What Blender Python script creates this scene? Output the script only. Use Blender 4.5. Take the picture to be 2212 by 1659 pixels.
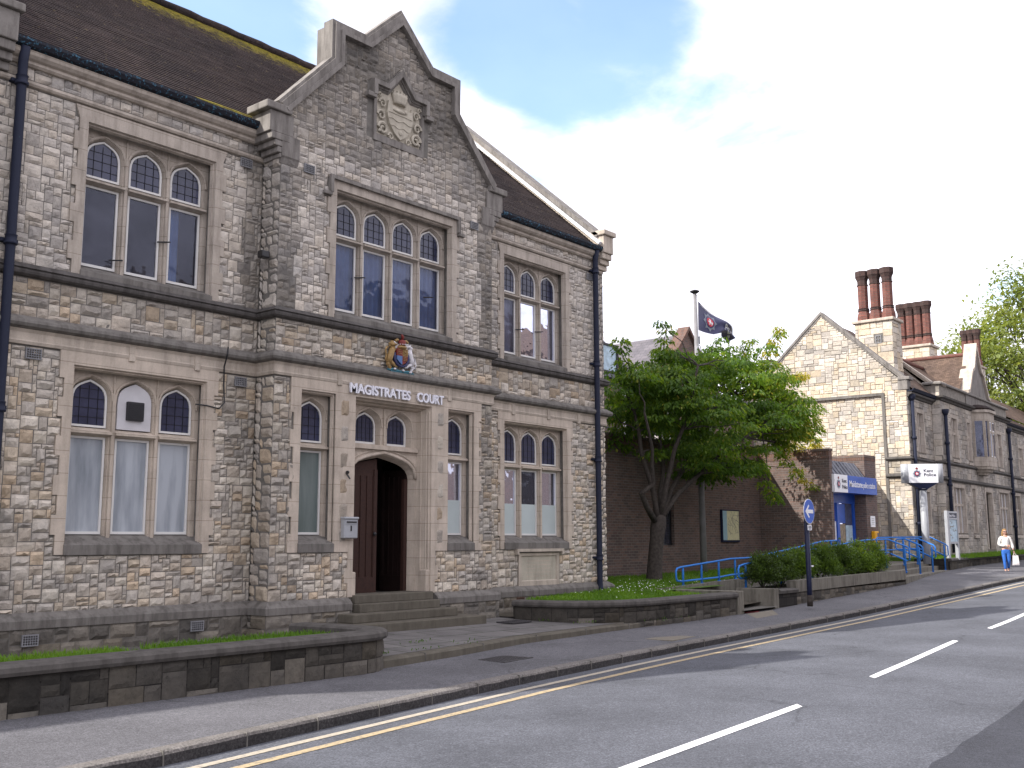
import bpy, bmesh, math, random
from mathutils import Vector, Matrix, noise
R = math.radians
random.seed(7)
S = bpy.context.scene
for o in list(bpy.data.objects): bpy.data.objects.remove(o)

# ------------------------------------------------------------------ camera
cam = bpy.data.objects.new('camera', bpy.data.cameras.new('camera'))
S.collection.objects.link(cam)
yaw, pit, rol = R(50.02), R(8.49), R(-0.15)
fw = Vector((math.sin(yaw)*math.cos(pit), math.cos(yaw)*math.cos(pit), math.sin(pit)))
r0 = Vector((math.cos(yaw), -math.sin(yaw), 0)); u0 = r0.cross(fw)
r2 = r0*math.cos(rol)+u0*math.sin(rol); u2 = -r0*math.sin(rol)+u0*math.cos(rol)
cam.matrix_world = Matrix(((r2.x, u2.x, -fw.x, 0), (r2.y, u2.y, -fw.y, 0), (r2.z, u2.z, -fw.z, 0), (0, 0, 0, 1)))
cam.data.lens = 36.82; cam.data.sensor_width = 36; cam.data.clip_end = 3000
S.camera = cam

# ------------------------------------------------------------------ world, sun, exposure
SUN_AZ, SUN_EL = R(-61.0), R(38.5)          # azimuth from +Y towards +X
sun = bpy.data.objects.new('sun', bpy.data.lights.new('sun', 'SUN'))
S.collection.objects.link(sun)
sd = Vector((math.sin(SUN_AZ)*math.cos(SUN_EL), math.cos(SUN_AZ)*math.cos(SUN_EL), math.sin(SUN_EL)))
sun.rotation_euler = sd.to_track_quat('Z', 'Y').to_euler()
sun.location = (0, 20, 60)
sun.data.energy = 3.0; sun.data.angle = R(0.6); sun.data.color = (1, .955, .89)
S.view_settings.view_transform = 'Standard'; S.view_settings.look = 'None'
S.view_settings.exposure = 1.22; S.view_settings.gamma = 1

W = bpy.data.worlds.new('World'); S.world = W; W.use_nodes = True
nt = W.node_tree; nt.nodes.clear()
def N(t, **k):
    n = nt.nodes.new(t)
    for a, b in k.items():
        if a[0] == 'i' and a[1:].isdigit():
            n.inputs[int(a[1:])].default_value = b
        else: setattr(n, a, b)
    return n
def L(a, i, b, j): nt.links.new(a.outputs[i], b.inputs[j])
sky = N('ShaderNodeTexSky'); sky.sky_type = 'NISHITA'; sky.sun_disc = False
sky.sun_elevation = SUN_EL; sky.sun_rotation = SUN_AZ; sky.air_density = 1.0; sky.dust_density = .6; sky.ozone_density = 1.6
skm = N('ShaderNodeMix', data_type='RGBA', blend_type='MULTIPLY'); skm.inputs[0].default_value = 1
skm.inputs[7].default_value = (.92, 1.0, 1.0, 1)
L(sky, 0, skm, 6)
tc = N('ShaderNodeTexCoord')
sep = N('ShaderNodeSeparateXYZ'); L(tc, 0, sep, 0)
zz = N('ShaderNodeMath', operation='MAXIMUM', i1=0.0); L(sep, 2, zz, 0)
za = N('ShaderNodeMath', operation='ADD', i1=0.22); L(zz, 0, za, 0)
dx = N('ShaderNodeMath', operation='DIVIDE'); L(sep, 0, dx, 0); L(za, 0, dx, 1)
dy = N('ShaderNodeMath', operation='DIVIDE'); L(sep, 1, dy, 0); L(za, 0, dy, 1)
cmb = N('ShaderNodeCombineXYZ'); L(dx, 0, cmb, 0); L(dy, 0, cmb, 1)
nz = N('ShaderNodeTexNoise'); nz.inputs['Scale'].default_value = 3.1; nz.inputs['Detail'].default_value = 10; nz.inputs['Roughness'].default_value = .58; nz.inputs['Distortion'].default_value = .35
L(cmb, 0, nz, 'Vector')
acc = nz
def hole(px, py, rad, w):
    """open blue gap in the cloud deck round a fixed direction of the sky"""
    global acc
    sx, sy = (px-1106)/2262.3, (829.5-py)/2262.3
    d = (fw + r2*sx + u2*sy).normalized()
    dt = N('ShaderNodeVectorMath', operation='DOT_PRODUCT'); L(tc, 0, dt, 0); dt.inputs[1].default_value = d
    mr = N('ShaderNodeMapRange', interpolation_type='SMOOTHSTEP'); L(dt, 'Value', mr, 0)
    mr.inputs[1].default_value = math.cos(R(rad)); mr.inputs[2].default_value = math.cos(R(rad*.25)); mr.inputs[3].default_value = 0; mr.inputs[4].default_value = w
    ad = N('ShaderNodeMath', operation='SUBTRACT'); L(acc, 0, ad, 0); L(mr, 0, ad, 1); acc = ad
hole(1230, 20, 7, .40); hole(1040, 40, 5, .32); hole(1420, 5, 4, .25)
hole(1110, 300, 4.0, .14); hole(500, 20, 6, .34)
hole(1700, 120, 7.5, .10); hole(1590, 230, 6, .09); hole(1330, 170, 6, .08); hole(1200, 290, 5, .08); hole(2080, 560, 7, .10); hole(1850, 480, 5, .06)
ramp = N('ShaderNodeMapRange', interpolation_type='SMOOTHSTEP'); L(acc, 0, ramp, 0)
ramp.inputs[1].default_value = .08; ramp.inputs[2].default_value = .46; ramp.inputs[3].default_value = .12
# the deck itself varies a little in brightness
n3 = N('ShaderNodeTexNoise'); n3.inputs['Scale'].default_value = 2.6; n3.inputs['Detail'].default_value = 8; L(cmb, 0, n3, 'Vector')
cr = N('ShaderNodeMapRange'); L(n3, 0, cr, 0); cr.inputs[1].default_value = .25; cr.inputs[2].default_value = .7; cr.inputs[3].default_value = .40; cr.inputs[4].default_value = .95
cc = N('ShaderNodeCombineColor'); L(cr, 0, cc, 0)
c2 = N('ShaderNodeMath', operation='MULTIPLY', i1=.985); L(cr, 0, c2, 0); L(c2, 0, cc, 1)
c3 = N('ShaderNodeMath', operation='MULTIPLY', i1=1.09); L(cr, 0, c3, 0); L(c3, 0, cc, 2)
bg1 = N('ShaderNodeBackground', i1=.15); L(skm, 2, bg1, 0)
bg2 = N('ShaderNodeBackground', i1=1.0); L(cc, 0, bg2, 0)
mx = N('ShaderNodeMixShader'); L(ramp, 0, mx, 0); L(bg1, 0, mx, 1); L(bg2, 0, mx, 2)
out = N('ShaderNodeOutputWorld'); L(mx, 0, out, 0)

# ------------------------------------------------------------------ materials
MAT = {}
def mat(name, rough=.8, spec=.3):
    m = bpy.data.materials.new(name); m.use_nodes = True
    t = m.node_tree; b = t.nodes['Principled BSDF']
    b.inputs['Roughness'].default_value = rough; b.inputs['Specular IOR Level'].default_value = spec
    MAT[name] = m
    return m, t, b
def nd(t, ty, **k):
    n = t.nodes.new(ty)
    for a, v in k.items(): setattr(n, a, v)
    return n
def noise_n(t, scale, detail=5, rough=.55, vec=None, dist=0):
    n = nd(t, 'ShaderNodeTexNoise'); n.inputs['Scale'].default_value = scale; n.inputs['Detail'].default_value = detail
    n.inputs['Roughness'].default_value = rough; n.inputs['Distortion'].default_value = dist
    if vec is None:
        c = nd(t, 'ShaderNodeNewGeometry'); vec = c.outputs['Position']
    t.links.new(vec, n.inputs['Vector']); return n.outputs[0]
def rampn(t, src, stops, interp='LINEAR'):
    r = nd(t, 'ShaderNodeValToRGB'); r.color_ramp.interpolation = interp
    e = r.color_ramp.elements
    while len(e) < len(stops): e.new(.5)
    for q, (p, c) in zip(e, stops):
        q.position = p; q.color = (*c, 1) if len(c) == 3 else c
    t.links.new(src, r.inputs[0]); return r.outputs[0]
def mixc(t, fac, a, b, mode='MIX'):
    m = nd(t, 'ShaderNodeMix', data_type='RGBA', blend_type=mode)
    for s, i in ((fac, 0), (a, 6), (b, 7)):
        if isinstance(s, (int, float)): m.inputs[i].default_value = s
        elif isinstance(s, tuple): m.inputs[i].default_value = (*s, 1)
        else: t.links.new(s, m.inputs[i])
    return m.outputs[2]
def bump(t, b, h, strength=.4, dist=.02):
    n = nd(t, 'ShaderNodeBump'); n.inputs['Strength'].default_value = strength; n.inputs['Distance'].default_value = dist
    t.links.new(h, n.inputs['Height']); t.links.new(n.outputs[0], b.inputs['Normal'])
def uvn(t): return nd(t, 'ShaderNodeTexCoord').outputs['UV']

def simple(name, col, rough=.7, var=.15, scale=6, spec=.3, bmp=0, metal=0):
    m, t, b = mat(name, rough, spec)
    n = noise_n(t, scale, 6)
    lo = tuple(c*(1-var) for c in col); hi = tuple(min(1, c*(1+var)) for c in col)
    c = rampn(t, n, [(.3, lo), (.7, hi)])
    t.links.new(c, b.inputs['Base Color']); b.inputs['Metallic'].default_value = metal
    if bmp: bump(t, b, noise_n(t, scale*6, 4), bmp, .01)
    return m
def m_stone():
    m, t, b = mat('ragstone', .92, .15)
    a = nd(t, 'ShaderNodeAttribute', attribute_name='tone')
    n1 = noise_n(t, 9, 7, .65, dist=.6); c1 = rampn(t, n1, [(.28, (.74, .74, .75)), (.5, (1.06, 1.05, 1.04)), (.75, (1.24, 1.23, 1.2))])
    c = mixc(t, 1, a.outputs['Color'], c1, 'MULTIPLY')
    n2 = noise_n(t, 26, 6, .7, dist=1.2); d = rampn(t, n2, [(.30, (.36, .35, .34)), (.40, (1, 1, 1))])
    c = mixc(t, .8, c, d, 'MULTIPLY')
    n6 = noise_n(t, 15, 4, .6, dist=2.2); c = mixc(t, rampn(t, n6, [(.66, (0, 0, 0)), (.74, (.75, .75, .75))]), c, (.075, .068, .06))
    n3 = noise_n(t, 1.1, 5, .6); e = rampn(t, n3, [(.30, (.76, .75, .74)), (.52, (1.06, 1.015, .955))])
    c = mixc(t, 1, c, e, 'MULTIPLY')
    t.links.new(c, b.inputs['Base Color'])
    bump(t, b, noise_n(t, 34, 8, .7), .55, .03)
def m_ashlar(name, col, stain=.5, joints=True):
    m, t, b = mat(name, .88, .2)
    n1 = noise_n(t, 3.2, 6, .6); c = rampn(t, n1, [(.3, tuple(x*.84 for x in col)), (.7, tuple(x*1.1 for x in col))])
    g = nd(t, 'ShaderNodeNewGeometry'); mp = nd(t, 'ShaderNodeMapping'); mp.inputs['Scale'].default_value = (5, 5, .7)
    t.links.new(g.outputs['Position'], mp.inputs[0])
    n2 = noise_n(t, 1.6, 6, .65, mp.outputs[0]); s = rampn(t, n2, [(.36, (.46, .45, .44)), (.56, (1, 1, 1))])
    c = mixc(t, stain, c, s, 'MULTIPLY')
    n4 = noise_n(t, 40, 4, .6); c = mixc(t, .6, c, rampn(t, n4, [(.3, (.86, .86, .86)), (.7, (1.06, 1.06, 1.06))]), 'MULTIPLY')
    if joints:
        br = nd(t, 'ShaderNodeTexBrick'); t.links.new(uvn(t), br.inputs[0])
        br.inputs['Scale'].default_value = 1; br.inputs['Brick Width'].default_value = 20; br.inputs['Row Height'].default_value = .31
        br.inputs['Mortar Size'].default_value = .004; br.inputs['Color1'].default_value = (1, 1, 1, 1); br.inputs['Color2'].default_value = (.95, .95, .94, 1); br.inputs['Mortar'].default_value = (.55, .53, .5, 1)
        c = mixc(t, 1, c, br.outputs[0], 'MULTIPLY')
    t.links.new(c, b.inputs['Base Color']); bump(t, b, noise_n(t, 60, 5), .25, .006)
def m_brick(name, w, h, c1, c2, mort, ms=.010, var=.5):
    m, t, b = mat(name, .9, .15)
    br = nd(t, 'ShaderNodeTexBrick'); t.links.new(uvn(t), br.inputs[0])
    br.inputs['Scale'].default_value = 1; br.inputs['Brick Width'].default_value = w; br.inputs['Row Height'].default_value = h
    br.inputs['Mortar Size'].default_value = ms; br.inputs['Mortar Smooth'].default_value = .3
    br.inputs['Color1'].default_value = (*c1, 1); br.inputs['Color2'].default_value = (*c2, 1); br.inputs['Mortar'].default_value = (*mort, 1)
    n = noise_n(t, 2.3, 6, .65); c = mixc(t, var, br.outputs[0], rampn(t, n, [(.28, (.55, .53, .52)), (.7, (1.25, 1.2, 1.18))]), 'MULTIPLY')
    n = noise_n(t, 22, 5, .6); c = mixc(t, .6, c, rampn(t, n, [(.3, (.7, .7, .72)), (.7, (1.2, 1.18, 1.15))]), 'MULTIPLY')
    t.links.new(c, b.inputs['Base Color']); bump(t, b, br.outputs[1], -.35, .01)
def m_tiles(name, base, moss=0, ridge_v=6):
    m, t, b = mat(name, .9, .15)
    uv = uvn(t)
    br = nd(t, 'ShaderNodeTexBrick'); t.links.new(uv, br.inputs[0])
    br.inputs['Scale'].default_value = 1; br.inputs['Brick Width'].default_value = .17; br.inputs['Row Height'].default_value = .1
    br.inputs['Mortar Size'].default_value = .004; br.inputs['Bias'].default_value = 0
    br.inputs['Color1'].default_value = (*[x*1.25 for x in base], 1); br.inputs['Color2'].default_value = (*[x*.75 for x in base], 1); br.inputs['Mortar'].default_value = (*[x*.3 for x in base], 1)
    n = noise_n(t, .8, 7, .65); c = mixc(t, .8, br.outputs[0], rampn(t, n, [(.3, (.6, .6, .64)), (.65, (1.3, 1.22, 1.12))]), 'MULTIPLY')
    n2 = noise_n(t, 11, 5, .7); c = mixc(t, rampn(t, n2, [(.60, (0, 0, 0)), (.72, (.8, .8, .8))]), c, (.16, .125, .07))
    if moss:
        a = nd(t, 'ShaderNodeAttribute', attribute_name='moss')
        n3 = noise_n(t, 5, 8, .75, dist=1)
        mm = nd(t, 'ShaderNodeMath', operation='MULTIPLY_ADD'); t.links.new(n3, mm.inputs[0]); mm.inputs[1].default_value = 1.6; t.links.new(a.outputs['Fac'], mm.inputs[2])
        f = rampn(t, mm.outputs[0], [(1.0, (0, 0, 0)), (1.0, (0, 0, 0))]) if False else None
        mr = nd(t, 'ShaderNodeMapRange'); t.links.new(mm.outputs[0], mr.inputs[0]); mr.inputs[1].default_value = 1.12; mr.inputs[2].default_value = 1.5
        n5 = noise_n(t, 16, 5, .7); mc = rampn(t, n5, [(.3, (.10, .095, .015)), (.55, (.24, .20, .035)), (.75, (.30, .17, .05))])
        c = mixc(t, mr.outputs[0], c, mc)
    t.links.new(c, b.inputs['Base Color']); bump(t, b, noise_n(t, 30, 5), .5, .01)
def m_asphalt(name, base, spk, scale=75, blot=.25):
    m, t, b = mat(name, .9, .25)
    n = noise_n(t, scale, 3, .7); c = rampn(t, n, [(.30, tuple(x*.55 for x in base)), (.5, base), (.68, tuple(x*1.6 for x in base)), (.80, spk)])
    n2 = noise_n(t, .55, 6, .6); c = mixc(t, 1, c, rampn(t, n2, [(.3, (1-blot,)*3), (.7, (1+blot,)*3)]), 'MULTIPLY')
    n4 = noise_n(t, 7, 5, .7); c = mixc(t, 1, c, rampn(t, n4, [(.3, (.88,)*3), (.7, (1.1,)*3)]), 'MULTIPLY')
    v = nd(t, 'ShaderNodeTexVoronoi', feature='F1'); v.inputs['Scale'].default_value = 9
    g = nd(t, 'ShaderNodeNewGeometry'); t.links.new(g.outputs['Position'], v.inputs['Vector'])
    c = mixc(t, rampn(t, v.outputs[0], [(.035, (.7,)*3), (.07, (0, 0, 0))]), c, spk)
    n7 = noise_n(t, 24, 4, .85); c = mixc(t, 1, c, rampn(t, n7, [(.32, (.74,)*3), (.5, (1,)*3), (.68, (1.3,)*3)]), 'MULTIPLY')
    vc = nd(t, 'ShaderNodeTexVoronoi', feature='DISTANCE_TO_EDGE'); vc.inputs['Scale'].default_value = .33
    nw = nd(t, 'ShaderNodeTexNoise'); nw.inputs['Scale'].default_value = 1.1; nw.inputs['Detail'].default_value = 6; t.links.new(g.outputs['Position'], nw.inputs['Vector'])
    wv = nd(t, 'ShaderNodeVectorMath', operation='MULTIPLY_ADD'); t.links.new(nw.outputs['Color'], wv.inputs[0]); wv.inputs[1].default_value = (1.6, 1.6, 0); t.links.new(g.outputs['Position'], wv.inputs[2]); t.links.new(wv.outputs[0], vc.inputs['Vector'])
    nm = noise_n(t, .5, 3); mk = nd(t, 'ShaderNodeMath', operation='MULTIPLY'); t.links.new(rampn(t, vc.outputs[0], [(.0, (1, 1, 1)), (.012, (0, 0, 0))]), mk.inputs[0]); t.links.new(rampn(t, nm, [(.5, (0, 0, 0)), (.62, (.55, .55, .55))]), mk.inputs[1])
    c = mixc(t, mk.outputs[0], c, tuple(x*.3 for x in base))
    t.links.new(c, b.inputs['Base Color']); bump(t, b, noise_n(t, scale*1.2, 4, .7), .6, .012)
def m_paint(name, col, wear, under, lo=.38, hi=.52):
    m, t, b = mat(name, .7, .3)
    n = noise_n(t, 22, 6, .7, dist=.5); c = mixc(t, rampn(t, n, [(lo, (wear,)*3), (hi, (0, 0, 0))]), col, under)
    t.links.new(c, b.inputs['Base Color'])
def m_leaf(name, stops, trans=.35):
    m, t, b = mat(name, .55, .35)
    oi = nd(t, 'ShaderNodeAttribute', attribute_name='tone')
    c = rampn(t, oi.outputs['Fac'], stops)
    t.links.new(c, b.inputs['Base Color'])
    tr = nd(t, 'ShaderNodeBsdfTranslucent'); c2 = mixc(t, 1, c, (1.7, 1.6, .7), 'MULTIPLY'); t.links.new(c2, tr.inputs[0])
    mx = nd(t, 'ShaderNodeMixShader'); mx.inputs[0].default_value = trans
    t.links.new(b.outputs[0], mx.inputs[1]); t.links.new(tr.outputs[0], mx.inputs[2])
    t.links.new(mx.outputs[0], t.nodes['Material Output'].inputs[0])
def m_glass(name, tint, rough=.03, wav=.02, ior=1.53):
    m, t, b = mat(name); t.nodes.remove(b)
    fr = nd(t, 'ShaderNodeFresnel'); fr.inputs[0].default_value = ior
    tr = nd(t, 'ShaderNodeBsdfTransparent'); tr.inputs[0].default_value = (*tint, 1)
    gl = nd(t, 'ShaderNodeBsdfGlossy'); gl.inputs['Roughness'].default_value = rough; gl.inputs[0].default_value = (.78, .82, 1, 1)
    bp = nd(t, 'ShaderNodeBump'); bp.inputs['Strength'].default_value = .35; bp.inputs['Distance'].default_value = wav; t.links.new(noise_n(t, 2.2, 2), bp.inputs['Height'])
    t.links.new(bp.outputs[0], gl.inputs['Normal'])
    mx = nd(t, 'ShaderNodeMixShader'); t.links.new(fr.outputs[0], mx.inputs[0]); t.links.new(tr.outputs[0], mx.inputs[1]); t.links.new(gl.outputs[0], mx.inputs[2])
    du = nd(t, 'ShaderNodeBsdfDiffuse'); du.inputs[0].default_value = (.30, .31, .40, 1); m2 = nd(t, 'ShaderNodeMixShader')
    t.links.new(rampn(t, noise_n(t, 1.3, 5), [(.3, (.05,)*3), (.7, (.18,)*3)]), m2.inputs[0]); t.links.new(mx.outputs[0], m2.inputs[1]); t.links.new(du.outputs[0], m2.inputs[2])
    t.links.new(m2.outputs[0], t.nodes['Material Output'].inputs[0])
def m_frost(name, lo, hi):
    m, t, b = mat(name, .22, .45)
    g = nd(t, 'ShaderNodeNewGeometry'); mp = nd(t, 'ShaderNodeMapping'); mp.inputs['Scale'].default_value = (3.2, 1, .55); t.links.new(g.outputs['Position'], mp.inputs[0])
    n = noise_n(t, 1.5, 4, .5, mp.outputs[0]); t.links.new(rampn(t, n, [(.34, lo), (.62, hi)]), b.inputs['Base Color'])
    bump(t, b, noise_n(t, 9, 3), .08, .01)
def m_slabs():
    m, t, b = mat('paving_slabs', .9, .2)
    br = nd(t, 'ShaderNodeTexBrick'); t.links.new(uvn(t), br.inputs[0]); br.inputs['Scale'].default_value = 1
    br.inputs['Brick Width'].default_value = .95; br.inputs['Row Height'].default_value = .62; br.inputs['Mortar Size'].default_value = .014
    br.inputs['Color1'].default_value = (.165, .155, .15, 1); br.inputs['Color2'].default_value = (.135, .128, .126, 1); br.inputs['Mortar'].default_value = (.045, .05, .035, 1)
    n = noise_n(t, 1.8, 7, .65); c = mixc(t, 1, br.outputs[0], rampn(t, n, [(.3, (.75,)*3), (.7, (1.2,)*3)]), 'MULTIPLY')
    n = noise_n(t, 60, 4, .7); c = mixc(t, 1, c, rampn(t, n, [(.3, (.8,)*3), (.7, (1.15,)*3)]), 'MULTIPLY')
    t.links.new(c, b.inputs['Base Color']); bump(t, b, br.outputs[1], -.4, .01)

m_stone()
m_ashlar('dressed_stone', (.53, .455, .38), .32)
m_ashlar('dressed_plain', (.50, .435, .365), .45, False)
m_ashlar('upper_dressed', (.455, .40, .345), .5)
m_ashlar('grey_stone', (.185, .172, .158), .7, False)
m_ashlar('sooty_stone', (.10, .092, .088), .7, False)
m_ashlar('gable_stone', (.235, .217, .20), .75, False)
m_ashlar('carved_stone', (.47, .43, .355), .35, False)
m_ashlar('concrete', (.20, .185, .155), .75, False)
m_ashlar('step_stone', (.125, .112, .09), .4, False)
m_ashlar('coping_wall', (.10, .092, .085), .6, False)
m_brick('mortar_rubble', .27, .17, (.2, .19, .175), (.26, .25, .23), (.12, .115, .105), .015)
simple('mortar', (.15, .14, .127), .95, .25, 8)
simple('pale_mortar', (.22, .20, .175), .95, .25, 8)
m_brick('brown_brick', .225, .075, (.185, .124, .105), (.115, .092, .086), (.185, .165, .152), .010)
m_brick('soldier_brick', .075, .225, (.18, .098, .072), (.11, .07, .06), (.15, .13, .115), .010)
m_brick('red_brick', .225, .075, (.22, .088, .070), (.14, .06, .052), (.13, .10, .085), .011)
m_brick('sooty_brick', .225, .075, (.085, .05, .045), (.055, .04, .038), (.06, .05, .045), .01)
m_brick('dark_wall_block', .42, .19, (.048, .044, .040), (.030, .028, .027), (.018, .017, .016), .012)
m_tiles('clay_tiles', (.040, .031, .031), 1)
m_tiles('plain_tiles', (.105, .075, .06))
m_brick('slate', .3, .2, (.17, .16, .175), (.13, .125, .14), (.08, .08, .085), .008)
m_asphalt('road_asphalt', (.088, .092, .106), (.27, .265, .26), 60)
m_asphalt('pavement_asphalt', (.112, .110, .118), (.26, .25, .245), 70, .24)
m_asphalt('patch_asphalt', (.046, .048, .058), (.11, .11, .11), 90, .15)
m_asphalt('kerb_concrete', (.15, .138, .128), (.24, .22, .21), 50, .3)
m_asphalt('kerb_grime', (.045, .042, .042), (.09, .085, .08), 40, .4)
simple('ground_soil', (.07, .06, .045), .95, .3, 3, bmp=.5)
simple('path_concrete', (.12, .112, .10), .9, .25, 4, bmp=.3)
m_slabs()
m_paint('white_marking', (.80, .80, .80), .8, (.13, .13, .13), .34, .45)
m_paint('yellow_marking', (.43, .335, .20), .8, (.16, .15, .13), .38, .52)
m_paint('faded_marking', (.42, .37, .29), .75, (.20, .19, .17), .36, .52)
m_paint('white_paint', (.66, .65, .63), .8, (.30, .25, .2), .30, .38)
m_paint('pipe_paint', (.014, .018, .038), .9, (.03, .07, .09), .30, .36)
m_paint('gutter_paint', (.012, .014, .022), 1, (.045, .13, .20), .40, .44)
m_paint('blue_paint', (.035, .19, .58), .8, (.015, .07, .24), .27, .33)
m_paint('door_wood', (.044, .020, .015), .7, (.024, .012, .010), .36, .55)
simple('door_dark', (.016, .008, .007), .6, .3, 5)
simple('dark_metal', (.03, .03, .034), .5, .2, 8)
simple('grey_metal', (.33, .34, .36), .45, .1, 5, .5)
simple('pole_paint', (.21, .205, .21), .55, .15, 5)
simple('sign_white', (.80, .80, .82), .45, .04, 3)
simple('letter_white', (.74, .74, .80), .5, .06, 5)
simple('sign_blue', (.018, .085, .42), .4, .12, 4)
simple('road_sign_blue', (.010, .085, .47), .4, .08, 4)
simple('navy', (.012, .016, .045), .45, .15, 4)
simple('lead_sheet', (.13, .135, .16), .6, .2, 3)
simple('yellow_plastic', (.72, .36, .01), .5, .08, 5)
simple('map_cream', (.60, .57, .36), .5, .1, 12)
simple('map_blue', (.30, .45, .52), .5, .08, 9)
simple('map_ink', (.26, .25, .22), .6, .2, 9)
simple('poster_pale', (.40, .52, .60), .5, .25, 7)
simple('poster_dark', (.05, .06, .12), .5, .5, 6)
simple('poster_tan', (.28, .22, .15), .5, .5, 9)
simple('star_grey', (.20, .22, .27), .5, .15, 12)
simple('emblem_red', (.50, .03, .05), .5, .1, 8)
simple('gold_paint', (.30, .19, .075), .5, .3, 30)
simple('crest_red', (.20, .035, .03), .5, .25, 30)
simple('crest_blue', (.09, .16, .33), .5, .2, 30)
simple('crest_navy', (.04, .042, .11), .5, .25, 30)
simple('crest_white', (.62, .60, .62), .5, .15, 30)
simple('crest_teal', (.045, .16, .21), .5, .3, 30)
simple('frost_film', (.46, .52, .52), .35, .05, 2)
m_frost('frosted_pane', (.20, .225, .255), (.40, .43, .47))
m_frost('frosted_green', (.11, .14, .135), (.17, .205, .20))
simple('leading', (.008, .008, .011), .6, .1, 9)
simple('curtain_blue', (.13, .22, .42), .9, .2, 3)
simple('curtain_grey', (.30, .29, .36), .9, .15, 3)
simple('room_dark', (.06, .055, .05), .95, .2, 2)
simple('panel_white', (.55, .54, .56), .6, .12, 3)
simple('vent_metal', (.20, .20, .21), .6, .15, 9)
simple('vent_clay', (.10, .06, .045), .8, .2, 9)
simple('iron_cover', (.055, .052, .055), .55, .25, 40, bmp=.6)
simple('cover_stone', (.17, .15, .12), .8, .2, 20)
simple('red_paint_mark', (.30, .06, .07), .9, .3, 9)
simple('bark', (.055, .046, .040), .95, .4, 14, bmp=1)
m_leaf('cherry_leaf', [(0, (.048, .10, .014)), (.35, (.085, .165, .018)), (.7, (.19, .26, .028)), (1, (.38, .32, .06))], .5)
m_leaf('shrub_leaf', [(0, (.045, .07, .024)), (.5, (.085, .15, .028)), (.85, (.16, .25, .03)), (1, (.30, .36, .05))], .35)
m_leaf('far_leaf', [(0, (.11, .15, .05)), (.5, (.19, .24, .075)), (1, (.33, .36, .14))], .45)
m_leaf('grass_blade', [(0, (.06, .13, .010)), (.5, (.10, .21, .014)), (1, (.16, .28, .025))], .35)
simple('lawn_base', (.075, .14, .018), .95, .35, 5, bmp=.6)
simple('daisy', (.75, .75, .72), .7, .05, 5)
simple('skin', (.52, .30, .22), .55, .06, 9, .4)
simple('hair', (.30, .18, .07), .6, .3, 30)
simple('jacket', (.78, .76, .72), .85, .05, 9)
simple('denim', (.03, .12, .42), .85, .18, 14)
simple('shoe', (.20, .11, .11), .6, .15, 9)
simple('black_plastic', (.012, .012, .014), .3, .1, 9, .5)
simple('bag_paper', (.66, .62, .60), .7, .05, 6)
m_glass('window_glass', (.80, .83, .90))
simple('lead_glass', (.040, .044, .082), .18, .3, 2.5, .45, bmp=.15)
m_glass('door_glass', (.75, .82, .85))

# ------------------------------------------------------------------ mesh helpers
def bm_new(): return bmesh.new()
def auto_uv(me):
    uv = me.uv_layers.new(name='UVMap') if not me.uv_layers else me.uv_layers[0]
    Zv = Vector((0, 0, 1)); vs = me.vertices; lp = me.loops
    for p in me.polygons:
        n = p.normal
        if abs(n.z) > .97: t = Vector((1, 0, 0)); b = Vector((0, 1, 0))
        else: t = Zv.cross(n).normalized(); b = n.cross(t)
        for li in p.loop_indices:
            q = vs[lp[li].vertex_index].co
            uv.data[li].uv = (q.dot(t), q.dot(b))
PARENTS = {}
def obj(name, bm, material, parent=None, kind=None, M=None, fixn=True, uv=True):
    if M is not None: bmesh.ops.transform(bm, matrix=M, verts=bm.verts)
    if fixn: bmesh.ops.recalc_face_normals(bm, faces=bm.faces)
    me = bpy.data.meshes.new(name); bm.to_mesh(me); bm.free()
    if uv: auto_uv(me)
    me.materials.append(MAT[material])
    o = bpy.data.objects.new(name, me); S.collection.objects.link(o)
    if parent is not None:
        o.parent = parent
        o.matrix_parent_inverse = PARENTS.get(parent.name, Matrix()).inverted()
    PARENTS[o.name] = Matrix()
    if kind: o['kind'] = kind
    return o
def tag(o, label, cat, group=None):
    o['label'] = label; o['category'] = cat
    if group: o['group'] = group
    return o
def thing(name, loc, label, cat, group=None):
    o = bpy.data.objects.new(name, None); S.collection.objects.link(o); o.location = loc; o.empty_display_size = .2
    PARENTS[o.name] = Matrix.Translation(loc)
    return tag(o, label, cat, group)
def copy_thing(r, delta, label=None):
    def cp(o, par):
        c = o.copy(); S.collection.objects.link(c)
        if par is not None: c.parent = par
        for ch in [q for q in S.collection.objects if q.parent == o]: cp(ch, c)
        return c
    c = cp(r, None); c.location = Vector(r.location)+Vector(delta)
    if label: c['label'] = label
    return c
def box(bm, x0, x1, y0, y1, z0, z1):
    v = [bm.verts.new((x, y, z)) for z in (z0, z1) for y in (y0, y1) for x in (x0, x1)]
    for f in ((0, 2, 3, 1), (4, 5, 7, 6), (0, 1, 5, 4), (2, 6, 7, 3), (0, 4, 6, 2), (1, 3, 7, 5)): bm.faces.new([v[i] for i in f])
def bbox(bm, x0, x1, y0, y1, z0, z1, b=.01):
    t = bmesh.new(); box(t, x0, x1, y0, y1, z0, z1)
    bmesh.ops.bevel(t, geom=t.edges[:], offset=b, segments=2, affect='EDGES', profile=.5)
    me = bpy.data.meshes.new('t'); t.to_mesh(me); t.free(); bm.from_mesh(me); bpy.data.meshes.remove(me)
def quad(bm, *p): return bm.faces.new([bm.verts.new(q) for q in p])
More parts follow.
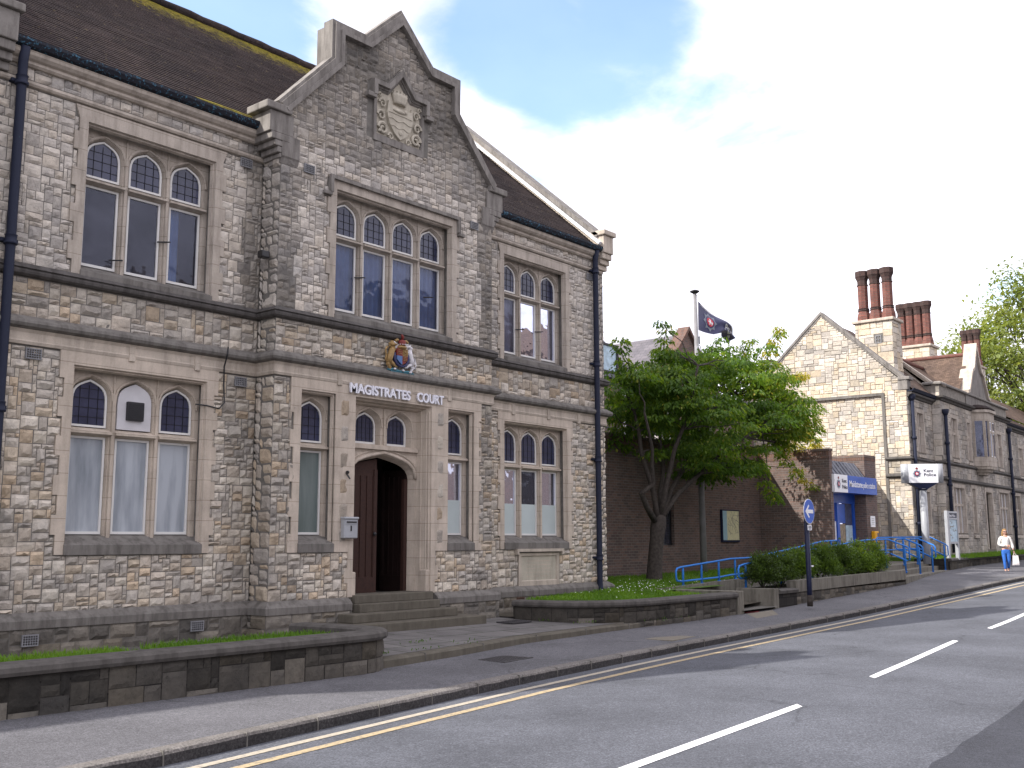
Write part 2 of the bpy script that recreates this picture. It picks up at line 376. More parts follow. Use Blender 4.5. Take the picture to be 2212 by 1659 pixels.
def plate(bm, outer, holes, f, d0, d1, hb=None, back=True):
    """flat plate with holes; f(u,v,d)->xyz; hb = hole loops on the back (for splayed holes)"""
    hb = hb or holes
    def ring(pts, d): return [bm.verts.new(f(u, v, d)) for u, v in pts]
    fr = [ring(outer, d0)]+[ring(h, d0) for h in holes]; bk = [ring(outer, d1)]+[ring(h, d1) for h in hb]
    for rs in ((fr, bk) if back else (fr,)):
        es = []
        for r in rs:
            for i in range(len(r)): es.append(bm.edges.new((r[i], r[(i+1) % len(r)])))
        bmesh.ops.triangle_fill(bm, use_beauty=True, use_dissolve=False, edges=es)
    for a, b in zip(fr, bk):
        n = len(a)
        for i in range(n): bm.faces.new((a[i], a[(i+1) % n], b[(i+1) % n], b[i]))
def rect(x0, x1, z0, z1): return [(x0, z0), (x1, z0), (x1, z1), (x0, z1)]
ARCH = [(1, 0), (.975, .24), (.90, .46), (.77, .63), (.58, .765), (.30, .89), (0, 1)]
def arch(cx, a, z0, zs, h):
    r = [(cx-a, z0), (cx+a, z0)]+[(cx+a*p, zs+h*q) for p, q in ARCH]+[(cx-a*p, zs+h*q) for p, q in reversed(ARCH[:-1])]
    return r
def sweep(bm, path, prof, cap=True):
    """extrude profile [(out,z)] along plan path [(x,y)]; out is to the right of travel"""
    n = len(path); nor = []
    for i in range(n-1):
        d = Vector((path[i+1][0]-path[i][0], path[i+1][1]-path[i][1])).normalized(); nor.append(Vector((d.y, -d.x)))
    rings = []
    for i in range(n):
        if i == 0: m = nor[0]
        elif i == n-1: m = nor[-1]
        else:
            a, b = nor[i-1], nor[i]; m = (a+b); m = m/max(.2, 1+a.dot(b))
        rings.append([bm.verts.new((path[i][0]+m.x*o, path[i][1]+m.y*o, z)) for o, z in prof])
    k = len(prof)
    for i in range(n-1):
        for j in range(k):
            bm.faces.new((rings[i][j], rings[i+1][j], rings[i+1][(j+1) % k], rings[i][(j+1) % k]))
    if cap:
        bm.faces.new(rings[0]); bm.faces.new(rings[-1][::-1])
def ribbon(bm, pts, t0, t1, f, d0, d1):
    """band along polyline in (u,v) between normal offsets t0..t1, from depth d0 to d1"""
    n = len(pts); P = [Vector(p) for p in pts]; nor = []
    for i in range(n-1):
        d = (P[i+1]-P[i]).normalized(); nor.append(Vector((-d.y, d.x)))
    R_ = []
    for i in range(n):
        if i == 0: m = nor[0]
        elif i == n-1: m = nor[-1]
        else: m = (nor[i-1]+nor[i]); m = m/max(.35, 1+nor[i-1].dot(nor[i]))
        a = P[i]+m*t0; b = P[i]+m*t1
        R_.append([bm.verts.new(f(a.x, a.y, d0)), bm.verts.new(f(b.x, b.y, d0)), bm.verts.new(f(b.x, b.y, d1)), bm.verts.new(f(a.x, a.y, d1))])
    for i in range(n-1):
        for j in range(4): bm.faces.new((R_[i][j], R_[i+1][j], R_[i+1][(j+1) % 4], R_[i][(j+1) % 4]))
    bm.faces.new(R_[0]); bm.faces.new(R_[-1][::-1])
def tube(bm, pts, rad, n=8, cap=True, closed=False):
    P = [Vector(p) for p in pts]; k = len(P)
    rs = rad if isinstance(rad, (list, tuple)) else [rad]*k
    rings = []; up = None
    for i in range(k):
        if closed: d = (P[(i+1) % k]-P[i-1])
        else: d = (P[min(i+1, k-1)]-P[max(i-1, 0)])
        d = d.normalized()
        if up is None:
            up = Vector((0, 0, 1)) if abs(d.z) < .9 else Vector((1, 0, 0))
        a = d.cross(up).normalized(); b = a.cross(d).normalized(); up = b
        rings.append([bm.verts.new(P[i]+(a*math.cos(2*math.pi*j/n)+b*math.sin(2*math.pi*j/n))*rs[i]) for j in range(n)])
    for i in range(k if closed else k-1):
        A, B_ = rings[i], rings[(i+1) % k]
        for j in range(n):
            f = bm.faces.new((A[j], A[(j+1) % n], B_[(j+1) % n], B_[j])); f.smooth = n > 6
    if cap and not closed:
        bm.faces.new(rings[0][::-1]); bm.faces.new(rings[-1])
def lathe(bm, c, prof, n=16, smooth=True):
    rings = [[bm.verts.new((c[0]+r*math.cos(2*math.pi*j/n), c[1]+r*math.sin(2*math.pi*j/n), c[2]+z)) for j in range(n)] for r, z in prof]
    for a, b in zip(rings, rings[1:]):
        for j in range(n):
            f = bm.faces.new((a[j], a[(j+1) % n], b[(j+1) % n], b[j])); f.smooth = smooth
    bm.faces.new(rings[0][::-1]); bm.faces.new(rings[-1])
def blob(bm, c, r, M=None, seg=10, ring=7):
    m = Matrix.Translation(c) @ (M or Matrix()) @ Matrix.Diagonal((*r, 1))
    q = bmesh.ops.create_uvsphere(bm, u_segments=seg, v_segments=ring, radius=1, matrix=m)
    for v in q['verts']:
        for f in v.link_faces: f.smooth = True
def inside(p, poly):
    x, y = p; c = False; n = len(poly)
    for i in range(n):
        x1, y1 = poly[i]; x2, y2 = poly[(i+1) % n]
        if (y1 > y) != (y2 > y) and x < (x2-x1)*(y-y1)/(y2-y1)+x1: c = not c
    return c

PAL = {'grey': [(0.445, 0.424, 0.399), (0.479, 0.458, 0.433), (0.412, 0.395, 0.378), (0.508, 0.487, 0.458), (0.454, 0.424, 0.386), (0.382, 0.368, 0.357), (0.487, 0.458, 0.420), (0.470, 0.454, 0.437)],
       'warm': [(0.462, 0.424, 0.378), (0.496, 0.458, 0.407), (0.470, 0.416, 0.344), (0.521, 0.496, 0.454), (0.428, 0.386, 0.336), (0.403, 0.382, 0.357), (0.479, 0.403, 0.315), (0.479, 0.454, 0.420), (0.445, 0.424, 0.395), (0.512, 0.483, 0.433), (0.370, 0.353, 0.332)],
       'pale': [(.50, .46, .40), (.54, .49, .41), (.46, .43, .39), (.52, .455, .36), (.42, .40, .375), (.56, .53, .48)],
       'dark': [(.16, .152, .14), (.20, .19, .175), (.13, .125, .118), (.24, .225, .2), (.18, .165, .14)]}
def stones(bm, f, u0, u1, v0, v1, ok, pal, cell=.082, rough=1.0, detail=.054, tone=None, rng=None, wr=(2, 5), hr=(1, 3)):
    """random squared rubble laid on a cell grid; every stone a rock-faced block"""
    rng = rng or random.Random(int(u0*100+v0*37))
    lay = bm.loops.layers.float_color.get('tone') or bm.loops.layers.float_color.new('tone')
    nu = max(1, int(round((u1-u0)/cell))); nv = max(1, int(round((v1-v0)/cell))); cu = (u1-u0)/nu; cv = (v1-v0)/nv
    free = [[ok(u0+(i+.5)*cu, v0+(j+.5)*cv) for i in range(nu)] for j in range(nv)]
    for j in range(nv):
        for i in range(nu):
            if not free[j][i]: continue
            h = rng.choice((1, 2, 2, 2, 3)) if hr == (1, 3) else rng.randint(*hr); w = rng.randint(*wr)
            if h == 3: w = max(w, 3)
            w = min(w, nu-i); h = min(h, nv-j)
            ww = 0
            while ww < w and free[j][i+ww]: ww += 1
            hh = 1
            while hh < h and all(free[j+hh][i+q] for q in range(ww)): hh += 1
            for a in range(hh):
                for b in range(ww): free[j+a][i+b] = False
            g = .0045
            a0, a1 = u0+i*cu+g+rng.uniform(-.003, .004), u0+(i+ww)*cu-g+rng.uniform(-.004, .003)
            b0, b1 = v0+j*cv+g+rng.uniform(-.003, .004), v0+(j+hh)*cv-g+rng.uniform(-.004, .003)
            ci = rng.choice(PAL[pal]); k = rng.uniform(.89, 1.11)
            mu, mv = (a0+a1)/2, (b0+b1)/2
            if tone: k *= tone(mu, mv)
            col = (ci[0]*k, ci[1]*k, ci[2]*k, 1)
            pr = rng.uniform(.010, .034)*rough; sx, sy = rng.uniform(-.02, .02)*rough, rng.uniform(-.02, .02)*rough
            nx = max(2, int(math.ceil((a1-a0)/detail))) if detail else 2; ny = max(2, int(math.ceil((b1-b0)/detail))) if detail else 2
            so = Vector((rng.uniform(0, 99), rng.uniform(0, 99), 0)); G = []
            if not detail:
                e = .016
                ring = [(a0, b0), (a1, b0), (a1, b1), (a0, b1)]; inn = [(a0+e, b0+e), (a1-e, b0+e), (a1-e, b1-e), (a0+e, b1-e)]
                vo = [bm.verts.new(f(p, q, 0)) for p, q in ring]
                vi = [bm.verts.new(f(p, q, -pr*.55-sx*(p-mu)*3)) for p, q in inn]
                fs = [bm.faces.new(vi)]+[bm.faces.new((vo[q], vo[(q+1) % 4], vi[(q+1) % 4], vi[q])) for q in range(4)]
            else:
                for y in range(ny+1):
                    row = []
                    for x in range(nx+1):
                        s, t_ = x/nx, y/ny; U = a0+(a1-a0)*s; V = b0+(b1-b0)*t_
                        ed = x in (0, nx) or y in (0, ny)
                        if ed: d = .004
                        else:
                            q = noise.noise(so+Vector((U*9, V*9, 0)))
                            d = -(pr + sx*(s-.5)*2 + sy*(t_-.5)*2 + q*.016*rough)
                            U += rng.uniform(-.012, .012); V += rng.uniform(-.012, .012)
                            if y == 1 or y == ny-1 or x == 1 or x == nx-1: d *= .85
                        row.append(bm.verts.new(f(U, V, d)))
                    G.append(row)
                fs = [bm.faces.new((G[y][x], G[y][x+1], G[y+1][x+1], G[y+1][x])) for y in range(ny) for x in range(nx)]
            for fc in fs:
                for l in fc.loops: l[lay] = col

def text_bm(body, w=None, h=1, bold=0, space=1.0, depth=.01):
    """font outline as a bmesh in x,y with its extrusion in z; scaled to width w and cap height h"""
    c = bpy.data.curves.new('t', 'FONT'); c.body = body; c.size = 1; c.offset = bold; c.space_character = space; c.extrude = .5
    o = bpy.data.objects.new('t', c); S.collection.objects.link(o)
    dg = bpy.context.evaluated_depsgraph_get(); dg.update()
    me = bpy.data.meshes.new_from_object(o.evaluated_get(dg)); bpy.data.objects.remove(o); bpy.data.curves.remove(c)
    b = bmesh.new(); b.from_mesh(me); bpy.data.meshes.remove(me)
    xs = [v.co.x for v in b.verts]; ys = [v.co.y for v in b.verts]
    x0, x1, y1 = min(xs), max(xs), .70
    sy = h/y1; sx = (w/(x1-x0)) if w else sy
    for v in b.verts: v.co = Vector(((v.co.x-x0)*sx, v.co.y*sy, v.co.z*depth))
    return b
def put_text(body, origin, xdir, zdir, w, h, material, parent, name='lettering', bold=.02, depth=.012):
    b = text_bm(body, w, h, bold, depth=depth)
    X = Vector(xdir).normalized(); Z = Vector(zdir).normalized(); Nn = X.cross(Z)
    M = Matrix((( X.x, Z.x, Nn.x, origin[0]), (X.y, Z.y, Nn.y, origin[1]), (X.z, Z.z, Nn.z, origin[2]), (0, 0, 0, 1)))
    return obj(name, b, material, parent, M=M)

# ================================================================== GROUND
def lerp_tab(T, x):
    if x <= T[0][0]: return T[0][1:]
    for a, b in zip(T, T[1:]):
        if x <= b[0]:
            t = (x-a[0])/(b[0]-a[0]); return tuple(p+(q-p)*t for p, q in zip(a[1:], b[1:]))
    return T[-1][1:]
KERB = [(-60, -2.0, -1.8), (-20, 4.05, -1.8), (4.9, 7.84, -1.8), (6.4, 8.08, -1.8), (10.2, 8.64, -1.8), (13, 8.96, -1.8), (15, 9.13, -1.795), (19, 9.34, -1.765), (22.6, 9.42, -1.71),
        (25.7, 9.43, -1.63), (29.2, 9.40, -1.53), (35, 9.45, -1.375), (38, 9.55, -1.33), (45, 9.95, -1.26), (80, 12.2, -.95), (200, 20, -.5)]
PAVE = [(-60, 10.1), (9.0, 10.1), (9.1, 10.22), (11.2, 10.52), (13.3, 10.93), (15.5, 11.06), (17, 11.1), (22.6, 11.1), (25.7, 11.14), (31.6, 11.28), (35, 11.85), (40.3, 12.75), (60, 15.6), (200, 30)]
def road_z(x, t): return lerp_tab(KERB, x)[1] + .10*(1-(1-min(t, 7.4)/3.7)**2)
def kpt(x, t, dz=0):
    """point t metres out from the kerb face into the road"""
    y, z = lerp_tab(KERB, x); return Vector((x, y-t, road_z(x, t)+dz))
XS = [-60, -40, -20, -10]+[i*1.0 for i in range(-5, 60)]+[65, 70, 80, 95, 120, 150, 200]
def grid(bm, rows, smooth=True):
    V = [[bm.verts.new(p) for p in r] for r in rows]
    for a, b in zip(V, V[1:]):
        for i in range(len(a)-1):
            f = bm.faces.new((a[i], a[i+1], b[i+1], b[i])); f.smooth = smooth
bm = bm_new(); quad(bm, (-500, -500, -2.2), (900, -500, -2.2), (900, 900, -2.2), (-500, 900, -2.2)); obj('ground', bm, 'ground_soil', kind='structure')
bm = bm_new(); grid(bm, [[kpt(x, t) for t in (-.1, 0, .6, 1.2, 1.9, 2.8, 3.7, 4.6, 5.5, 6.2, 6.8, 7.4, 7.5)] for x in XS]); road = obj('road', bm, 'road_asphalt', kind='structure')
# near side footway with its kerb, and the far footway the photographer stands on
def pave_z(x, y):
    ky, kz = lerp_tab(KERB, x); return kz+.115+.02*max(0, y-ky)
bm = bm_new()
rows = []
for x in XS:
    ky, kz = lerp_tab(KERB, x); py = lerp_tab(PAVE, x)[0]+.25
    ys = [ky+.17+(py-ky-.17)*q/4 for q in range(5)]
    rows.append([(x, y, pave_z(x, y)) for y in ys])
grid(bm, rows); obj('pavement', bm, 'pavement_asphalt', kind='structure')
bm = bm_new(); rows = []
kx = [-60, -40, -20]+[i*.25 for i in range(-20, 220)]+[60, 80, 120, 200]
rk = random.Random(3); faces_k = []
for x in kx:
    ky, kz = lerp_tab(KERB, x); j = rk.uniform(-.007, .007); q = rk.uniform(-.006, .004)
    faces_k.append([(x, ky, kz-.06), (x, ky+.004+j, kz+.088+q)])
    rows.append([(x, ky+.004+j, kz+.088+q), (x, ky+.016+j, kz+.112+q), (x, ky+.05+j*.5, kz+.119), (x, ky+.168, kz+.121), (x, ky+.172, kz+.08)])
grid(bm, rows, False); kerb = obj('kerb', bm, 'kerb_concrete', kind='structure')
bm = bm_new(); grid(bm, faces_k, False); obj('kerb_face', bm, 'kerb_grime', kerb)  # shade on the road side of the kerb put into a dark colour
bm = bm_new()
for i in range(-6, 62):
    x = i*.92+.35; ky, kz = lerp_tab(KERB, x); box(bm, x-.006, x+.006, ky-.006, ky+.16, kz-.05, kz+.1235)
obj('kerb_joint', bm, 'mortar', kerb)
bm = bm_new(); grid(bm, [[(x, lerp_tab(KERB, x)[0]-7.4+d, lerp_tab(KERB, x)[1]+z) for d, z in ((0, -.05), (-.01, .115), (-.15, .12), (-3, .16), (-9, .25))] for x in XS]); obj('far_pavement', bm, 'pavement_asphalt', kind='structure')
# road markings: sheets 4 mm above the asphalt
def strip(t0, t1, x0, x1, name, m, jit=0, step=1.0):
    bm = bm_new(); n = max(2, int((x1-x0)/step)); rows = []
    for i in range(n+1):
        x = x0+(x1-x0)*i/n; j = random.uniform(-jit, jit)
        rows.append([kpt(x, t0+j, .004), kpt(x, t1+j, .004)])
    grid(bm, rows); return obj(name, bm, m, road)
strip(.29, .41, -20, 60, 'yellow_line', 'faded_marking', .006); strip(.66, .78, -20, 60, 'yellow_line', 'yellow_marking', .005)
def dash(a, b, w=.115):
    bm = bm_new(); rows = []
    for i in range(9):
        x = a[0]+(b[0]-a[0])*i/8; y = a[1]+(b[1]-a[1])*i/8; sk = .12*(1 if i in (0, 8) else 0)
        rows.append([(x+s*sk*.5, y+s*w/2, road_z(x, lerp_tab(KERB, x)[0]-y)+.005) for s in (-1, 1)])
    grid(bm, rows); obj('lane_dash', bm, 'white_marking', road)
dash((-4.6, 3.45), (1.4, 4.1)); dash((4.6, 4.43), (10.5, 4.93)); dash((13.15, 5.2), (18.4, 5.82)); dash((20.85, 5.98), (26.6, 6.4)); dash((29.5, 6.5), (35.5, 6.75))
bm = bm_new(); rows = []
for i in range(26):
    x = 6.6+i*.5; y1 = 2.93+.082*(x-8.4)+.05*noise.noise(Vector((x*1.7, 0, 0)))-.45*max(0, 8.2-x)
    rows.append([(x, y, road_z(x, lerp_tab(KERB, x)[0]-y)+.004) for y in (y1, y1-.6, y1-1.2, y1-1.9)])
grid(bm, rows); obj('asphalt_patch', bm, 'patch_asphalt', road)

# forecourt of flagstones, one step above the footway
FC = [(8.7, 10.15), (9.1, 10.24), (11.2, 10.54), (13.3, 10.95), (15.5, 11.08), (17.6, 11.12)]
def fc_front(x): return lerp_tab(FC, x)[0]
def fc_z(x, y):
    t = (y-fc_front(x))/2.2; return -1.535+.075*min(1, t)
bm = bm_new(); grid(bm, [[(x, fc_front(x)+.2+(14.1-fc_front(x)-.2)*j/6, fc_z(x, fc_front(x)+.2+(14.1-fc_front(x)-.2)*j/6)) for j in range(7)] for x in [8.7+.5*i for i in range(23)]], False)
bm2 = bm
obj('forecourt', bm, 'paving_slabs', kind='structure')
bm = bm_new(); rows = []
for i in range(46):
    x = 8.95+i*.19; y = fc_front(x); j = rk.uniform(-.006, .006)
    rows.append([(x, y+j, -1.72), (x, y+.004+j, -1.56), (x, y+.025+j, -1.538), (x, y+.2, -1.532), (x, y+.205, -1.6)])
grid(bm, rows, False); fk = obj('forecourt_kerb', bm, 'step_stone', kind='structure')
bm = bm_new()
for x in (10.6, 12.1, 13.7, 15.2, 16.6):
    y = fc_front(x); box(bm, x-.006, x+.006, y-.004, y+.2, -1.7, -1.53)
obj('kerb_joint', bm, 'mortar', fk)
bm = bm_new(); grid(bm, [[(x, y, z) for y, z in ((10.3, -1.30), (11.5, -1.30), (12.3, -1.38), (13.2, -1.47), (14.2, -1.48))] for x in (-8, 9.2, 9.6)], False); obj('garden_bed', bm, 'path_concrete', kind='structure')

# ================================================================== COURT BUILDING
YW, YB, XC = 14.0, 13.52, 12.86          # wing plane, bay plane, centre line
XL, XR = 5.65, 20.07
BX0, BX1 = XC-2.64, XC+2.64
FY = lambda Y: (lambda u, v, d: Vector((u, Y+d, v)))
court = thing('court_building', (XC, YW, -1.5), 'long grey ragstone courthouse with stepped central gable, stone mullioned windows and an open double door', 'courthouse')

# gable outline of the bay (x offsets from centre, z)
GAB = [(2.64, 7.0), (1.44, 8.33), (1.44, 8.84), (.78, 8.84), (0, 9.62)]
def bay_poly():
    r = [(XC+a, z) for a, z in GAB]; l = [(XC-a, z) for a, z in reversed(GAB[:-1])]
    return r+l
# openings: (centre, half width, bottom, top)
UW, LW = (-.18, 2.45), (3.66, 6.02)
wing_c = (8.22, 2*XC-8.22)
ops_bay = [(XC, 1.46, 3.66, 6.02)]
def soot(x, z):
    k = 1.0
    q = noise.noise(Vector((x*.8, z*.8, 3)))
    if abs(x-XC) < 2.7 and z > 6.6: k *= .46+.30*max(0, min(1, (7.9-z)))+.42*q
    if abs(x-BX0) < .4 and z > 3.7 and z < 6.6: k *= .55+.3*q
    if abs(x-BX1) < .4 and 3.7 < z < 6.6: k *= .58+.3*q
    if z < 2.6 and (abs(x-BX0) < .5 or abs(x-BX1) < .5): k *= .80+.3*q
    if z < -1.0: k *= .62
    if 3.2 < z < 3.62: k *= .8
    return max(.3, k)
def jw(z, z0, z1):
    n = max(1, int(math.ceil((z1+.02-z0-.27*1.2)/.27-1e-6))+1); i = min(n-1, int((z-z0)/.27)); return .20 if i % 2 else .13
def wing_ok(cx, xa, xb):
    def ok(x, z):
        if not xa < x < xb: return False
        for z0, z1 in (UW, LW):
            if z0+.012 < z < z1+.20 and abs(x-cx) < 1.06+(.20 if z > z1+.02 else jw(z, z0, z1)): return False
        for a, b in ((2.62, 3.02), (3.56, 3.74), (6.24, 6.36)):
            if a < z < b: return False
        return True
    return ok
bmw = bm_new()
for cx, xa, xb in ((wing_c[0], XL, BX0), (wing_c[1], BX1, XR)):
    okf = wing_ok(cx, xa, xb)
    for z0, z1, pal in ((-.94, 2.62, 'warm'), (3.02, 3.56, 'warm'), (3.74, 6.24, 'grey'), (6.36, 6.56, 'grey')):
        extra = (lambda x, z: okf(x, z) and not (cx > XC and abs(x-17.55) < .72 and -.95 < z < -.2))
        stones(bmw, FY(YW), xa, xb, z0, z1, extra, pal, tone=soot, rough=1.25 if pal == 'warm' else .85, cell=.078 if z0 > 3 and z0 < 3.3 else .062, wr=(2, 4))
    stones(bmw, FY(YW-.11), xa, xb, -1.55, -1.13, lambda x, z: True, 'dark', tone=lambda x, z: .8, cell=.1)
BP = bay_poly()
def bay_ok(x, z):
    if z > 7.0 and not inside((x, z), BP): return False
    if 3.6 < z < 6.24 and abs(x-XC) < 1.43+(.24 if z > 6.05 else jw(z, 3.68, 6.02)): return False
    if abs(x-XC) < .78 and 7.2 < z < 8.7: return not (z < 8.25 or abs(x-XC) < (8.7-z)*1.0)
    if -1 < z < 2.66:
        a = abs(x-XC)
        if z > -.17 and a < (2.32 if z > 2.4 else 2.22 if int(max(0, z+.185)/.28) % 2 == 0 else 2.29): return False
        if a < 1.05 or (a < 1.11 and -.70 < z < -.45): return False
    return True
for z0, z1, pal in ((-.94, 2.62, 'warm'), (3.02, 3.56, 'warm'), (3.74, 9.62, 'grey')):
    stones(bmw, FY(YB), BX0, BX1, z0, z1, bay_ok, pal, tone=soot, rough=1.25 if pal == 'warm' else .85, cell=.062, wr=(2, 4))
stones(bmw, FY(YB-.11), BX0-.1, BX1+.1, -1.55, -1.13, lambda x, z: abs(x-XC) > 1.0, 'dark', tone=lambda x, z: .85, cell=.1)
for s, x in ((-1, BX0), (1, BX1)):
    fx = (lambda u, v, d, s=s, x=x: Vector((x-d*s, u, v)))
    fxx = (lambda u, v, d, s=s, x=x: Vector((x+s*(-d), u, v)))
    for z0, z1, pal in ((-.94, 2.62, 'warm'), (3.02, 3.56, 'warm'), (3.74, 6.6, 'grey')):
        stones(bmw, (lambda u, v, d, s=s, x=x: Vector((x-s*d, u, v))), YB, YW, z0, z1, lambda a, b: True, pal, tone=lambda a, b: .85)
    stones(bmw, (lambda u, v, d, s=s, x=x: Vector((x+s*(.1-d), u, v))), YB-.1, YW-.1, -1.55, -1.13, lambda a, b: True, 'dark', tone=lambda a, b: .85, cell=.1)
# checker stones between the door and the side lights
for s in (-1, 1):
    for zc in (2.24, 1.80, 1.35, .92, .5, .08):
        stones(bmw, FY(YB-.020), XC+s*1.165-.095, XC+s*1.165+.095, zc-.15, zc+.13, lambda a, b: True, 'warm', cell=.3, hr=(1, 1), wr=(1, 1), rough=.8, tone=lambda a, b: .72)
# end wall
def end_poly(): return [(YW, -1.5), (22.8, -1.5), (22.8, 7.1), (18.45, 10.95), (YW, 7.1)]
EP = end_poly()
stones(bmw, lambda u, v, d: Vector((XR-d, u, v)), YW, 22.8, -1.5, 10.9, lambda a, b: inside((a, b), EP), 'grey', detail=0, cell=.11)
obj('stonework', bmw, 'ragstone', court, uv=False)

# solid backing of the walls in mortar
bm = bm_new()
def hole(cx, hw, z0, z1): return rect(cx-hw, cx+hw, z0, z1)
for cx, xa, xb in ((wing_c[0], XL, BX0), (wing_c[1], BX1, XR)):
    plate(bm, rect(xa, xb, -1.6, 6.9), [hole(cx, 1.08, *UW), hole(cx, 1.08, *LW)], FY(YW), .006, .3)
    box(bm, xa, xb, YW-.105, YW-.002, -1.6, -1.12)
bo = [(BX0, 9999)]
outer = [(XC-2.64, -1.6), (XC-.93, -1.6), (XC-.93, 2.47), (XC+.93, 2.47), (XC+.93, -1.6), (XC+2.64, -1.6)]+bay_poly()
plate(bm, outer, [hole(XC, 1.46, *LW), hole(XC-1.735, .365, *UW), hole(XC+1.735, .365, *UW)], FY(YB), .006, .36)
for x in (BX0+.004, BX1-.304): box(bm, x, x+.3, YB+.05, YW+.3, -1.6, 6.9)
for s in (-1, 1):
    a, b = sorted((XC+s*1.0, XC+s*2.735)); box(bm, a, b, YB-.105, YB-.002, -1.6, -1.12)
plate(bm, EP, [], lambda u, v, d: Vector((XR-d, u, v)), .005, .28)
plate(bm, EP, [], lambda u, v, d: Vector((XL+d, u, v)), .0, .28)
box(bm, XL, XR, 22.5, 22.8, -1.6, 7.1)
obj('wall', bm, 'mortar', court)
# dark rooms behind the glass
bm = bm_new()
for z0, z1 in ((-1.0, 3.1), (3.3, 6.6)):
    for xa, xb in ((XL+.3, BX0+.1), (BX0+.4, BX1-.4), (BX1-.1, XR-.3)):
        yy = YB+.5 if xa > BX0 and xb < BX1 else YW+.32
        box(bm, xa, xb, 17.0, 17.1, z0, z1); box(bm, xa, xb, yy, 17, z0-.1, z0); box(bm, xa, xb, yy, 17, z1, z1+.1)
        box(bm, xa-.04, xa, yy, 17, z0, z1); box(bm, xb, xb+.04, yy, 17, z0, z1)
obj('interior', bm, 'room_dark', court)

# string courses, plinth and cornices follow the plan of wing - bay - wing - end
PATH = [(XL, YW), (BX0, YW), (BX0, YB), (BX1, YB), (BX1, YW), (XR, YW), (XR, 18.4)]
def course(name, prof, m, path=PATH):
    bm = bm_new(); sweep(bm, path, prof); return obj(name, bm, m, court)
course('cornice_band', [(-.02, 2.64), (.03, 2.64), (.045, 2.68), (.03, 2.70), (.03, 2.80), (.06, 2.845), (-.02, 2.845)], 'dressed_plain')
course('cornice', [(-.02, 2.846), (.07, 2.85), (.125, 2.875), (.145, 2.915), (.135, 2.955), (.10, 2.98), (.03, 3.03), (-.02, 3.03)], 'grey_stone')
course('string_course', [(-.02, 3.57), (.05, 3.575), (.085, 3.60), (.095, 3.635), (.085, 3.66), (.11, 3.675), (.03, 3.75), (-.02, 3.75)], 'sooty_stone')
PB = [(XL, YW-.11), (BX0-.1, YW-.11), (BX0-.1, YB-.11), (XC-1.02, YB-.11)]; PB2 = [(XC+1.02, YB-.11), (BX1+.1, YB-.11), (BX1+.1, YW-.11), (XR+.09, YW-.11), (XR+.09, 18.4)]
for p in (PB, PB2): course('plinth', [(-.1, -1.135), (.022, -1.135), (.026, -1.03), (.0, -.995), (-.09, -.93), (-.13, -.93)], 'grey_stone', p)
for p in ([(XL, YW), (BX0, YW)], [(BX1, YW), (XR-.05, YW)]):
    course('frieze_string', [(-.02, 6.25), (.04, 6.26), (.06, 6.29), (.05, 6.33), (-.02, 6.345)], 'upper_dressed', p)
    course('eaves_cornice', [(-.02, 6.53), (.05, 6.53), (.08, 6.56), (.075, 6.60), (.12, 6.62), (.16, 6.66), (.17, 6.72), (-.02, 6.72)], 'upper_dressed', p)
    bm = bm_new(); sweep(bm, p, [(.02, 6.725), (.15, 6.725), (.22, 6.75), (.255, 6.81), (.255, 6.85), (.225, 6.85), (.2, 6.79), (.02, 6.79)])
    obj('gutter', bm, 'gutter_paint', court)

# roof: courses of tiles as real steps, ridge along X
ZE, ZR_, YE, YR = 6.80, 10.9, 13.82, 18.45
def roof(bm, x0, x1, skip=None, flip=1, ye=YE, yr=YR, ze=ZE, zr=ZR_):
    lay = bm.loops.layers.float_color.get('moss') or bm.loops.layers.float_color.new('moss')
    n = 62; seg = int((x1-x0)/.45)
    prev = None
    for k in range(n):
        t0, t1 = k/n, (k+1)/n
        for side in (0, 1):
            a = []; b = []
            for i in range(seg+1):
                x = x0+(x1-x0)*i/seg; w = .012*noise.noise(Vector((x*1.3, k*.35, 5)))+.022*noise.noise(Vector((x*.35, t0*2.5, 9)))
                for t, lift, lst in ((t0, .020, a), (t1, .002, b)):
                    y = ye+(yr-ye)*t; z = ze+(zr-ze)*t+lift+w
                    if side: y = 2*yr-y
                    lst.append((x, y, z))
            A = [bm.verts.new(p) for p in a]; Bv = [bm.verts.new(p) for p in b]
            C0 = [bm.verts.new((p[0], p[1], p[2]-.03)) for p in a]
            for i in range(seg):
                for q, T in ((bm.faces.new((A[i], A[i+1], Bv[i+1], Bv[i])), t0), (bm.faces.new((C0[i], C0[i+1], A[i+1], A[i])), t0)):
                    m = max(0, (T-.74)/.26)*.78
                    xx = a[i][0]
                    if T < .05 and BX0-1.3 < xx < BX0+.2: m = .7
                    if xx > 17.5: m = max(m, max(0, 1-abs(xx-(XR-.35))/.5)*.45*(T > .3))
                    for l in q.loops: l[lay] = (m, m, m, 1)
bm = bm_new(); roof(bm, XL+.1, XR-.2); obj('roof', bm, 'clay_tiles', court, fixn=True)
bm = bm_new(); tube(bm, [(XL+.1+.3*i, YR, ZR_+.03+.012*math.sin(i*2.1)) for i in range(int((XR-XL-.3)/.3)+1)], .11, 8); rg = obj('ridge_tiles', bm, 'clay_tiles', court)
bm = bm_new()                                            # little roof behind the stepped gable
for s in (-1, 1): quad(bm, (XC, YB+.3, 8.95), (XC, 16.3, 8.95), (XC+s*2.3, 15.2, 7.0), (XC+s*2.3, YB+.3, 7.0))
obj('gable_roof', bm, 'plain_tiles', court)

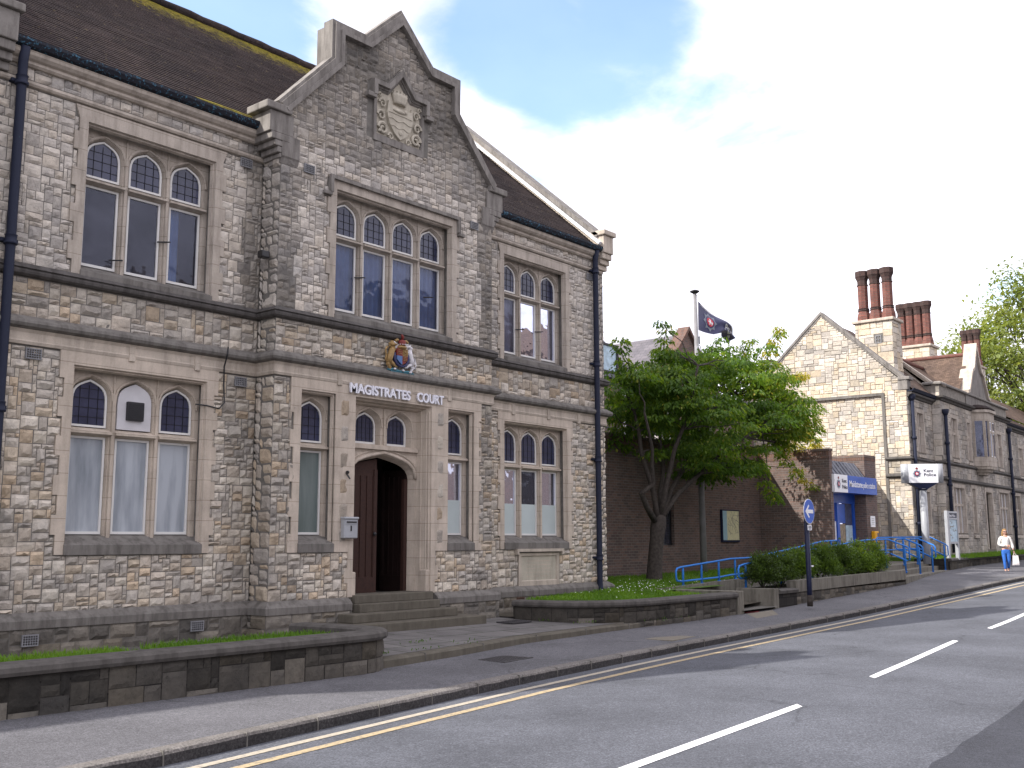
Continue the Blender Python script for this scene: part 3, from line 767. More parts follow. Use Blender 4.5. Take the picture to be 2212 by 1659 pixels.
# coping of the stepped gable, with kneelers
bm = bm_new()
pts = [(XC+2.93, 6.99), (XC+2.56, 7.06)]+[(XC+a, z) for a, z in GAB[1:]]
cop = [(XC+2.62, 7.08), (XC+1.47, 8.30), (XC+1.47, 8.90), (XC+.80, 8.90), (XC, 9.66), (XC-.80, 8.90), (XC-1.47, 8.90), (XC-1.47, 8.30), (XC-2.62, 7.08)]
ribbon(bm, cop, -.13, -.02, FY(YB), -.075, .44)
ribbon(bm, cop, -.02, .055, FY(YB), -.11, .47)
ribbon(bm, [(a+(XC-a)*.0, z) for a, z in cop], -.18, -.13, FY(YB), -.035, .2)
for s in (-1, 1):
    a, b = sorted((XC+s*2.50, XC+s*3.02)); bbox(bm, a, b, YB-.10, YB+.47, 7.0, 7.13, .02)
    a, b = sorted((XC+s*2.44, XC+s*2.92)); bbox(bm, a, b, YB-.05, YB+.45, 6.64, 6.998, .01)
    sweep(bm, [(XC+s*2.30-(0 if s < 0 else 0), YB), (XC+s*2.66, YB)] if s > 0 else [(XC+s*2.66, YB), (XC+s*2.30, YB)], [(-.3, 6.16), (.0, 6.16), (.03, 6.25), (.05, 6.28), (.05, 6.64), (-.3, 6.64)])
    for z0, z1, o in ((6.52, 6.64, .24), (6.42, 6.518, .17), (6.32, 6.418, .10), (6.24, 6.318, .05)):
        a, b = sorted((XC+s*2.50, XC+s*(2.64+o))); bbox(bm, a, b, YB-.02-o*.15, YB+.42, z0, z1, .015)
obj('gable_coping', bm, 'gable_stone', court)
# end gables: raised coping with kneelers
for nm, x0, x1 in (('end_coping', XR-.34, XR+.07), ('end_coping', XL-.12, XL+.30)):
    bm = bm_new(); fy = lambda u, v, d, x0=x0: Vector((x0+d, u, v))
    e = [(13.9, 7.12), (18.45, 11.12), (23, 7.12)]
    ribbon(bm, e, -.24, -.02, fy, .04, x1-x0-.04)
    bbox(bm, x0-.03, x1+.05, 13.66, 14.12, 7.14, 7.26, .02)
    bbox(bm, x0+.02, x1, 13.72, 14.2, 6.72, 7.138, .015)
    for z0, z1, o in ((6.58, 6.718, .22), (6.46, 6.578, .15), (6.34, 6.458, .08)): bbox(bm, x0+.03, x1-.01, YW-.02-o, YW+.1, z0, z1, .015)
    obj(nm, bm, 'dressed_plain' if x0 > 10 else 'gable_stone', court)
    bm = bm_new(); ribbon(bm, e, -.02, .07, fy, -.03, x1-x0+.03); obj('coping_slab', bm, 'gable_stone', court)
bm = bm_new(); ribbon(bm, [(13.8, 6.92), (18.45, 10.98)], -.02, .05, lambda u, v, d: Vector((XR-.42+d, u, v)), 0, .12); obj('flashing', bm, 'sign_white', court)

# ---- windows ----------------------------------------------------------------
def tooth(x0, x1, z0, z1, wa, wb, pitch, both=True):
    """outline of a jamb surround whose blocks are alternately long and short"""
    zs = [z0]
    while zs[-1] < z1-pitch*1.2: zs.append(zs[-1]+pitch)
    zs.append(z1); r = []
    for i, (a, b) in enumerate(zip(zs, zs[1:])): w = wb if i % 2 else wa; r += [(x1+w, a), (x1+w, b)]
    l = []
    for i, (a, b) in enumerate(zip(zs, zs[1:])): w = wb if i % 2 else wa; l += [(x0-w, a), (x0-w, b)]
    return r+l[::-1]
def glass_kind(k): return {'d': 'window_glass', 'l': 'lead_glass', 'f': 'frosted_pane', 'g': 'frosted_green'}[k]
def window(name, parent, cx, Y, n, pitch, a, hw, zs, ztop, zb, zt0, zt1, zsp, h, stone, lower, upper, curtain=None, surround=True, film=None, panel=None, f=None, sill='grey_stone'):
    f = f or FY(Y); bm = bm_new(); xs = [cx+(i-(n-1)/2)*pitch for i in range(n)]
    if surround:
        o = tooth(cx-hw, cx+hw, zs, ztop+.02, .13, .20, .27); k = len(o)//2
        o = o[:k]+[(cx+hw+.20, ztop+.215), (cx-hw-.20, ztop+.215)]+o[k:]
        h0 = rect(cx-hw, cx+hw, zs+.001, ztop)
        plate(bm, o, [h0], f, -.024, .02, [rect(cx-hw+.012, cx+hw-.012, zs+.001, ztop-.012)])
    fr0 = rect(cx-hw, cx+hw, zs, ztop)
    plate(bm, fr0, [rect(cx-hw+.03, cx+hw-.03, zs, ztop-.03)], f, .022, .07, [rect(cx-hw+.05, cx+hw-.05, zs, ztop-.05)])
    hf, hk = [], []
    for x in xs:
        hf += [rect(x-a-.025, x+a+.025, zb-.03, zt0+.01), arch(x, a+.03, zt1-.01, zsp, h+.035)]
        hk += [rect(x-a, x+a, zb, zt0-.015), arch(x, a, zt1+.02, zsp, h)]
    plate(bm, rect(cx-hw+.002, cx+hw-.002, zs+.03, ztop-.002), hf, f, .185, .275, hk)
    for x in xs:                                       # mullion rolls and arch mouldings
        ac = arch(x, a+.055, zsp-.02, zsp, h+.06)[2:]
        tube(bm, [f(p, q, .175) for p, q in ac], .020, 6)
    for i in range(n-1):
        x = (xs[i]+xs[i+1])/2; tube(bm, [f(x, zb-.05, .165), f(x, zsp+.1, .165)], .030, 6)
        tube(bm, [f(x, zsp+.05, .17), f(x, ztop-.03, .175)], .016, 6)
    w = obj(name, bm, stone, parent)
    bm = bm_new()                                     # transom weathering, sloping sill
    P = [(.275, zt1+.018), (.11, zt0+.05), (.11, zt0+.02), (.275, zt0-.03)]
    for i in range(n):
        e = pitch/2-.03 if n > 1 else a+.07
        va = [bm.verts.new(f(xs[i]-e, z, d)) for d, z in P]; vb = [bm.verts.new(f(xs[i]+e, z, d)) for d, z in P]
        for j in range(4): bm.faces.new((va[j], vb[j], vb[(j+1) % 4], va[(j+1) % 4]))
        bm.faces.new(va); bm.faces.new(vb[::-1])
    obj('transom', bm, stone, w)
    bm = bm_new(); P = [(.29, zb+.01), (.18, zb-.03), (-.045, zs+.13), (-.045, zs-.005), (.29, zs-.005)]
    va = [bm.verts.new(f(cx-hw-.004, z, d)) for d, z in P]; vb = [bm.verts.new(f(cx+hw+.004, z, d)) for d, z in P]
    for j in range(5): bm.faces.new((va[j], vb[j], vb[(j+1) % 5], va[(j+1) % 5]))
    bm.faces.new(va); bm.faces.new(vb[::-1]); obj('sill', bm, sill, w)
    bm = bm_new(); t = .032
    for i, x in enumerate(xs):
        plate(bm, rect(x-a+.001, x+a-.001, zb+.001, zt0-.016), [rect(x-a+t, x+a-t, zb+t+.008, zt0-.015-t)], f, .222, .258)
        if not (panel == i): plate(bm, arch(x, a-.001, zt1+.021, zsp, h-.002), [arch(x, a-t, zt1+.02+t, zsp, h-t)], f, .225, .258)
    obj('casement', bm, 'white_paint', w)
    for i, x in enumerate(xs):
        bm = bm_new(); quad(bm, *[f(p, q, .245) for p, q in rect(x-a+.02, x+a-.02, zb+.02, zt0-.03)]); obj('pane', bm, glass_kind(lower[i]), w)
        bm = bm_new()
        if panel == i:
            plate(bm, arch(x, a-.002, zt1+.02, zsp, h), [], f, .205, .245); obj('blanking_panel', bm, 'panel_white', w)
            bm = bm_new(); bx = f(x, zt1+.30, .205)
            bbox(bm, bx.x-.135, bx.x+.135, bx.y-.05, bx.y+.01, bx.z-.14, bx.z+.14, .01)
            for k in range(9): box(bm, bx.x-.12, bx.x+.12, bx.y-.058, bx.y-.052, bx.z-.115+k*.027, bx.z-.10+k*.027)
            obj('extractor_vent', bm, 'dark_metal', w)
        else:
            pts = arch(x, a-.02, zt1+.03, zsp, h-.02); c = bm.faces.new([bm.verts.new(f(p, q, .245)) for p, q in pts]); obj('pane', bm, 'lead_glass', w)
    for i, x in enumerate(xs):
        bm = bm_new()
        if panel == i: continue
        for k in range(1, 4): u = x-a+2*a*k/4; box_f(bm, f, u-.003, u+.003, zt1+.03, zsp+h*.72, .236, .243)
        zq = zt1+.03
        while zq < zsp+h*.6: box_f(bm, f, x-a+.03, x+a-.03, zq-.003, zq+.003, .237, .2425); zq += .135
        obj('leading', bm, 'leading', w)
    if curtain:
        for i, x in enumerate(xs):
            c = curtain[i]
            if c == ' ': continue
            bm = bm_new(); rows = []
            for k in range(33):
                u = x-pitch/2+.01+(pitch-.02)*k/32; d = .36+.035*math.sin(k*1.15+i)+.012*math.sin(k*2.7)
                if c == 'h' and k > 16: break
                if c == 'r' and k < 18: continue
                rows.append([f(u, zb-.05, d), f(u, zsp+h, d)])
            grid(bm, rows); obj('curtain', bm, 'curtain_blue' if c in 'bhr' else 'curtain_grey', w)
    if film:
        for x in xs:
            bm = bm_new(); quad(bm, *[f(p, q, .241) for p, q in rect(x-a+.03, x+a-.03, zb+.04, film)]); obj('privacy_film', bm, 'frost_film', w)
    return w
def box_f(bm, f, u0, u1, v0, v1, d0, d1):
    v = [bm.verts.new(f(u, q, d)) for q in (v0, v1) for d in (d0, d1) for u in (u0, u1)]
    for fc in ((0, 2, 3, 1), (4, 5, 7, 6), (0, 1, 5, 4), (2, 6, 7, 3), (0, 4, 6, 2), (1, 3, 7, 5)): bm.faces.new([v[i] for i in fc])
LOW = dict(zs=-.18, ztop=2.45, zb=.10, zt0=1.50, zt1=1.60, zsp=2.01, h=.30)
UPP = dict(zs=3.68, ztop=6.02, zb=3.95, zt0=5.18, zt1=5.27, zsp=5.59, h=.30)
window('window', court, wing_c[0], YW, 3, .70, .275, 1.08, **LOW, stone='dressed_stone', lower='fff', upper='lll', panel=1)
window('window', court, wing_c[0], YW, 3, .70, .275, 1.08, **UPP, stone='upper_dressed', lower='ddd', upper='lll', curtain='  h')
window('window', court, wing_c[1], YW, 3, .70, .275, 1.08, **LOW, stone='dressed_stone', lower='ddd', upper='lll', film=.76)
window('window', court, wing_c[1], YW, 3, .70, .275, 1.08, **UPP, stone='upper_dressed', lower='ddd', upper='lll', curtain='ggg')
window('window', court, XC, YB, 4, .71, .275, 1.45, **UPP, stone='upper_dressed', lower='dddd', upper='llll', curtain='bbbb')
for s, k, fl in ((-1, 'g', None), (1, 'd', .76)):
    window('window', court, XC+s*1.735, YB, 1, .6, .27, .365, **LOW, stone='dressed_stone', lower=k, upper='l', surround=False, film=fl)
# hood over the middle upper window
bm = bm_new(); ribbon(bm, [(XC-1.60, 5.92), (XC-1.60, 6.20), (XC+1.60, 6.20), (XC+1.60, 5.92)], -.03, .035, FY(YB), -.085, .02)
for s in (-1, 1): bbox(bm, XC+s*1.68-.09, XC+s*1.68+.09, YB-.08, YB+.02, 5.86, 5.925, .01)
obj('hood_mould', bm, 'gable_stone', court)
# stepped ends of window stooling on the cornice band
for x in (8.0, 9.1, 11.55, 13.2, 14.25, 16.7, 17.9, 19.0):
    bm = bm_new(); Y = YB if BX0 < x < BX1 else YW
    for z0, z1, o in ((2.60, 2.71, .052), (2.71, 2.845, .045)): bbox(bm, x-.05, x+.05, Y-o, Y, z0, z1, .008)
    obj('cornice_block', bm, 'dressed_plain', court)

# ---- doorway ------------------------------------------------------------------
bm = bm_new(); f = FY(YB)
o = []
for s in (1,):
    zs = [-.18, .10, .38, .66, .94, 1.22, 1.5, 1.78, 2.06, 2.34]; r = []
    for i, (a, b) in enumerate(zip(zs, zs[1:])): w = 2.24 if i % 2 else 2.31; r += [(XC+w, a), (XC+w, b)]
    l = [(2*XC-x, z) for x, z in r]
    low = [(1.05, -.18), (1.05, -.45), (1.12, -.45), (1.12, -.70), (1.04, -.70), (1.04, -.93), (.93, -.93)]
    lowr = [(XC+a, z) for a, z in reversed(low)]; lowl = [(XC-a, z) for a, z in low]
    o = [(XC+.93, 2.47)]+[(XC+.93, -.93)]+lowr[1:]+[p for p in r]+[(XC+2.31, 2.638), (XC-2.31, 2.638)]+l[::-1]+lowl[:-1]+[(XC-.93, -.93), (XC-.93, 2.47)]
    # the side-light openings and the little squares of rubble are holes
hs = [rect(XC+s*1.735-.365, XC+s*1.735+.365, -.179, 2.45) for s in (-1, 1)]
o2 = [p for i, p in enumerate(o) if i == 0 or (abs(p[0]-o[i-1][0])+abs(p[1]-o[i-1][1])) > 1e-5]
# the sides below the side-lights stay open: outline runs round them
def clean(o):
    r = []
    for p in o:
        if not r or (abs(p[0]-r[-1][0])+abs(p[1]-r[-1][1])) > 1e-4: r.append(p)
    return r
for s in (-1, 1):
    jamb = clean([(XC+s*.93, -.93), (XC+s*1.04, -.93), (XC+s*1.04, -.70), (XC+s*1.12, -.70), (XC+s*1.12, -.45), (XC+s*1.05, -.45), (XC+s*1.05, -.185), (XC+s*1.37, -.185), (XC+s*1.37, 2.45), (XC+s*.93, 2.45)])
    plate(bm, jamb, [], f, -.022, .02)
    zs = [-.185, .10, .38, .66, .94, 1.22, 1.5, 1.78, 2.06, 2.45]; r = []
    for i, (a, b) in enumerate(zip(zs, zs[1:])): w = 2.24 if i % 2 else 2.31; r += [(XC+s*w, a), (XC+s*w, b)]
    plate(bm, clean([(XC+s*2.10, -.185)]+r+[(XC+s*2.10, 2.45)]), [], f, -.022, .02)
plate(bm, rect(XC-2.31, XC+2.31, 2.4502, 2.638), [], f, -.022, .02)
# splayed, moulded reveals in four orders
orders = [(.93, 2.46, .0), (.90, 2.43, .07), (.885, 2.41, .075), (.86, 2.39, .17), (.845, 2.375, .175), (.82, 2.35, .27)]
for (a0, t0, d0), (a1, t1, d1) in zip(orders, orders[1:]):
    for s in (-1, 1): quad(bm, f(XC+s*a0, -.93, d0), f(XC+s*a1, -.93, d1), f(XC+s*a1, t1, d1), f(XC+s*a0, t0, d0))
    quad(bm, f(XC-a0, t0, d0), f(XC-a1, t1, d1), f(XC+a1, t1, d1), f(XC+a0, t0, d0))
for s in (-1, 1):
    for d, a in ((.075, .892), (.175, .852), (.03, .915)): tube(bm, [f(XC+s*a, -.55, d), f(XC+s*a, 2.36, d)], .022, 6)
    bbox(bm, XC+s*.89-.055, XC+s*.89+.055, YB+.0, YB+.25, -.93, -.52, .02)
dl = [XC-.38, XC+.38]
hf = [arch(x, .30, 1.68, 2.0, .31) for x in dl]; hk = [arch(x, .255, 1.70, 2.0, .26) for x in dl]
DA = arch(XC, .80, -.93, 1.10, .42); DB = arch(XC, .755, -.93, 1.10, .375)
plate(bm, rect(XC-.83, XC+.83, -.935, 2.36), hf+[[(p, max(q, -.93)) for p, q in DA]], f, .272, .42, hk+[DB])
tube(bm, [f(p, q, .262) for p, q in arch(XC, .80, 1.0, 1.12, .44)[2:]], .034, 7); tube(bm, [f(p, q, .268) for p, q in arch(XC, .85, 1.0, 1.14, .50)[2:]], .018, 6)
box_f(bm, f, XC-.82, XC+.82, 1.60, 1.66, .21, .275); box_f(bm, f, XC-.82, XC+.82, 1.66, 1.685, .235, .275)
tube(bm, [f(XC, 1.68, .25), f(XC, 2.34, .255)], .024, 6)
for x in dl: tube(bm, [f(p, q, .258) for p, q in arch(x, .325, 1.9, 2.0, .335)[2:]], .018, 6)
door = obj('doorway', bm, 'dressed_stone', court)
bm = bm_new()
for x in dl: plate(bm, arch(x, .254, 1.701, 2.0, .259), [arch(x, .222, 1.735, 2.0, .225)], f, .36, .40)
obj('fanlight_frame', bm, 'white_paint', door)
for x in dl: bm = bm_new(); bm.faces.new([bm.verts.new(f(p, q, .385)) for p, q in arch(x, .24, 1.71, 2.0, .24)]); obj('fanlight_pane', bm, 'lead_glass', door)
bm = bm_new()
for x in dl:
    for k in range(1, 5): u = x-.24+.48*k/5; box_f(bm, f, u-.003, u+.003, 1.73, 2.18, .378, .382)
    for k in range(5): box_f(bm, f, x-.23, x+.23, 1.8+k*.09, 1.806+k*.09, .3785, .3815)
obj('leading', bm, 'leading', door)
def leaf(bm, x0, x1, top, f2):
    box_f(bm, f2, x0, x1, -.925, top, .0, .05)
    n = 4; w = (x1-x0-.16)/n
    for i in range(n+1): u = x0+.08+i*w; box_f(bm, f2, u-.011, u+.011, -.62, top-.12, -.014, .0)
    box_f(bm, f2, x0, x0+.075, -.925, top-.02, -.022, -.001); box_f(bm, f2, x1-.075, x1, -.925, top-.001, -.022, -.001)
    box_f(bm, f2, x0+.076, x1-.076, -.925, -.63, -.022, -.001)
bm = bm_new(); leaf(bm, XC-.755, XC-.005, 1.26, FY(YB+.43)); lf = obj('door_leaf', bm, 'door_wood', door)
bm = bm_new(); plate(bm, [(XC-.755, 1.261), (XC-.005, 1.261), (XC-.005, 1.45), (XC-.5, 1.36)], [], FY(YB+.43), 0, .05); obj('door_head', bm, 'door_wood', lf)
bm = bm_new(); blob(bm, (XC-.075, YB+.38, .12), (.035, .03, .035)); tube(bm, [(XC-.075, YB+.38, .12), (XC-.075, YB+.42, .12)], .015); obj('knob', bm, 'dark_metal', lf)
# right leaf swung into the hall
hinge = Vector((XC+.755, YB+.45, 0)); ang = R(-96)
def f_open(u, v, d):
    a = u-(XC+.755); c, s = math.cos(ang), math.sin(ang)
    return Vector((hinge.x+a*c-d*s, hinge.y+a*s*1.0+d*c, v))
bm = bm_new(); leaf(bm, XC+.005, XC+.755, 1.3, lambda u, v, d: f_open(u, v, d)); obj('door_leaf', bm, 'door_dark', door)  # hall shade on this leaf is put into a darker wood colour
bm = bm_new(); box(bm, XC+.68, XC+.755, YB+.425, YB+.50, -.925, 1.12); obj('door_post', bm, 'door_wood', door)
bm = bm_new(); box(bm, XC-1.0, XC+1.0, YB+.44, 16.6, -1.03, -.93); obj('hall_floor', bm, 'room_dark', door)
bm = bm_new(); quad(bm, (XC-1.1, 15.0, -1), (XC+1.1, 15.0, -1), (XC+1.1, 15.0, 2.4), (XC-1.1, 15.0, 2.4))
for i in range(7): box(bm, XC-.9+i*.3, XC-.88+i*.3, 14.985, 15.0, -.9, 2.2)
obj('inner_lobby', bm, 'door_dark', door)

# carved armorial panel in the gable
bm = bm_new(); f = FY(YB)
LAB = [(XC-.66, 8.0), (XC-.66, 8.24), (XC-.33, 8.24), (XC, 8.60), (XC+.33, 8.24), (XC+.66, 8.24), (XC+.66, 8.0)]
ribbon(bm, LAB, -.035, .05, f, -.12, .02); ribbon(bm, LAB, -.07, -.035, f, -.06, .02)
for s in (-1, 1): bbox(bm, XC+s*.74-.10, XC+s*.74+.10, YB-.11, YB, 7.93, 8.02, .012)
obj('panel_hood', bm, 'gable_stone', court)
bm = bm_new()
po = [(XC-.64, 7.17), (XC+.64, 7.17), (XC+.64, 8.21), (XC+.32, 8.21), (XC, 8.56), (XC-.32, 8.21), (XC-.64, 8.21)]
pi = [(XC-.57, 7.30), (XC+.57, 7.30), (XC+.57, 8.15), (XC+.29, 8.15), (XC, 8.47), (XC-.29, 8.15), (XC-.57, 8.15)]
plate(bm, po, [pi], f, -.03, .012, [[(XC+(x-XC)*.95, z+(.03 if z < 7.5 else -.03)) for x, z in pi]])
box(bm, XC-.72, XC+.72, YB-.02, YB, 7.17, 8.0) if False else None
apn = obj('armorial_panel', bm, 'gable_stone', court)
bm = bm_new()
bm.faces.new([bm.verts.new(f(x, z, .004)) for x, z in pi])
sh = [(-.30, 8.02), (-.26, 7.94), (.26, 7.94), (.30, 8.02), (.33, 7.78), (.27, 7.58), (.14, 7.42), (0, 7.33), (-.14, 7.42), (-.27, 7.58), (-.33, 7.78)]
plate(bm, [(XC+x, z) for x, z in sh], [], f, -.055, .004)
def wave(z, amp, x0=-.3, x1=.3): tube(bm, [f(XC+x0+(x1-x0)*k/12, z+amp*math.sin(k*1.05), -.058) for k in range(13)], .011, 5)
wave(7.80, .003); wave(7.68, .018, -.29, .29); wave(7.55, .018, -.24, .24)
blob(bm, (XC, YB-.06, 7.46), (.05, .02, .05)); blob(bm, (XC-.04, YB-.06, 7.87), (.17, .03, .035)); blob(bm, (XC+.12, YB-.06, 7.9), (.045, .03, .045))
tb_ = bm_new(); lathe(tb_, (0, 0, 8.02), [(.15, 0), (.155, .05), (.19, .13), (.20, .19), (.185, .19), (.15, .1)], 14); bmesh.ops.transform(tb_, matrix=Matrix.Translation((XC, YB-.02, 0)) @ Matrix.Diagonal((1, .38, 1, 1)), verts=tb_.verts)
me_ = bpy.data.meshes.new('t'); tb_.to_mesh(me_); tb_.free(); bm.from_mesh(me_); bpy.data.meshes.remove(me_)
for k in range(5): a = -.15+.075*k; bbox(bm, XC+a-.025, XC+a+.025, YB-.09+abs(a)*.25, YB-.03, 8.16, 8.26, .008)
def scroll(cx, cz, r, turns, s, w=.022):
    pts = []
    for k in range(22):
        t = k/21; a = t*turns*2*math.pi; q = r*(1-.75*t); pts.append(f(XC+s*(cx+q*math.cos(a)), cz+q*math.sin(a), -.03))
    tube(bm, pts, [w*(1.1-.6*k/21) for k in range(22)], 6)
for s in (-1, 1):
    scroll(.42, 7.44, .12, 1.4, s, .032); scroll(.46, 7.68, .10, 1.2, s, .026); scroll(.43, 7.92, .09, 1.3, s, .022); scroll(.22, 7.34, .07, 1.2, s, .02); scroll(.50, 8.06, .05, 1, s, .018)
    for k in range(3): blob(bm, (XC+s*(.50-.03*k), YB-.03, 7.38+.045*k), (.03, .025, .03))
obj('coat_of_arms', bm, 'carved_stone', apn)
# inscribed tablet under the right hand window
tx = 17.55
bm = bm_new(); plate(bm, rect(tx-.68, tx+.68, -.935, -.26), [rect(tx-.60, tx+.60, -.84, -.32)], FY(YW), -.03, .006, [rect(tx-.58, tx+.58, -.82, -.34)])
ribbon(bm, [(tx-.76, -.29), (tx-.76, -.205), (tx+.76, -.205), (tx+.76, -.29)], -.03, .03, FY(YW), -.09, .006)
tb = obj('inscribed_tablet', bm, 'dressed_plain', court)
bm = bm_new(); quad(bm, *[FY(YW)(a, b, -.004) for a, b in rect(tx-.6, tx+.6, -.84, -.32)]); obj('tablet_face', bm, 'carved_stone', tb)
rg_ = random.Random(5)
for k in range(5):
    z = -.43-.078*k; bm = bm_new(); rows = []; x = tx-.45+.05*rg_.random()
    while x < tx+.46:
        h = rg_.choice((.012, .012, .010, .002)); rows.append([(x, YW-.0065, z-h), (x, YW-.0065, z+h)]); x += .016
    grid(bm, rows, False); obj('worn_inscription', bm, 'dressed_stone', tb)
# air vents
def vent(x, z, Y, m, w=.11, h=.075):
    bm = bm_new(); plate(bm, rect(x-w, x+w, z-h, z+h), [rect(x-w+.012+(2*w-.024)*i/6+.004, x-w+.012+(2*w-.024)*(i+1)/6-.004, z-h+.012+(2*h-.024)*j/4+.004, z-h+.012+(2*h-.024)*(j+1)/4-.004) for i in range(6) for j in range(4)], FY(Y), -.05, -.02)
    obj('air_vent', bm, m, court)
for x, z, Y, m in ((9.86, 6.16, YW, 'vent_metal'), (10.78, 6.2, YB, 'vent_metal'), (14.93, 6.18, YB, 'vent_metal'), (19.5, 6.1, YW, 'vent_metal'), (6.55, 2.52, YW, 'vent_metal'), (9.9, 2.52, YW, 'vent_metal'),
                   (6.70, -1.28, YW-.11, 'vent_metal'), (9.21, -1.25, YW-.11, 'vent_metal'), (16.78, -1.22, YW-.11, 'vent_clay')): vent(x, z, Y, m)
# downpipes
def downpipe(x, z0, z1, parent, Y=YW, r=.065, shoe=True, m='pipe_paint'):
    bm = bm_new(); y = Y-.13
    pts = [(x, Y-.18, z1+.08), (x, y, z1-.12)]+[(x, y, z1-.3-(z1-.3-z0)*k/6) for k in range(7)]
    if shoe: pts += [(x, y-.02, z0-.1), (x+.02, y-.12, z0-.22)]
    tube(bm, pts, r, 10)
    for q in range(4):
        z = z0+.6+(z1-z0-1)*q/3; lathe(bm, (x, y, z), [(r, -.07), (r+.025, -.07), (r+.025, -.04), (r+.01, -.03), (r+.012, .05), (r+.022, .06), (r, .07)], 12)
        bbox(bm, x-.12, x+.12, y+.04, Y, z-.03, z+.02, .005)
    return obj('downpipe', bm, m, parent)
downpipe(6.10, -1.1, 6.66, court); downpipe(19.60, -.98, 6.66, court)
# security lamp bracket in the bay corner and the cable beside the left window
bm = bm_new(); tube(bm, [(10.20, 13.78, 4.60), (10.08, 13.74, 4.60)], .02); bbox(bm, 9.98, 10.14, 13.62, 13.76, 4.54, 4.66, .02); obj('security_lamp', bm, 'black_plastic', court)
bm = bm_new(); tube(bm, [(9.55, YW-.17, 3.02), (9.55, YW-.16, 2.9), (9.56, YW-.07, 2.72), (9.58, YW-.045, 2.45), (9.60, YW-.05, 2.15), (9.52, YW-.03, 2.05), (9.30, YW-.03, 2.08), (9.18, YW+.1, 2.1)], .012, 6); obj('cable', bm, 'black_plastic', court)
bm = bm_new(); blob(bm, (XC-1.12, YB-.06, 1.14), (.02, .045, .03)); tube(bm, [(XC-1.12, YB, 1.16), (XC-1.10, YB-.10, 1.03)], .014, 6); obj('door_bracket', bm, 'black_plastic', court)
# window stays
bm = bm_new()
for x, z, Y in ((7.68, 4.1, YW), (8.45, 4.55, YW), (12.03, 4.6, YB), (13.75, 4.55, YB), (17.05, 4.5, YW), (17.72, 4.55, YW)): tube(bm, [(x, Y+.2, z), (x+.17, Y+.10, z+.015)], .012, 6)
obj('window_stay', bm, 'dark_metal', court)
bm = bm_new(); tuft = random.Random(2)
for k in range(40):
    b = Vector((BX0-.12+tuft.uniform(-.1, .05), 13.78+tuft.uniform(-.05, .1), 6.85)); t = b+Vector((tuft.uniform(-.08, .08), tuft.uniform(-.1, .05), tuft.uniform(.1, .38)))
    v = [bm.verts.new(b+Vector((-.012, 0, 0))), bm.verts.new(b+Vector((.012, 0, 0))), bm.verts.new(t)]; bm.faces.new(v)
tag(obj('gutter_weed', bm, 'grass_blade', uv=False), 'green weed sprouting from the moss in the gutter beside the stepped gable', 'weed')

# unseen house added on the left, gabled like the bay to shadow the road
nb = thing('neighbouring_house', (2.7, 15, -1.6), 'gabled stone house standing left of the grey courthouse', 'house')
bm = bm_new(); plate(bm, [(.1, -1.6), (5.3, -1.6), (5.3, 7.0), (4.1, 8.3), (4.1, 8.85), (3.45, 8.85), (2.7, 9.6), (1.95, 8.85), (1.3, 8.85), (1.3, 8.3), (.1, 7.0)], [rect(1.7, 3.7, .2, 2.4), rect(1.7, 3.7, 3.8, 6)], FY(13.55), 0, .4)
for s in (1.7, 2.68, 3.66): box(bm, s, s+.06, 13.75, 13.9, .2, 6)
box(bm, .1, 5.3, 13.951, 14.2, -1.6, .1)
for x in (.1, 5.0): box(bm, x, x+.3, 13.951, 23, -1.6, 6.9)
obj('wall', bm, 'mortar_rubble', nb)
bm = bm_new()
for s in (-1, 1): quad(bm, (2.7, 13.9, 9.3), (2.7, 23, 9.3), (2.7+s*2.6, 23, 6.8), (2.7+s*2.6, 13.9, 6.8))
obj('roof', bm, 'plain_tiles', nb)
bm = bm_new(); box(bm, 1.5, 3.9, 14.2, 14.25, .1, 6.4); obj('window', bm, 'window_glass', nb)
bm = bm_new(); plate(bm, [(14.8, -1.6), (26, -1.6), (26, 7), (18.5, 13.0), (14.8, 7.0)], [], lambda u, v, d: Vector((-2.0-d, u, v)), 0, 14); obj('rear_wing', bm, 'mortar_rubble', nb)  # unseen tall block added to shade the left garden wall and footway

# lettering over the door
ls = thing('court_sign', (XC, YB, 2.58), 'white raised letters reading MAGISTRATES COURT over the arched doorway', 'sign')
put_text('MAGISTRATES', (11.76, YB-.055, 2.508), (1, 0, 0), (0, 0, 1), 1.43, .162, 'letter_white', ls, 'word', .026, .035)
put_text('COURT', (13.37, YB-.055, 2.508), (1, 0, 0), (0, 0, 1), .69, .162, 'letter_white', ls, 'word', .022, .035)

# royal arms in painted relief
ra = thing('royal_arms', (12.93, YB-.12, 3.02), 'painted royal coat of arms with gold lion and white unicorn above the lettering', 'coat of arms')
ax, ay, az = 12.90, YB-.10, 3.34
def A(x, z, d=0): return (ax+x*1.0, ay-d, az+z)
bm = bm_new()
def limb(pts, rs, n=7): tube(bm, [A(*p) for p in pts], rs, n)
limb([(-.27, -.20), (-.25, -.06), (-.21, .08), (-.19, .20)], [.05, .06, .06, .045]); blob(bm, A(-.205, .245, .02), (.055, .05, .055)); blob(bm, A(-.165, .235, .06), (.025, .03, .022))
for k in range(7): a = k*.9; blob(bm, A(-.215+.055*math.cos(a), .225+.055*math.sin(a), .01), (.025, .03, .025), seg=6, ring=5)
limb([(-.26, -.16), (-.29, -.24), (-.24, -.29), (-.25, -.34), (-.21, -.345)], [.05, .038, .028, .026, .018]); limb([(-.24, -.17), (-.17, -.21), (-.13, -.26), (-.08, -.255)], [.05, .036, .028, .018])
limb([(-.20, .12), (-.13, .13), (-.09, .17)], [.035, .026, .02]); limb([(-.20, .05), (-.13, .0), (-.08, .0)], [.035, .026, .02])
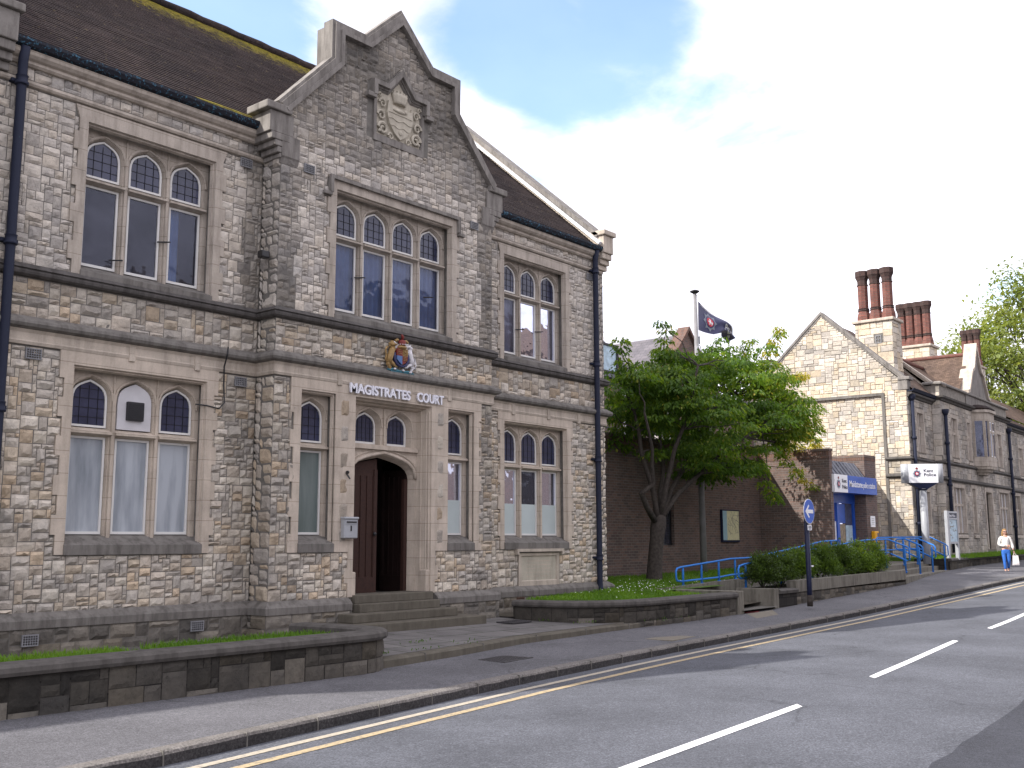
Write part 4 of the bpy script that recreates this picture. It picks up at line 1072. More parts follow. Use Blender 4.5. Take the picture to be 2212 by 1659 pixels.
limb([(-.28, -.18), (-.35, -.14), (-.33, -.02), (-.35, .10), (-.31, .17)], [.014, .014, .013, .016, .024]); limb([(-.205, .29), (-.20, .33)], [.035, .02])
obj('lion', bm, 'gold_paint', ra)
bm = bm_new()
limb([(.26, -.20), (.25, -.06), (.21, .08), (.21, .18)], [.045, .055, .055, .04]); limb([(.21, .16), (.235, .23), (.19, .26), (.15, .22)], [.04, .04, .036, .022])
limb([(.22, .27), (.235, .31)], [.016, .006]); limb([(.185, .28), (.16, .38)], [.012, .004])
limb([(.25, -.16), (.29, -.24), (.25, -.30), (.26, -.36), (.22, -.37)], [.045, .034, .022, .02, .016]); limb([(.24, -.17), (.17, -.2), (.14, -.25), (.09, -.25)], [.045, .032, .022, .016])
limb([(.2, .1), (.13, .12), (.11, .06)], [.03, .02, .016]); limb([(.2, .05), (.13, .02), (.10, -.04)], [.03, .02, .016])
limb([(.28, -.16), (.34, -.12), (.33, -.0), (.36, -.14), (.34, -.26)], [.012, .012, .013, .016, .012])
obj('unicorn', bm, 'crest_white', ra)
def shp(pts, m, nm, d0, d1):
    b = bm_new(); plate(b, pts, [], lambda u, v, d: Vector((ax+u, ay+d, az+v)), d0, d1); return obj(nm, b, m, ra)
shp([(-.125, .17), (-.002, .17), (-.002, .0), (-.125, .0)], 'crest_red', 'shield_quarter', -.05, .08)
shp([(.002, .17), (.125, .17), (.125, .0), (.002, .0)], 'gold_paint', 'shield_quarter', -.05, .08)
shp([(-.125, -.004), (-.002, -.004), (-.002, -.2), (-.06, -.16), (-.115, -.09)], 'crest_blue', 'shield_quarter', -.05, .08)
shp([(.002, -.004), (.125, -.004), (.115, -.09), (.06, -.16), (.002, -.2)], 'crest_red', 'shield_quarter', -.05, .08)
bm = bm_new()
for s in (-1, 1):
    for k in range(3): tube(bm, [A(s*.064-.05, (.135-.045*k) if s < 0 else -.03-.035*k, .056), A(s*.064+.035, (.135-.045*k) if s < 0 else -.03-.035*k, .056)], .008, 5)
tube(bm, [A(.025, .15, .056), A(.10, .15, .056), A(.10, .03, .056), A(.025, .03, .056)], .007, 5, closed=True); blob(bm, A(.062, .09, .056), (.022, .012, .03))
obj('charges', bm, 'gold_paint', ra)
bm = bm_new(); tube(bm, [A(-.15, .06, .01)]+[A(-.165*math.cos(t), -.02-.22*math.sin(t), .02) for t in [k*math.pi/14 for k in range(15)]]+[A(.15, .06, .01)], .026, 7); obj('garter', bm, 'crest_navy', ra)
bm = bm_new(); blob(bm, A(0, .20, .03), (.11, .07, .05)); limb([(-.05, .225), (-.06, .18)], [.03, .02]); obj('helm', bm, 'gold_paint', ra)
bm = bm_new()
lathe(bm, A(0, .245, .03), [(.06, 0), (.062, .03), (.055, .035), (.075, .07), (.06, .115), (.02, .135)], 12); limb([(.0, .38, .03), (.01, .44, .04), (-.015, .47, .05), (-.02, .50, .05)], [.02, .03, .026, .012]); limb([(.03, .40), (.055, .45), (.04, .48)], [.012, .012, .008])
obj('crown', bm, 'crest_red', ra)
bm = bm_new()
for k in range(9): a = k*math.pi/4.5; blob(bm, A(.066*math.cos(a), .262, .03+.066*math.sin(a)), (.012, .012, .012), seg=6, ring=5)
for s in (-1, 1):
    for q in range(4): limb([(s*.06, .17+.02*q), (s*(.12+.012*q), .17+.045*q), (s*(.15-.012*q), .21+.05*q)], [.024, .026, .012])
obj('mantling', bm, 'crest_white', ra)
for s in (-1, 1): bm = bm_new(); blob(bm, A(s*.10, .36, .02), (.03, .03, .035)); blob(bm, A(s*.135, .34, .02), (.026, .03, .03)); obj('plume', bm, 'gold_paint', ra)
bm = bm_new(); limb([(-.30, -.355), (-.18, -.33), (-.05, -.355), (.05, -.36), (.18, -.34), (.31, -.38)], [.02, .034, .03, .03, .034, .02]); bbox(bm, ax-.24, ax+.28, ay-.02, ay+.1, az-.40, az-.33, .015); obj('compartment', bm, 'crest_teal', ra)
ra.scale = (1.06, 1, .78)
bm = bm_new()
for x, z in ((-.17, -.325), (.02, -.335), (.19, -.355)): blob(bm, A(x, z, .05), (.028, .02, .024))
obj('flowers', bm, 'crest_white', ra)

# letter box on the door jamb
pb = thing('post_box', (11.77, YB-.02, .05), 'grey metal letter box fixed beside the open doorway', 'post box')
bm = bm_new(); bbox(bm, 11.64, 11.94, YB-.125, YB-.024, .04, .37, .018); obj('box_body', bm, 'grey_metal', pb)
bm = bm_new(); bbox(bm, 11.63, 11.95, YB-.145, YB-.024, .355, .395, .014); plate(bm, rect(11.66, 11.92, .28, .335), [], FY(YB), -.134, -.124); obj('lid', bm, 'grey_metal', pb)
bm = bm_new(); box(bm, 11.68, 11.90, YB-.138, YB-.1345, .296, .32); box(bm, 11.775, 11.80, YB-.131, YB-.1255, .16, .25); obj('slot', bm, 'black_plastic', pb)

# entrance steps
st = thing('entrance_steps', (XC, 13.1, -1.46), 'worn stone steps rising to the open courthouse door', 'steps')
bm = bm_new(); bbox(bm, 11.42, 14.45, 12.72, 13.415, -1.5, -1.325, .018); obj('tread', bm, 'step_stone', st)
bm = bm_new(); bbox(bm, 11.55, 14.02, 13.03, 13.42, -1.328, -1.18, .018); obj('tread', bm, 'step_stone', st)
bm = bm_new(); bbox(bm, 11.90, 13.80, 13.26, 13.60, -1.183, -1.04, .015); obj('tread', bm, 'step_stone', st)
bm = bm_new(); bbox(bm, 11.93, 13.79, 13.42, 13.97, -1.043, -.90, .015); obj('threshold', bm, 'step_stone', st)

# ---- garden walls ---------------------------------------------------------------
def wall_thing(name, path, z0, z1, label, cap=True, m='dark_wall_block', cm='coping_wall', thick=.30, zc=None):
    t = thing(name, (path[0][0], path[0][1], z0), label, 'garden wall')
    bm = bm_new(); sweep(bm, path, [(-.008, z0), (-.008, z1-.115), (-thick, z1-.115), (-thick, z0)]); wb_ = obj('wall_body', bm, m, t)
    cum = [0]
    for a, b in zip(path, path[1:]): cum.append(cum[-1]+math.hypot(b[0]-a[0], b[1]-a[1]))
    def pf(u, v, d):
        i = 0
        while i < len(cum)-2 and cum[i+1] < u: i += 1
        k = (u-cum[i])/(cum[i+1]-cum[i]); a, b = path[i], path[i+1]; ux, uy = (b[0]-a[0])/(cum[i+1]-cum[i]), (b[1]-a[1])/(cum[i+1]-cum[i])
        return Vector((a[0]+(b[0]-a[0])*k-uy*d, a[1]+(b[1]-a[1])*k+ux*d, v))
    bm = bm_new(); stones(bm, pf, 0.02, cum[-1]-.02, z0+.05, z1-.115, lambda a, b: True, 'dark', cell=.1, rough=.55, tone=lambda a, b: (.36 if b > z0+.22 else .60)*(.9+.5*noise.noise(Vector((a*.7, b*3, 1)))), wr=(2, 4)); obj('wall_stones', bm, 'ragstone', wb_, uv=False)
    if cap:
        bm = bm_new(); sweep(bm, path, [(.045, z1-.11), (.062, z1-.075), (.055, z1-.03), (.02, z1-.004), (-.05, z1), (-thick+.02, z1), (-thick-.03, z1-.03), (-thick-.035, z1-.11)]); c = obj('coping', bm, cm, t)
    return t
def arc(cx, cy, r, a0, a1, n=10): return [(cx+r*math.cos(R(a0+(a1-a0)*i/n)), cy+r*math.sin(R(a0+(a1-a0)*i/n))) for i in range(n+1)]
pa = [(-6, 10.1), (0, 10.1), (5, 10.1), (9.0, 10.1)]+arc(9.13, 10.88, .78, -85, 0, 9)+[(9.86, 11.5), (9.78, 12.05)]
wall_thing('garden_wall', pa, -1.75, -1.14, 'low dark stone wall with rounded end in front of the left courthouse wing')
pa = [(15.52, 13.0)]+arc(17.35, 12.9, 1.82, 180, 270, 12)+[(18.5, 11.08), (19.7, 11.08), (20.72, 11.08)]
lw = wall_thing('garden_wall', pa, -1.75, -1.12, 'low curved stone wall round the daisy lawn right of the courthouse door')
bm = bm_new(); bbox(bm, 20.722, 21.0, 11.05, 12.6, -1.75, -1.10, .01); obj('wall_end', bm, 'concrete', lw)
bm = bm_new(); bbox(bm, 6.55, 6.80, 10.42, 11.9, -1.36, -1.235, .02); tag(obj('bed_edging', bm, 'coping_wall'), 'low stone strip crossing the grass bed behind the left garden wall', 'edging')
# kicked-over litter scraps
# ---- grass ----------------------------------------------------------------------
def in_lawn_left(x, y): return (2.5 < x < 6.5 or 6.85 < x < 9.3) and 10.42 < y < 11.7
LAWN = [(15.95, 13.1), (16.1, 12.3), (16.6, 11.7), (17.4, 11.42), (20.7, 11.42), (20.7, 13.25), (31.5, 13.5), (31.5, 16.4), (20.5, 16.4), (20.3, 13.9)]
def lawn_z(x, y): return -1.235+.045*min(4.5, max(0, y-11.3))-.0*x+.012*max(0, x-22)
bm = bm_new()
xs_ = [15.9+.5*i for i in range(33)]
for i in range(len(xs_)-1):
    for j in range(12):
        y = 11.3+j*.45; c = (xs_[i]+.25, y+.22)
        if inside(c, LAWN): quad(bm, *[(a, b, lawn_z(a, b)) for a, b in ((xs_[i], y), (xs_[i+1], y), (xs_[i+1], y+.45), (xs_[i], y+.45))])
obj('lawn', bm, 'lawn_base', kind='structure')
bm = bm_new(); quad(bm, (15.6, 12.9, -1.44), (21, 11.2, -1.42), (33, 13.0, -1.42), (33, 16.6, -1.40)); quad(bm, (15.6, 12.9, -1.443), (33, 16.6, -1.403), (20, 16.6, -1.403), (15.6, 14, -1.443)); obj('lawn_soil', bm, 'ground_soil', kind='structure')
bm = bm_new()
for x0, x1 in ((2.5, 6.5), (6.86, 9.2)): quad(bm, (x0, 10.42, -1.275), (x1, 10.42, -1.275), (x1, 11.6, -1.29), (x0, 11.6, -1.29))
obj('grass_bed', bm, 'lawn_base', kind='structure')
def blades(name, pts, hmin, hmax, seed):
    bm = bm_new(); lay = bm.loops.layers.float_color.new('tone'); r = random.Random(seed)
    for x, y, z in pts:
        a = r.uniform(0, 6.28); h = r.uniform(hmin, hmax); w = .007+.006*r.random(); l = r.uniform(0, .06)
        dx, dy = math.cos(a), math.sin(a)
        v = [bm.verts.new((x-dy*w, y+dx*w, z)), bm.verts.new((x+dy*w, y-dx*w, z)), bm.verts.new((x+dx*l*.5+dy*w*.6, y+dy*l*.5-dx*w*.6, z+h*.6)), bm.verts.new((x+dx*l*1.3, y+dy*l*1.3, z+h))]
        q = bm.faces.new(v); t = min(1, max(0, .5+.5*noise.noise(Vector((x*1.2, y*1.2, 0)))+r.uniform(-.25, .25)))
        for lo in q.loops: lo[lay] = (t, t, t, 1)
    o = obj(name, bm, 'grass_blade', kind='stuff', fixn=False, uv=False)
    return o
rg = random.Random(11); P = []
while len(P) < 14000:
    x, y = rg.uniform(2.5, 9.3), rg.uniform(10.42, 11.7)
    if in_lawn_left(x, y) and y < 11.5+.15*noise.noise(Vector((x*2, 0, 0))): P.append((x, y, -1.285))
blades('grass', P, .05, .13, 1)
P = []
while len(P) < 30000:
    x, y = rg.uniform(15.9, 31.5), rg.uniform(11.3, 16.4)
    if rg.random() > (1 if x < 24 else .4): continue
    if inside((x, y), LAWN): P.append((x, y, lawn_z(x, y)-.01))
blades('grass', P, .03, .10, 2)
bm = bm_new()
for k in range(170):
    x, y = rg.gauss(20.9, 1.5), rg.gauss(13.5, .8)
    if not inside((x, y), LAWN): continue
    z = lawn_z(x, y)+rg.uniform(.06, .10); s = rg.uniform(.007, .012)
    bm.faces.new([bm.verts.new((x+s*math.cos(a*1.05), y+s*math.sin(a*1.05)*.9, z+s*.6*math.sin(a*1.05+1))) for a in range(6)])
obj('daisies', bm, 'daisy', kind='stuff', uv=False)
# small weeds against walls and in joints
bm = bm_new()
for cx, cy, n, sp in ((10.03, 10.75, 60, .07), (11.4, 11.4, 26, .16), (12.0, 10.95, 18, .25), (10.9, 10.75, 14, .2), (16.2, 11.6, 40, .25), (15.7, 12.3, 30, .15), (17.6, 11.05, 30, .35)):
    for k in range(n):
        x, y = rg.gauss(cx, sp), rg.gauss(cy, sp*.35); z = -1.545+.03*(y-10.3); a = rg.uniform(0, 6.28); h = rg.uniform(.01, .06)
        v = [bm.verts.new((x, y, z)), bm.verts.new((x+.02*math.cos(a), y+.02*math.sin(a), z+h)), bm.verts.new((x+.02*math.cos(a+1), y+.02*math.sin(a+1), z+h*.8))]; bm.faces.new(v)
obj('weeds', bm, 'grass_blade', kind='stuff', uv=False)

# ---- covers in the footway --------------------------------------------------------
def cover(c, w, h, ang, label, m, pat):
    t = bm_new(); M = Matrix.Translation(c) @ Matrix.Rotation(ang, 4, 'Z')
    box(t, -w/2, w/2, -h/2, h/2, -.02, .004)
    if pat:
        k = 9
        for i in range(k):
            for j in range(6): box(t, -w/2+.05+(w-.1)*i/k, -w/2+.05+(w-.1)*(i+.6)/k, -h/2+.05+(h-.1)*j/6, -h/2+.05+(h-.1)*(j+.6)/6, .0041, .009)
    return tag(obj('inspection_cover', t, m, M=M), label, 'manhole cover')
cover((11.62, 9.93, pave_z(11.62, 9.93)), .74, .56, .12, 'dark ribbed iron cover in the footway in front of the forecourt', 'iron_cover', True)
cover((15.85, 9.76, pave_z(15.85, 9.76)), .92, .52, .1, 'pale rectangular cover in the footway before the curved lawn wall', 'cover_stone', False)
cover((14.95, 12.5, -1.458), .55, .38, 0, 'small iron cover in the flagstones beside the courthouse steps', 'iron_cover', True)
bm = bm_new(); quad(bm, *[(x, y, pave_z(x, y)+.004) for x, y in ((20.2, 10.35), (21.3, 10.4), (22.2, 10.98), (20.95, 10.98))]); obj('paving_patch', bm, 'cover_stone', kind='structure')
bm = bm_new(); quad(bm, *[(x, y, pave_z(x, y)+.008) for x, y in ((21.05, 11.05), (21.5, 10.98), (21.9, 11.12), (21.3, 11.25))]); quad(bm, (21.7, 11.75, -1.525), (22.4, 11.7, -1.525), (22.45, 11.85, -1.525), (21.8, 11.9, -1.525)); obj('red_paint_mark', bm, 'red_paint_mark', kind='structure')

# ---- ramp, planter, rails -------------------------------------------------------
bm = bm_new(); grid(bm, [[(x, y, z) for y in (12.04, 13.4)] for x, z in ((22.56, -1.50), (23.4, -1.42), (31, -.82), (31.01, -.82))], False); quad(bm, (20.9, 11.0, -1.515), (22.57, 11.0, -1.505), (22.57, 13.4, -1.49), (20.9, 13.4, -1.50)); obj('ramp', bm, 'path_concrete', kind='structure')
rw = thing('ramp_wall', (22.7, 11.6, -1.6), 'stained pale concrete wall at the foot of the ramp beside the hedge', 'wall')
bm = bm_new(); bbox(bm, 22.55, 22.80, 11.10, 12.06, -1.7, -1.115, .012); obj('wall_body', bm, 'concrete', rw)
rc = thing('ramp_kerb', (25, 13.4, -1.4), 'long low concrete kerb wall with moss streaks under the blue ramp rail', 'wall')
bm = bm_new(); plate(bm, [(19.3, -1.5), (31.2, -1.5), (31.2, -.80), (26, -.985), (22, -1.10), (19.3, -1.15)], [], lambda u, v, d: Vector((u, 13.28+d, v)), 0, .24); obj('wall_body', bm, 'concrete', rc)
pw = thing('planter_wall', (27, 11.2, -1.6), 'long low planter wall of concrete over rough stone in front of the hedge', 'planter wall')
bm = bm_new(); sweep(bm, [(22.803, 11.10), (23.76, 11.11)], [(0, -1.75), (0, -1.24), (-.3, -1.24), (-.3, -1.75)]); obj('low_wall', bm, 'dark_wall_block', pw)
bm = bm_new(); sweep(bm, [(22.803, 11.10), (23.76, 11.11)], [(.05, -1.235), (.06, -1.17), (.0, -1.135), (-.3, -1.135), (-.3, -1.235)]); obj('coping', bm, 'coping_wall', pw)
bm = bm_new(); grid(bm, [[(x, 11.12+(x-23.77)*.02+dy, z) for dy, z in ((.25, zt), (0, zt), (0, zt-.27), (.04, zt-.275))] for x, zt in ((23.77, -.965), (25.5, -.955), (28, -.93), (31.5, -.90))], False)
quad(bm, (31.5, 11.275, -.90), (31.5, 12.2, -.90), (31.5, 12.2, -1.5), (31.5, 11.275, -1.5)); quad(bm, (23.77, 11.12, -.965), (23.77, 11.37, -.965), (23.77, 11.37, -1.5), (23.77, 11.12, -1.5)); box(bm, 30.0, 31.49, 11.5, 12.2, -1.3, -.905)
obj('concrete_band', bm, 'concrete', pw)
bm = bm_new(); stones(bm, lambda u, v, d: Vector((u, 11.16+(u-23.77)*.02+d*.6, v)), 23.78, 31.5, -1.7, -1.235, lambda a, b: b < -1.235+.006*(a-23.7), 'dark', cell=.11, tone=lambda a, b: .55); obj('rough_stone', bm, 'ragstone', pw)
bm = bm_new(); quad(bm, (22.8, 11.35, -1.17), (31.5, 11.4, -1.02), (31.5, 12.15, -1.0), (22.8, 12.1, -1.15)); obj('planter_soil', bm, 'ground_soil', pw)

def rail(name, loc, label, pts, low, posts, r=.024):
    t = thing(name, loc, label, 'handrail', 'blue tubular handrails of the ramp and steps')
    bm = bm_new(); tube(bm, pts, r, 8); obj('top_rail', bm, 'blue_paint', t)
    if low: bm = bm_new(); tube(bm, low, r*.9, 8); obj('lower_rail', bm, 'blue_paint', t)
    for (x, y, z0, z1) in posts:
        bm = bm_new(); tube(bm, [(x, y, z0-.05), (x, y, z1-.06), (x, y, z1-.02)], [r*1.15, r*1.15, r*.6], 8); tube(bm, [(x, y, z0-.02), (x, y, z0+.008)], .05, 8); obj('post', bm, 'blue_paint', t)
    return t
rail('handrail', (22.1, 13.4, -1.1), 'long blue handrail along the back of the ramp beneath the brick wall',
     [(22.3, 13.4, -.99), (22.13, 13.4, -.97), (22.09, 13.4, -.90), (22.09, 13.4, -.74), (22.14, 13.4, -.68), (22.3, 13.4, -.655), (24.81, 13.4, -.49), (26.03, 13.4, -.475), (29.45, 13.4, -.165), (30.53, 13.4, -.06), (31.6, 13.4, -.03), (31.68, 13.4, -.09), (31.68, 13.4, -.35)],
     [(22.3, 13.4, -.99), (24.17, 13.4, -.945), (24.8, 13.4, -.90), (26.0, 13.4, -.87), (30.6, 13.4, -.43), (31.68, 13.4, -.40)],
     [(22.41, 13.4, -1.09, -.64), (23.30, 13.4, -1.06, -.58), (24.17, 13.4, -1.03, -.52), (25.04, 13.4, -1.0, -.48), (26.0, 13.4, -.97, -.47), (27.3, 13.4, -.93, -.36), (28.6, 13.4, -.88, -.24), (29.9, 13.4, -.85, -.12), (31.2, 13.4, -.82, -.03)])
rail('handrail', (22.6, 12.0, -1.1), 'blue handrail behind the hedge turning down the steps at its far end',
     [(22.95, 12.0, -.90), (22.66, 12.0, -.90), (22.58, 12.0, -.84), (22.58, 12.0, -.68), (22.64, 12.0, -.61), (22.9, 12.0, -.575), (24.87, 12.0, -.40), (27.5, 12.0, -.21), (30.35, 12.0, -.02), (32.1, 12.0, .0), (32.24, 11.98, -.02), (32.3, 11.5, -.215), (32.3, 11.42, -.27), (32.3, 11.42, -.62), (32.3, 11.5, -.64), (32.24, 11.97, -.43)],
     [(22.95, 12.0, -.90), (24.87, 12.0, -.73), (30.35, 12.0, -.38), (32.2, 12.0, -.40)],
     [(22.93, 12.0, -1.12, -.57), (24.8, 12.0, -1.05, -.42), (26.6, 12.0, -1.0, -.29), (28.5, 12.0, -.97, -.16), (30.3, 12.0, -.92, -.03), (31.95, 12.0, -.82, .0), (32.3, 11.55, -.97, -.2)])
def step_rail(x, y0, label, back=None):
    p = [(x, y0+.50, -.33), (x, y0+.82, -.33), (x, y0+.88, -.27), (x, y0+.88, -.06), (x, y0+.82, .0), (x, y0+.58, .02), (x, y0+.06, -.20), (x, y0, -.27), (x, y0, -.60), (x, y0+.06, -.655), (x, y0+.58, -.40), (x, y0+.8, -.35)]
    rail('handrail', (x, y0, -1.2), label, p, None, [(x, y0+.12, -1.12, -.22), (x, y0+.62, -.82, .0)], .027)
step_rail(35.2, 12.0, 'blue looped handrail in the middle of the steps nearest the planter wall')
step_rail(37.3, 12.29, 'blue looped handrail between the middle rail and the signpost on the steps')
rail('handrail', (40, 12.75, -1.2), 'blue handrail edging the steps and landing in front of the tall signpost',
     [(35.4, 13.6, -.35), (35.4, 13.6, .02), (35.5, 13.6, .06), (39.9, 13.42, .08), (40.05, 13.35, .07), (40.0, 12.80, -.19), (40.0, 12.73, -.26), (40.0, 12.73, -.58), (40.0, 12.8, -.62), (40.0, 13.35, -.36)],
     [(35.4, 13.6, -.36), (40.0, 13.4, -.36)], [(35.4, 13.6, -.82, .03), (37.6, 13.5, -.82, .07), (39.9, 13.42, -.82, .08), (40.0, 12.86, -1.12, -.18)])
ps = thing('street_steps', (36, 12.2, -1.25), 'three broad pale steps climbing to the police station landing', 'steps')
sa = math.atan2(.165, 1)
for k, (o_, zt) in enumerate(((0, -1.115), (.36, -.968), (.72, -.82))):
    bm = bm_new(); plate(bm, [(31.52, 11.32+o_), (40.2, 12.78+o_), (40.2, 12.78+o_+.5), (31.52, 11.32+o_+.5)], [], lambda u, v, d: Vector((u, v, d)), zt, zt-.2 if k else -1.5); obj('tread', bm, 'concrete', ps)
bm = bm_new(); plate(bm, [(31.0, 12.3), (40.2, 13.9), (40.3, 16.4), (31, 16.4)], [], lambda u, v, d: Vector((u, v, d)), -.822, -1.4); obj('landing', bm, 'path_concrete', kind='structure')

# hedge shrubs: leaf clumps on the planter
def leaf_card(bm, lay, c, d, up, ln, w, t):
    d = d.normalized(); s = d.cross(up)
    if s.length < 1e-3: s = d.cross(Vector((1, 0, 0)))
    s = s.normalized(); n = s.cross(d)
    a = bm.verts.new(c); b = bm.verts.new(c+d*ln*.5+s*w*.5+n*ln*.06); e = bm.verts.new(c+d*ln-n*ln*.12); g = bm.verts.new(c+d*ln*.5-s*w*.5+n*ln*.06)
    q = bm.faces.new((a, b, e, g))
    for l in q.loops: l[lay] = (t, t, t, 1)
def shrub(x, y, z, rx, ry, rz, n, tone, label, seed, ls=.085):
    t = thing('shrub', (x, y, z), label, 'shrub', 'evergreen shrubs in the planter')
    r = random.Random(seed); bm = bm_new(); lay = bm.loops.layers.float_color.new('tone')
    heads = []
    for k in range(90):
        a = r.uniform(0, 6.28); q = r.uniform(-.1, 1); h = math.sqrt(max(0, 1-q*q)) if q > 0 else 1
        k2 = r.uniform(.55, 1.0); heads.append(Vector((x+rx*k2*h*math.cos(a), y+ry*k2*h*math.sin(a), z+rz*(.25+.75*q)*k2+.08)))
    for i in range(n*3):
        hd = r.choice(heads); o = Vector((r.gauss(0, .07), r.gauss(0, .07), r.gauss(0, .065))); p = hd+o
        d = (o*6+Vector((r.uniform(-1, 1), r.uniform(-1, 1), r.uniform(-.2, 1.1))))
        tt = min(1, max(0, tone+.35*noise.noise(p*2.2)+r.uniform(-.22, .22)))
        leaf_card(bm, lay, p, d, Vector((0, 0, 1)), r.uniform(.6, 1.1)*ls, ls*.42, tt)
    obj('foliage', bm, 'shrub_leaf', t, fixn=False, uv=False)
    bm = bm_new()
    for k in range(9): tube(bm, [(x+r.uniform(-.05, .05), y, z-.12), tuple((Vector((x, y, z))+r.choice(heads))/2), tuple(r.choice(heads))], [.016, .010, .004], 5)
    obj('stem', bm, 'bark', t)
shrub(23.25, 11.72, -1.08, .62, .40, .62, 1900, .16, 'dark bushy shrub at the left end of the planter beside the ramp wall', 1)
shrub(24.15, 11.72, -1.08, .55, .40, .66, 1600, .30, 'second shrub from the ramp wall in the planter with brownish tips', 2)
shrub(25.2, 11.72, -1.05, .62, .40, .78, 1900, .48, 'green shrub standing behind the round arrow sign post', 3)
shrub(26.55, 11.74, -1.05, .66, .40, .86, 1900, .42, 'rounded shrub just right of the arrow sign post in the planter', 4)
shrub(27.95, 11.76, -1.05, .68, .40, .86, 1900, .40, 'middle right shrub of the planter between two brighter green ones', 5)
shrub(29.2, 11.78, -1.02, .60, .40, .86, 1700, .62, 'bright green shrub second from the stepped end of the planter', 6)
shrub(30.35, 11.80, -1.0, .55, .38, .84, 1700, .58, 'yellow tipped shrub at the right end of the planter by the steps', 7)

# ---- road sign ------------------------------------------------------------------
rs = thing('road_sign', (22.95, 10.42, -1.42), 'round blue sign with white left arrow on a dark post in the footway', 'road sign')
bm = bm_new(); tube(bm, [(22.95, 10.42, -1.5), (22.95, 10.42, -.9), (22.95, 10.42, .86)], .057, 12); obj('post', bm, 'navy', rs)
bm = bm_new(); tube(bm, [(22.95, 10.42, -1.5), (22.95, 10.42, -1.25)], .066, 12); obj('post_base', bm, 'bark', rs)
D_ = Vector((22.95, 10.42, .64)); nx_ = Vector((0, -1, 0)); tx_ = Vector((1, 0, 0)); upv = Vector((0, 0, 1))
def SG(u, v, d): return D_+tx_*u+upv*v+nx_*(.075-d)
bm = bm_new(); plate(bm, [(.285*math.cos(k*math.pi/20), .285*math.sin(k*math.pi/20)) for k in range(40)], [], SG, 0, .012); dsc = obj('sign_disc', bm, 'sign_white', rs)
bm = bm_new(); plate(bm, [(.272*math.cos(k*math.pi/20), .272*math.sin(k*math.pi/20)) for k in range(40)], [], SG, -.004, .0); obj('blue_face', bm, 'road_sign_blue', dsc)
bm = bm_new(); plate(bm, [(-.215, 0), (-.03, .155), (.0, .125), (-.085, .042), (.20, .042), (.20, -.042), (-.085, -.042), (.0, -.125), (-.03, -.155)], [], SG, -.008, -.0042); obj('arrow', bm, 'sign_white', dsc)
bm = bm_new(); plate(bm, rect(-.10, .10, -.43, -.305), [], SG, -.0, .010); pl = obj('small_plate', bm, 'sign_white', rs)
bm = bm_new()
for k, w in enumerate((.07, .08, .05)): plate(bm, rect(-w, w, -.345-.032*k, -.330-.032*k), [], SG, -.003, -.0005)
obj('plate_text', bm, 'navy', pl)
bm = bm_new(); bbox(bm, 23.0, 23.10, 10.36, 10.42, -.62, -.585, .004); obj('cable_clip', bm, 'sign_white', rs)

# ---- brick police station block ---------------------------------------------------
bk = thing('brick_station_block', (28, 16.5, -1.2), 'single storey brown brick police station block between courthouse and stone gable', 'police station')
bm = bm_new()
wi = rect(25.62+.93, 26.18+.99, -.16, 1.40)
plate(bm, rect(20.3, 32.72, -1.5, 2.62), [wi], FY(16.5), 0, .3)
plate(bm, rect(13.98, 16.5, -1.5, 2.62), [], lambda u, v, d: Vector((32.7+d, u, v)), 0, .22)
box(bm, 35.75, 36.75, 14.02, 16.6, -1.5, 2.72); box(bm, 32.93, 35.74, 16.0, 16.3, 1.3, 2.9); box(bm, 36.751, 40.86, 16.02, 16.3, -1.3, 3.02)  # last box: unseen link wall added to shade the stone gable
box(bm, 20.3, 32.69, 20.2, 20.5, -1.5, 2.6); box(bm, 32.92, 36.75, 19.0, 20.5, -1.5, 2.6)
obj('wall', bm, 'brown_brick', bk)
bm = bm_new(); box(bm, 20.3, 32.70, 16.488, 16.8, 2.621, 2.86); box(bm, 32.688, 32.93, 13.97, 16.49, 2.621, 2.86); box(bm, 35.74, 36.76, 14.01, 16.6, 2.721, 2.84); obj('soldier_course', bm, 'soldier_brick', bk)
bm = bm_new(); box(bm, 20.3, 32.71, 16.47, 16.82, 2.861, 2.94); box(bm, 32.675, 32.945, 13.955, 16.469, 2.861, 2.94); box(bm, 35.73, 36.77, 14.0, 16.62, 2.841, 2.915); obj('coping_course', bm, 'brown_brick', bk)
bm = bm_new(); box(bm, 20.3, 36.7, 16.8, 20.3, 2.3, 2.45); box(bm, 32.93, 35.74, 14.8, 16.0, 2.2, 2.3); obj('flat_roof', bm, 'lead_sheet', bk)
bm = bm_new(); plate(bm, wi, [rect(26.60, 27.12, -.11, 1.35)], FY(16.5), .10, .16); wn = obj('window', bm, 'black_plastic', bk)
bm = bm_new(); quad(bm, *[FY(16.5)(a, b, .13) for a, b in rect(26.57, 27.15, -.14, 1.38)]); obj('pane', bm, 'window_glass', wn)
bm = bm_new(); quad(bm, *[FY(16.5)(a, b, .9) for a, b in rect(26.0, 28.5, -.5, 1.8)]); obj('interior', bm, 'room_dark', wn)
bm = bm_new(); tube(bm, [(21, 16.9, 3.15), (32.6, 16.9, 3.15)], .025, 6)
for k in range(7): tube(bm, [(21+k*1.9, 16.9, 2.9), (21+k*1.9, 16.9, 3.15)], .02, 6)
obj('roof_guard_rail', bm, 'grey_metal', bk)
bm = bm_new(); plate(bm, [(32.945, 0), (35.735, 0), (35.735, .5), (32.945, .5)], [], lambda u, v, d: Vector((u, 14.02+v*.7+d, 2.12+v)), 0, .05)
for k in range(9): u = 33.1+k*.31; tube(bm, [(u, 14.0, 2.12), (u, 14.35, 2.62)], .016, 6)
obj('lead_apron', bm, 'lead_sheet', bk)
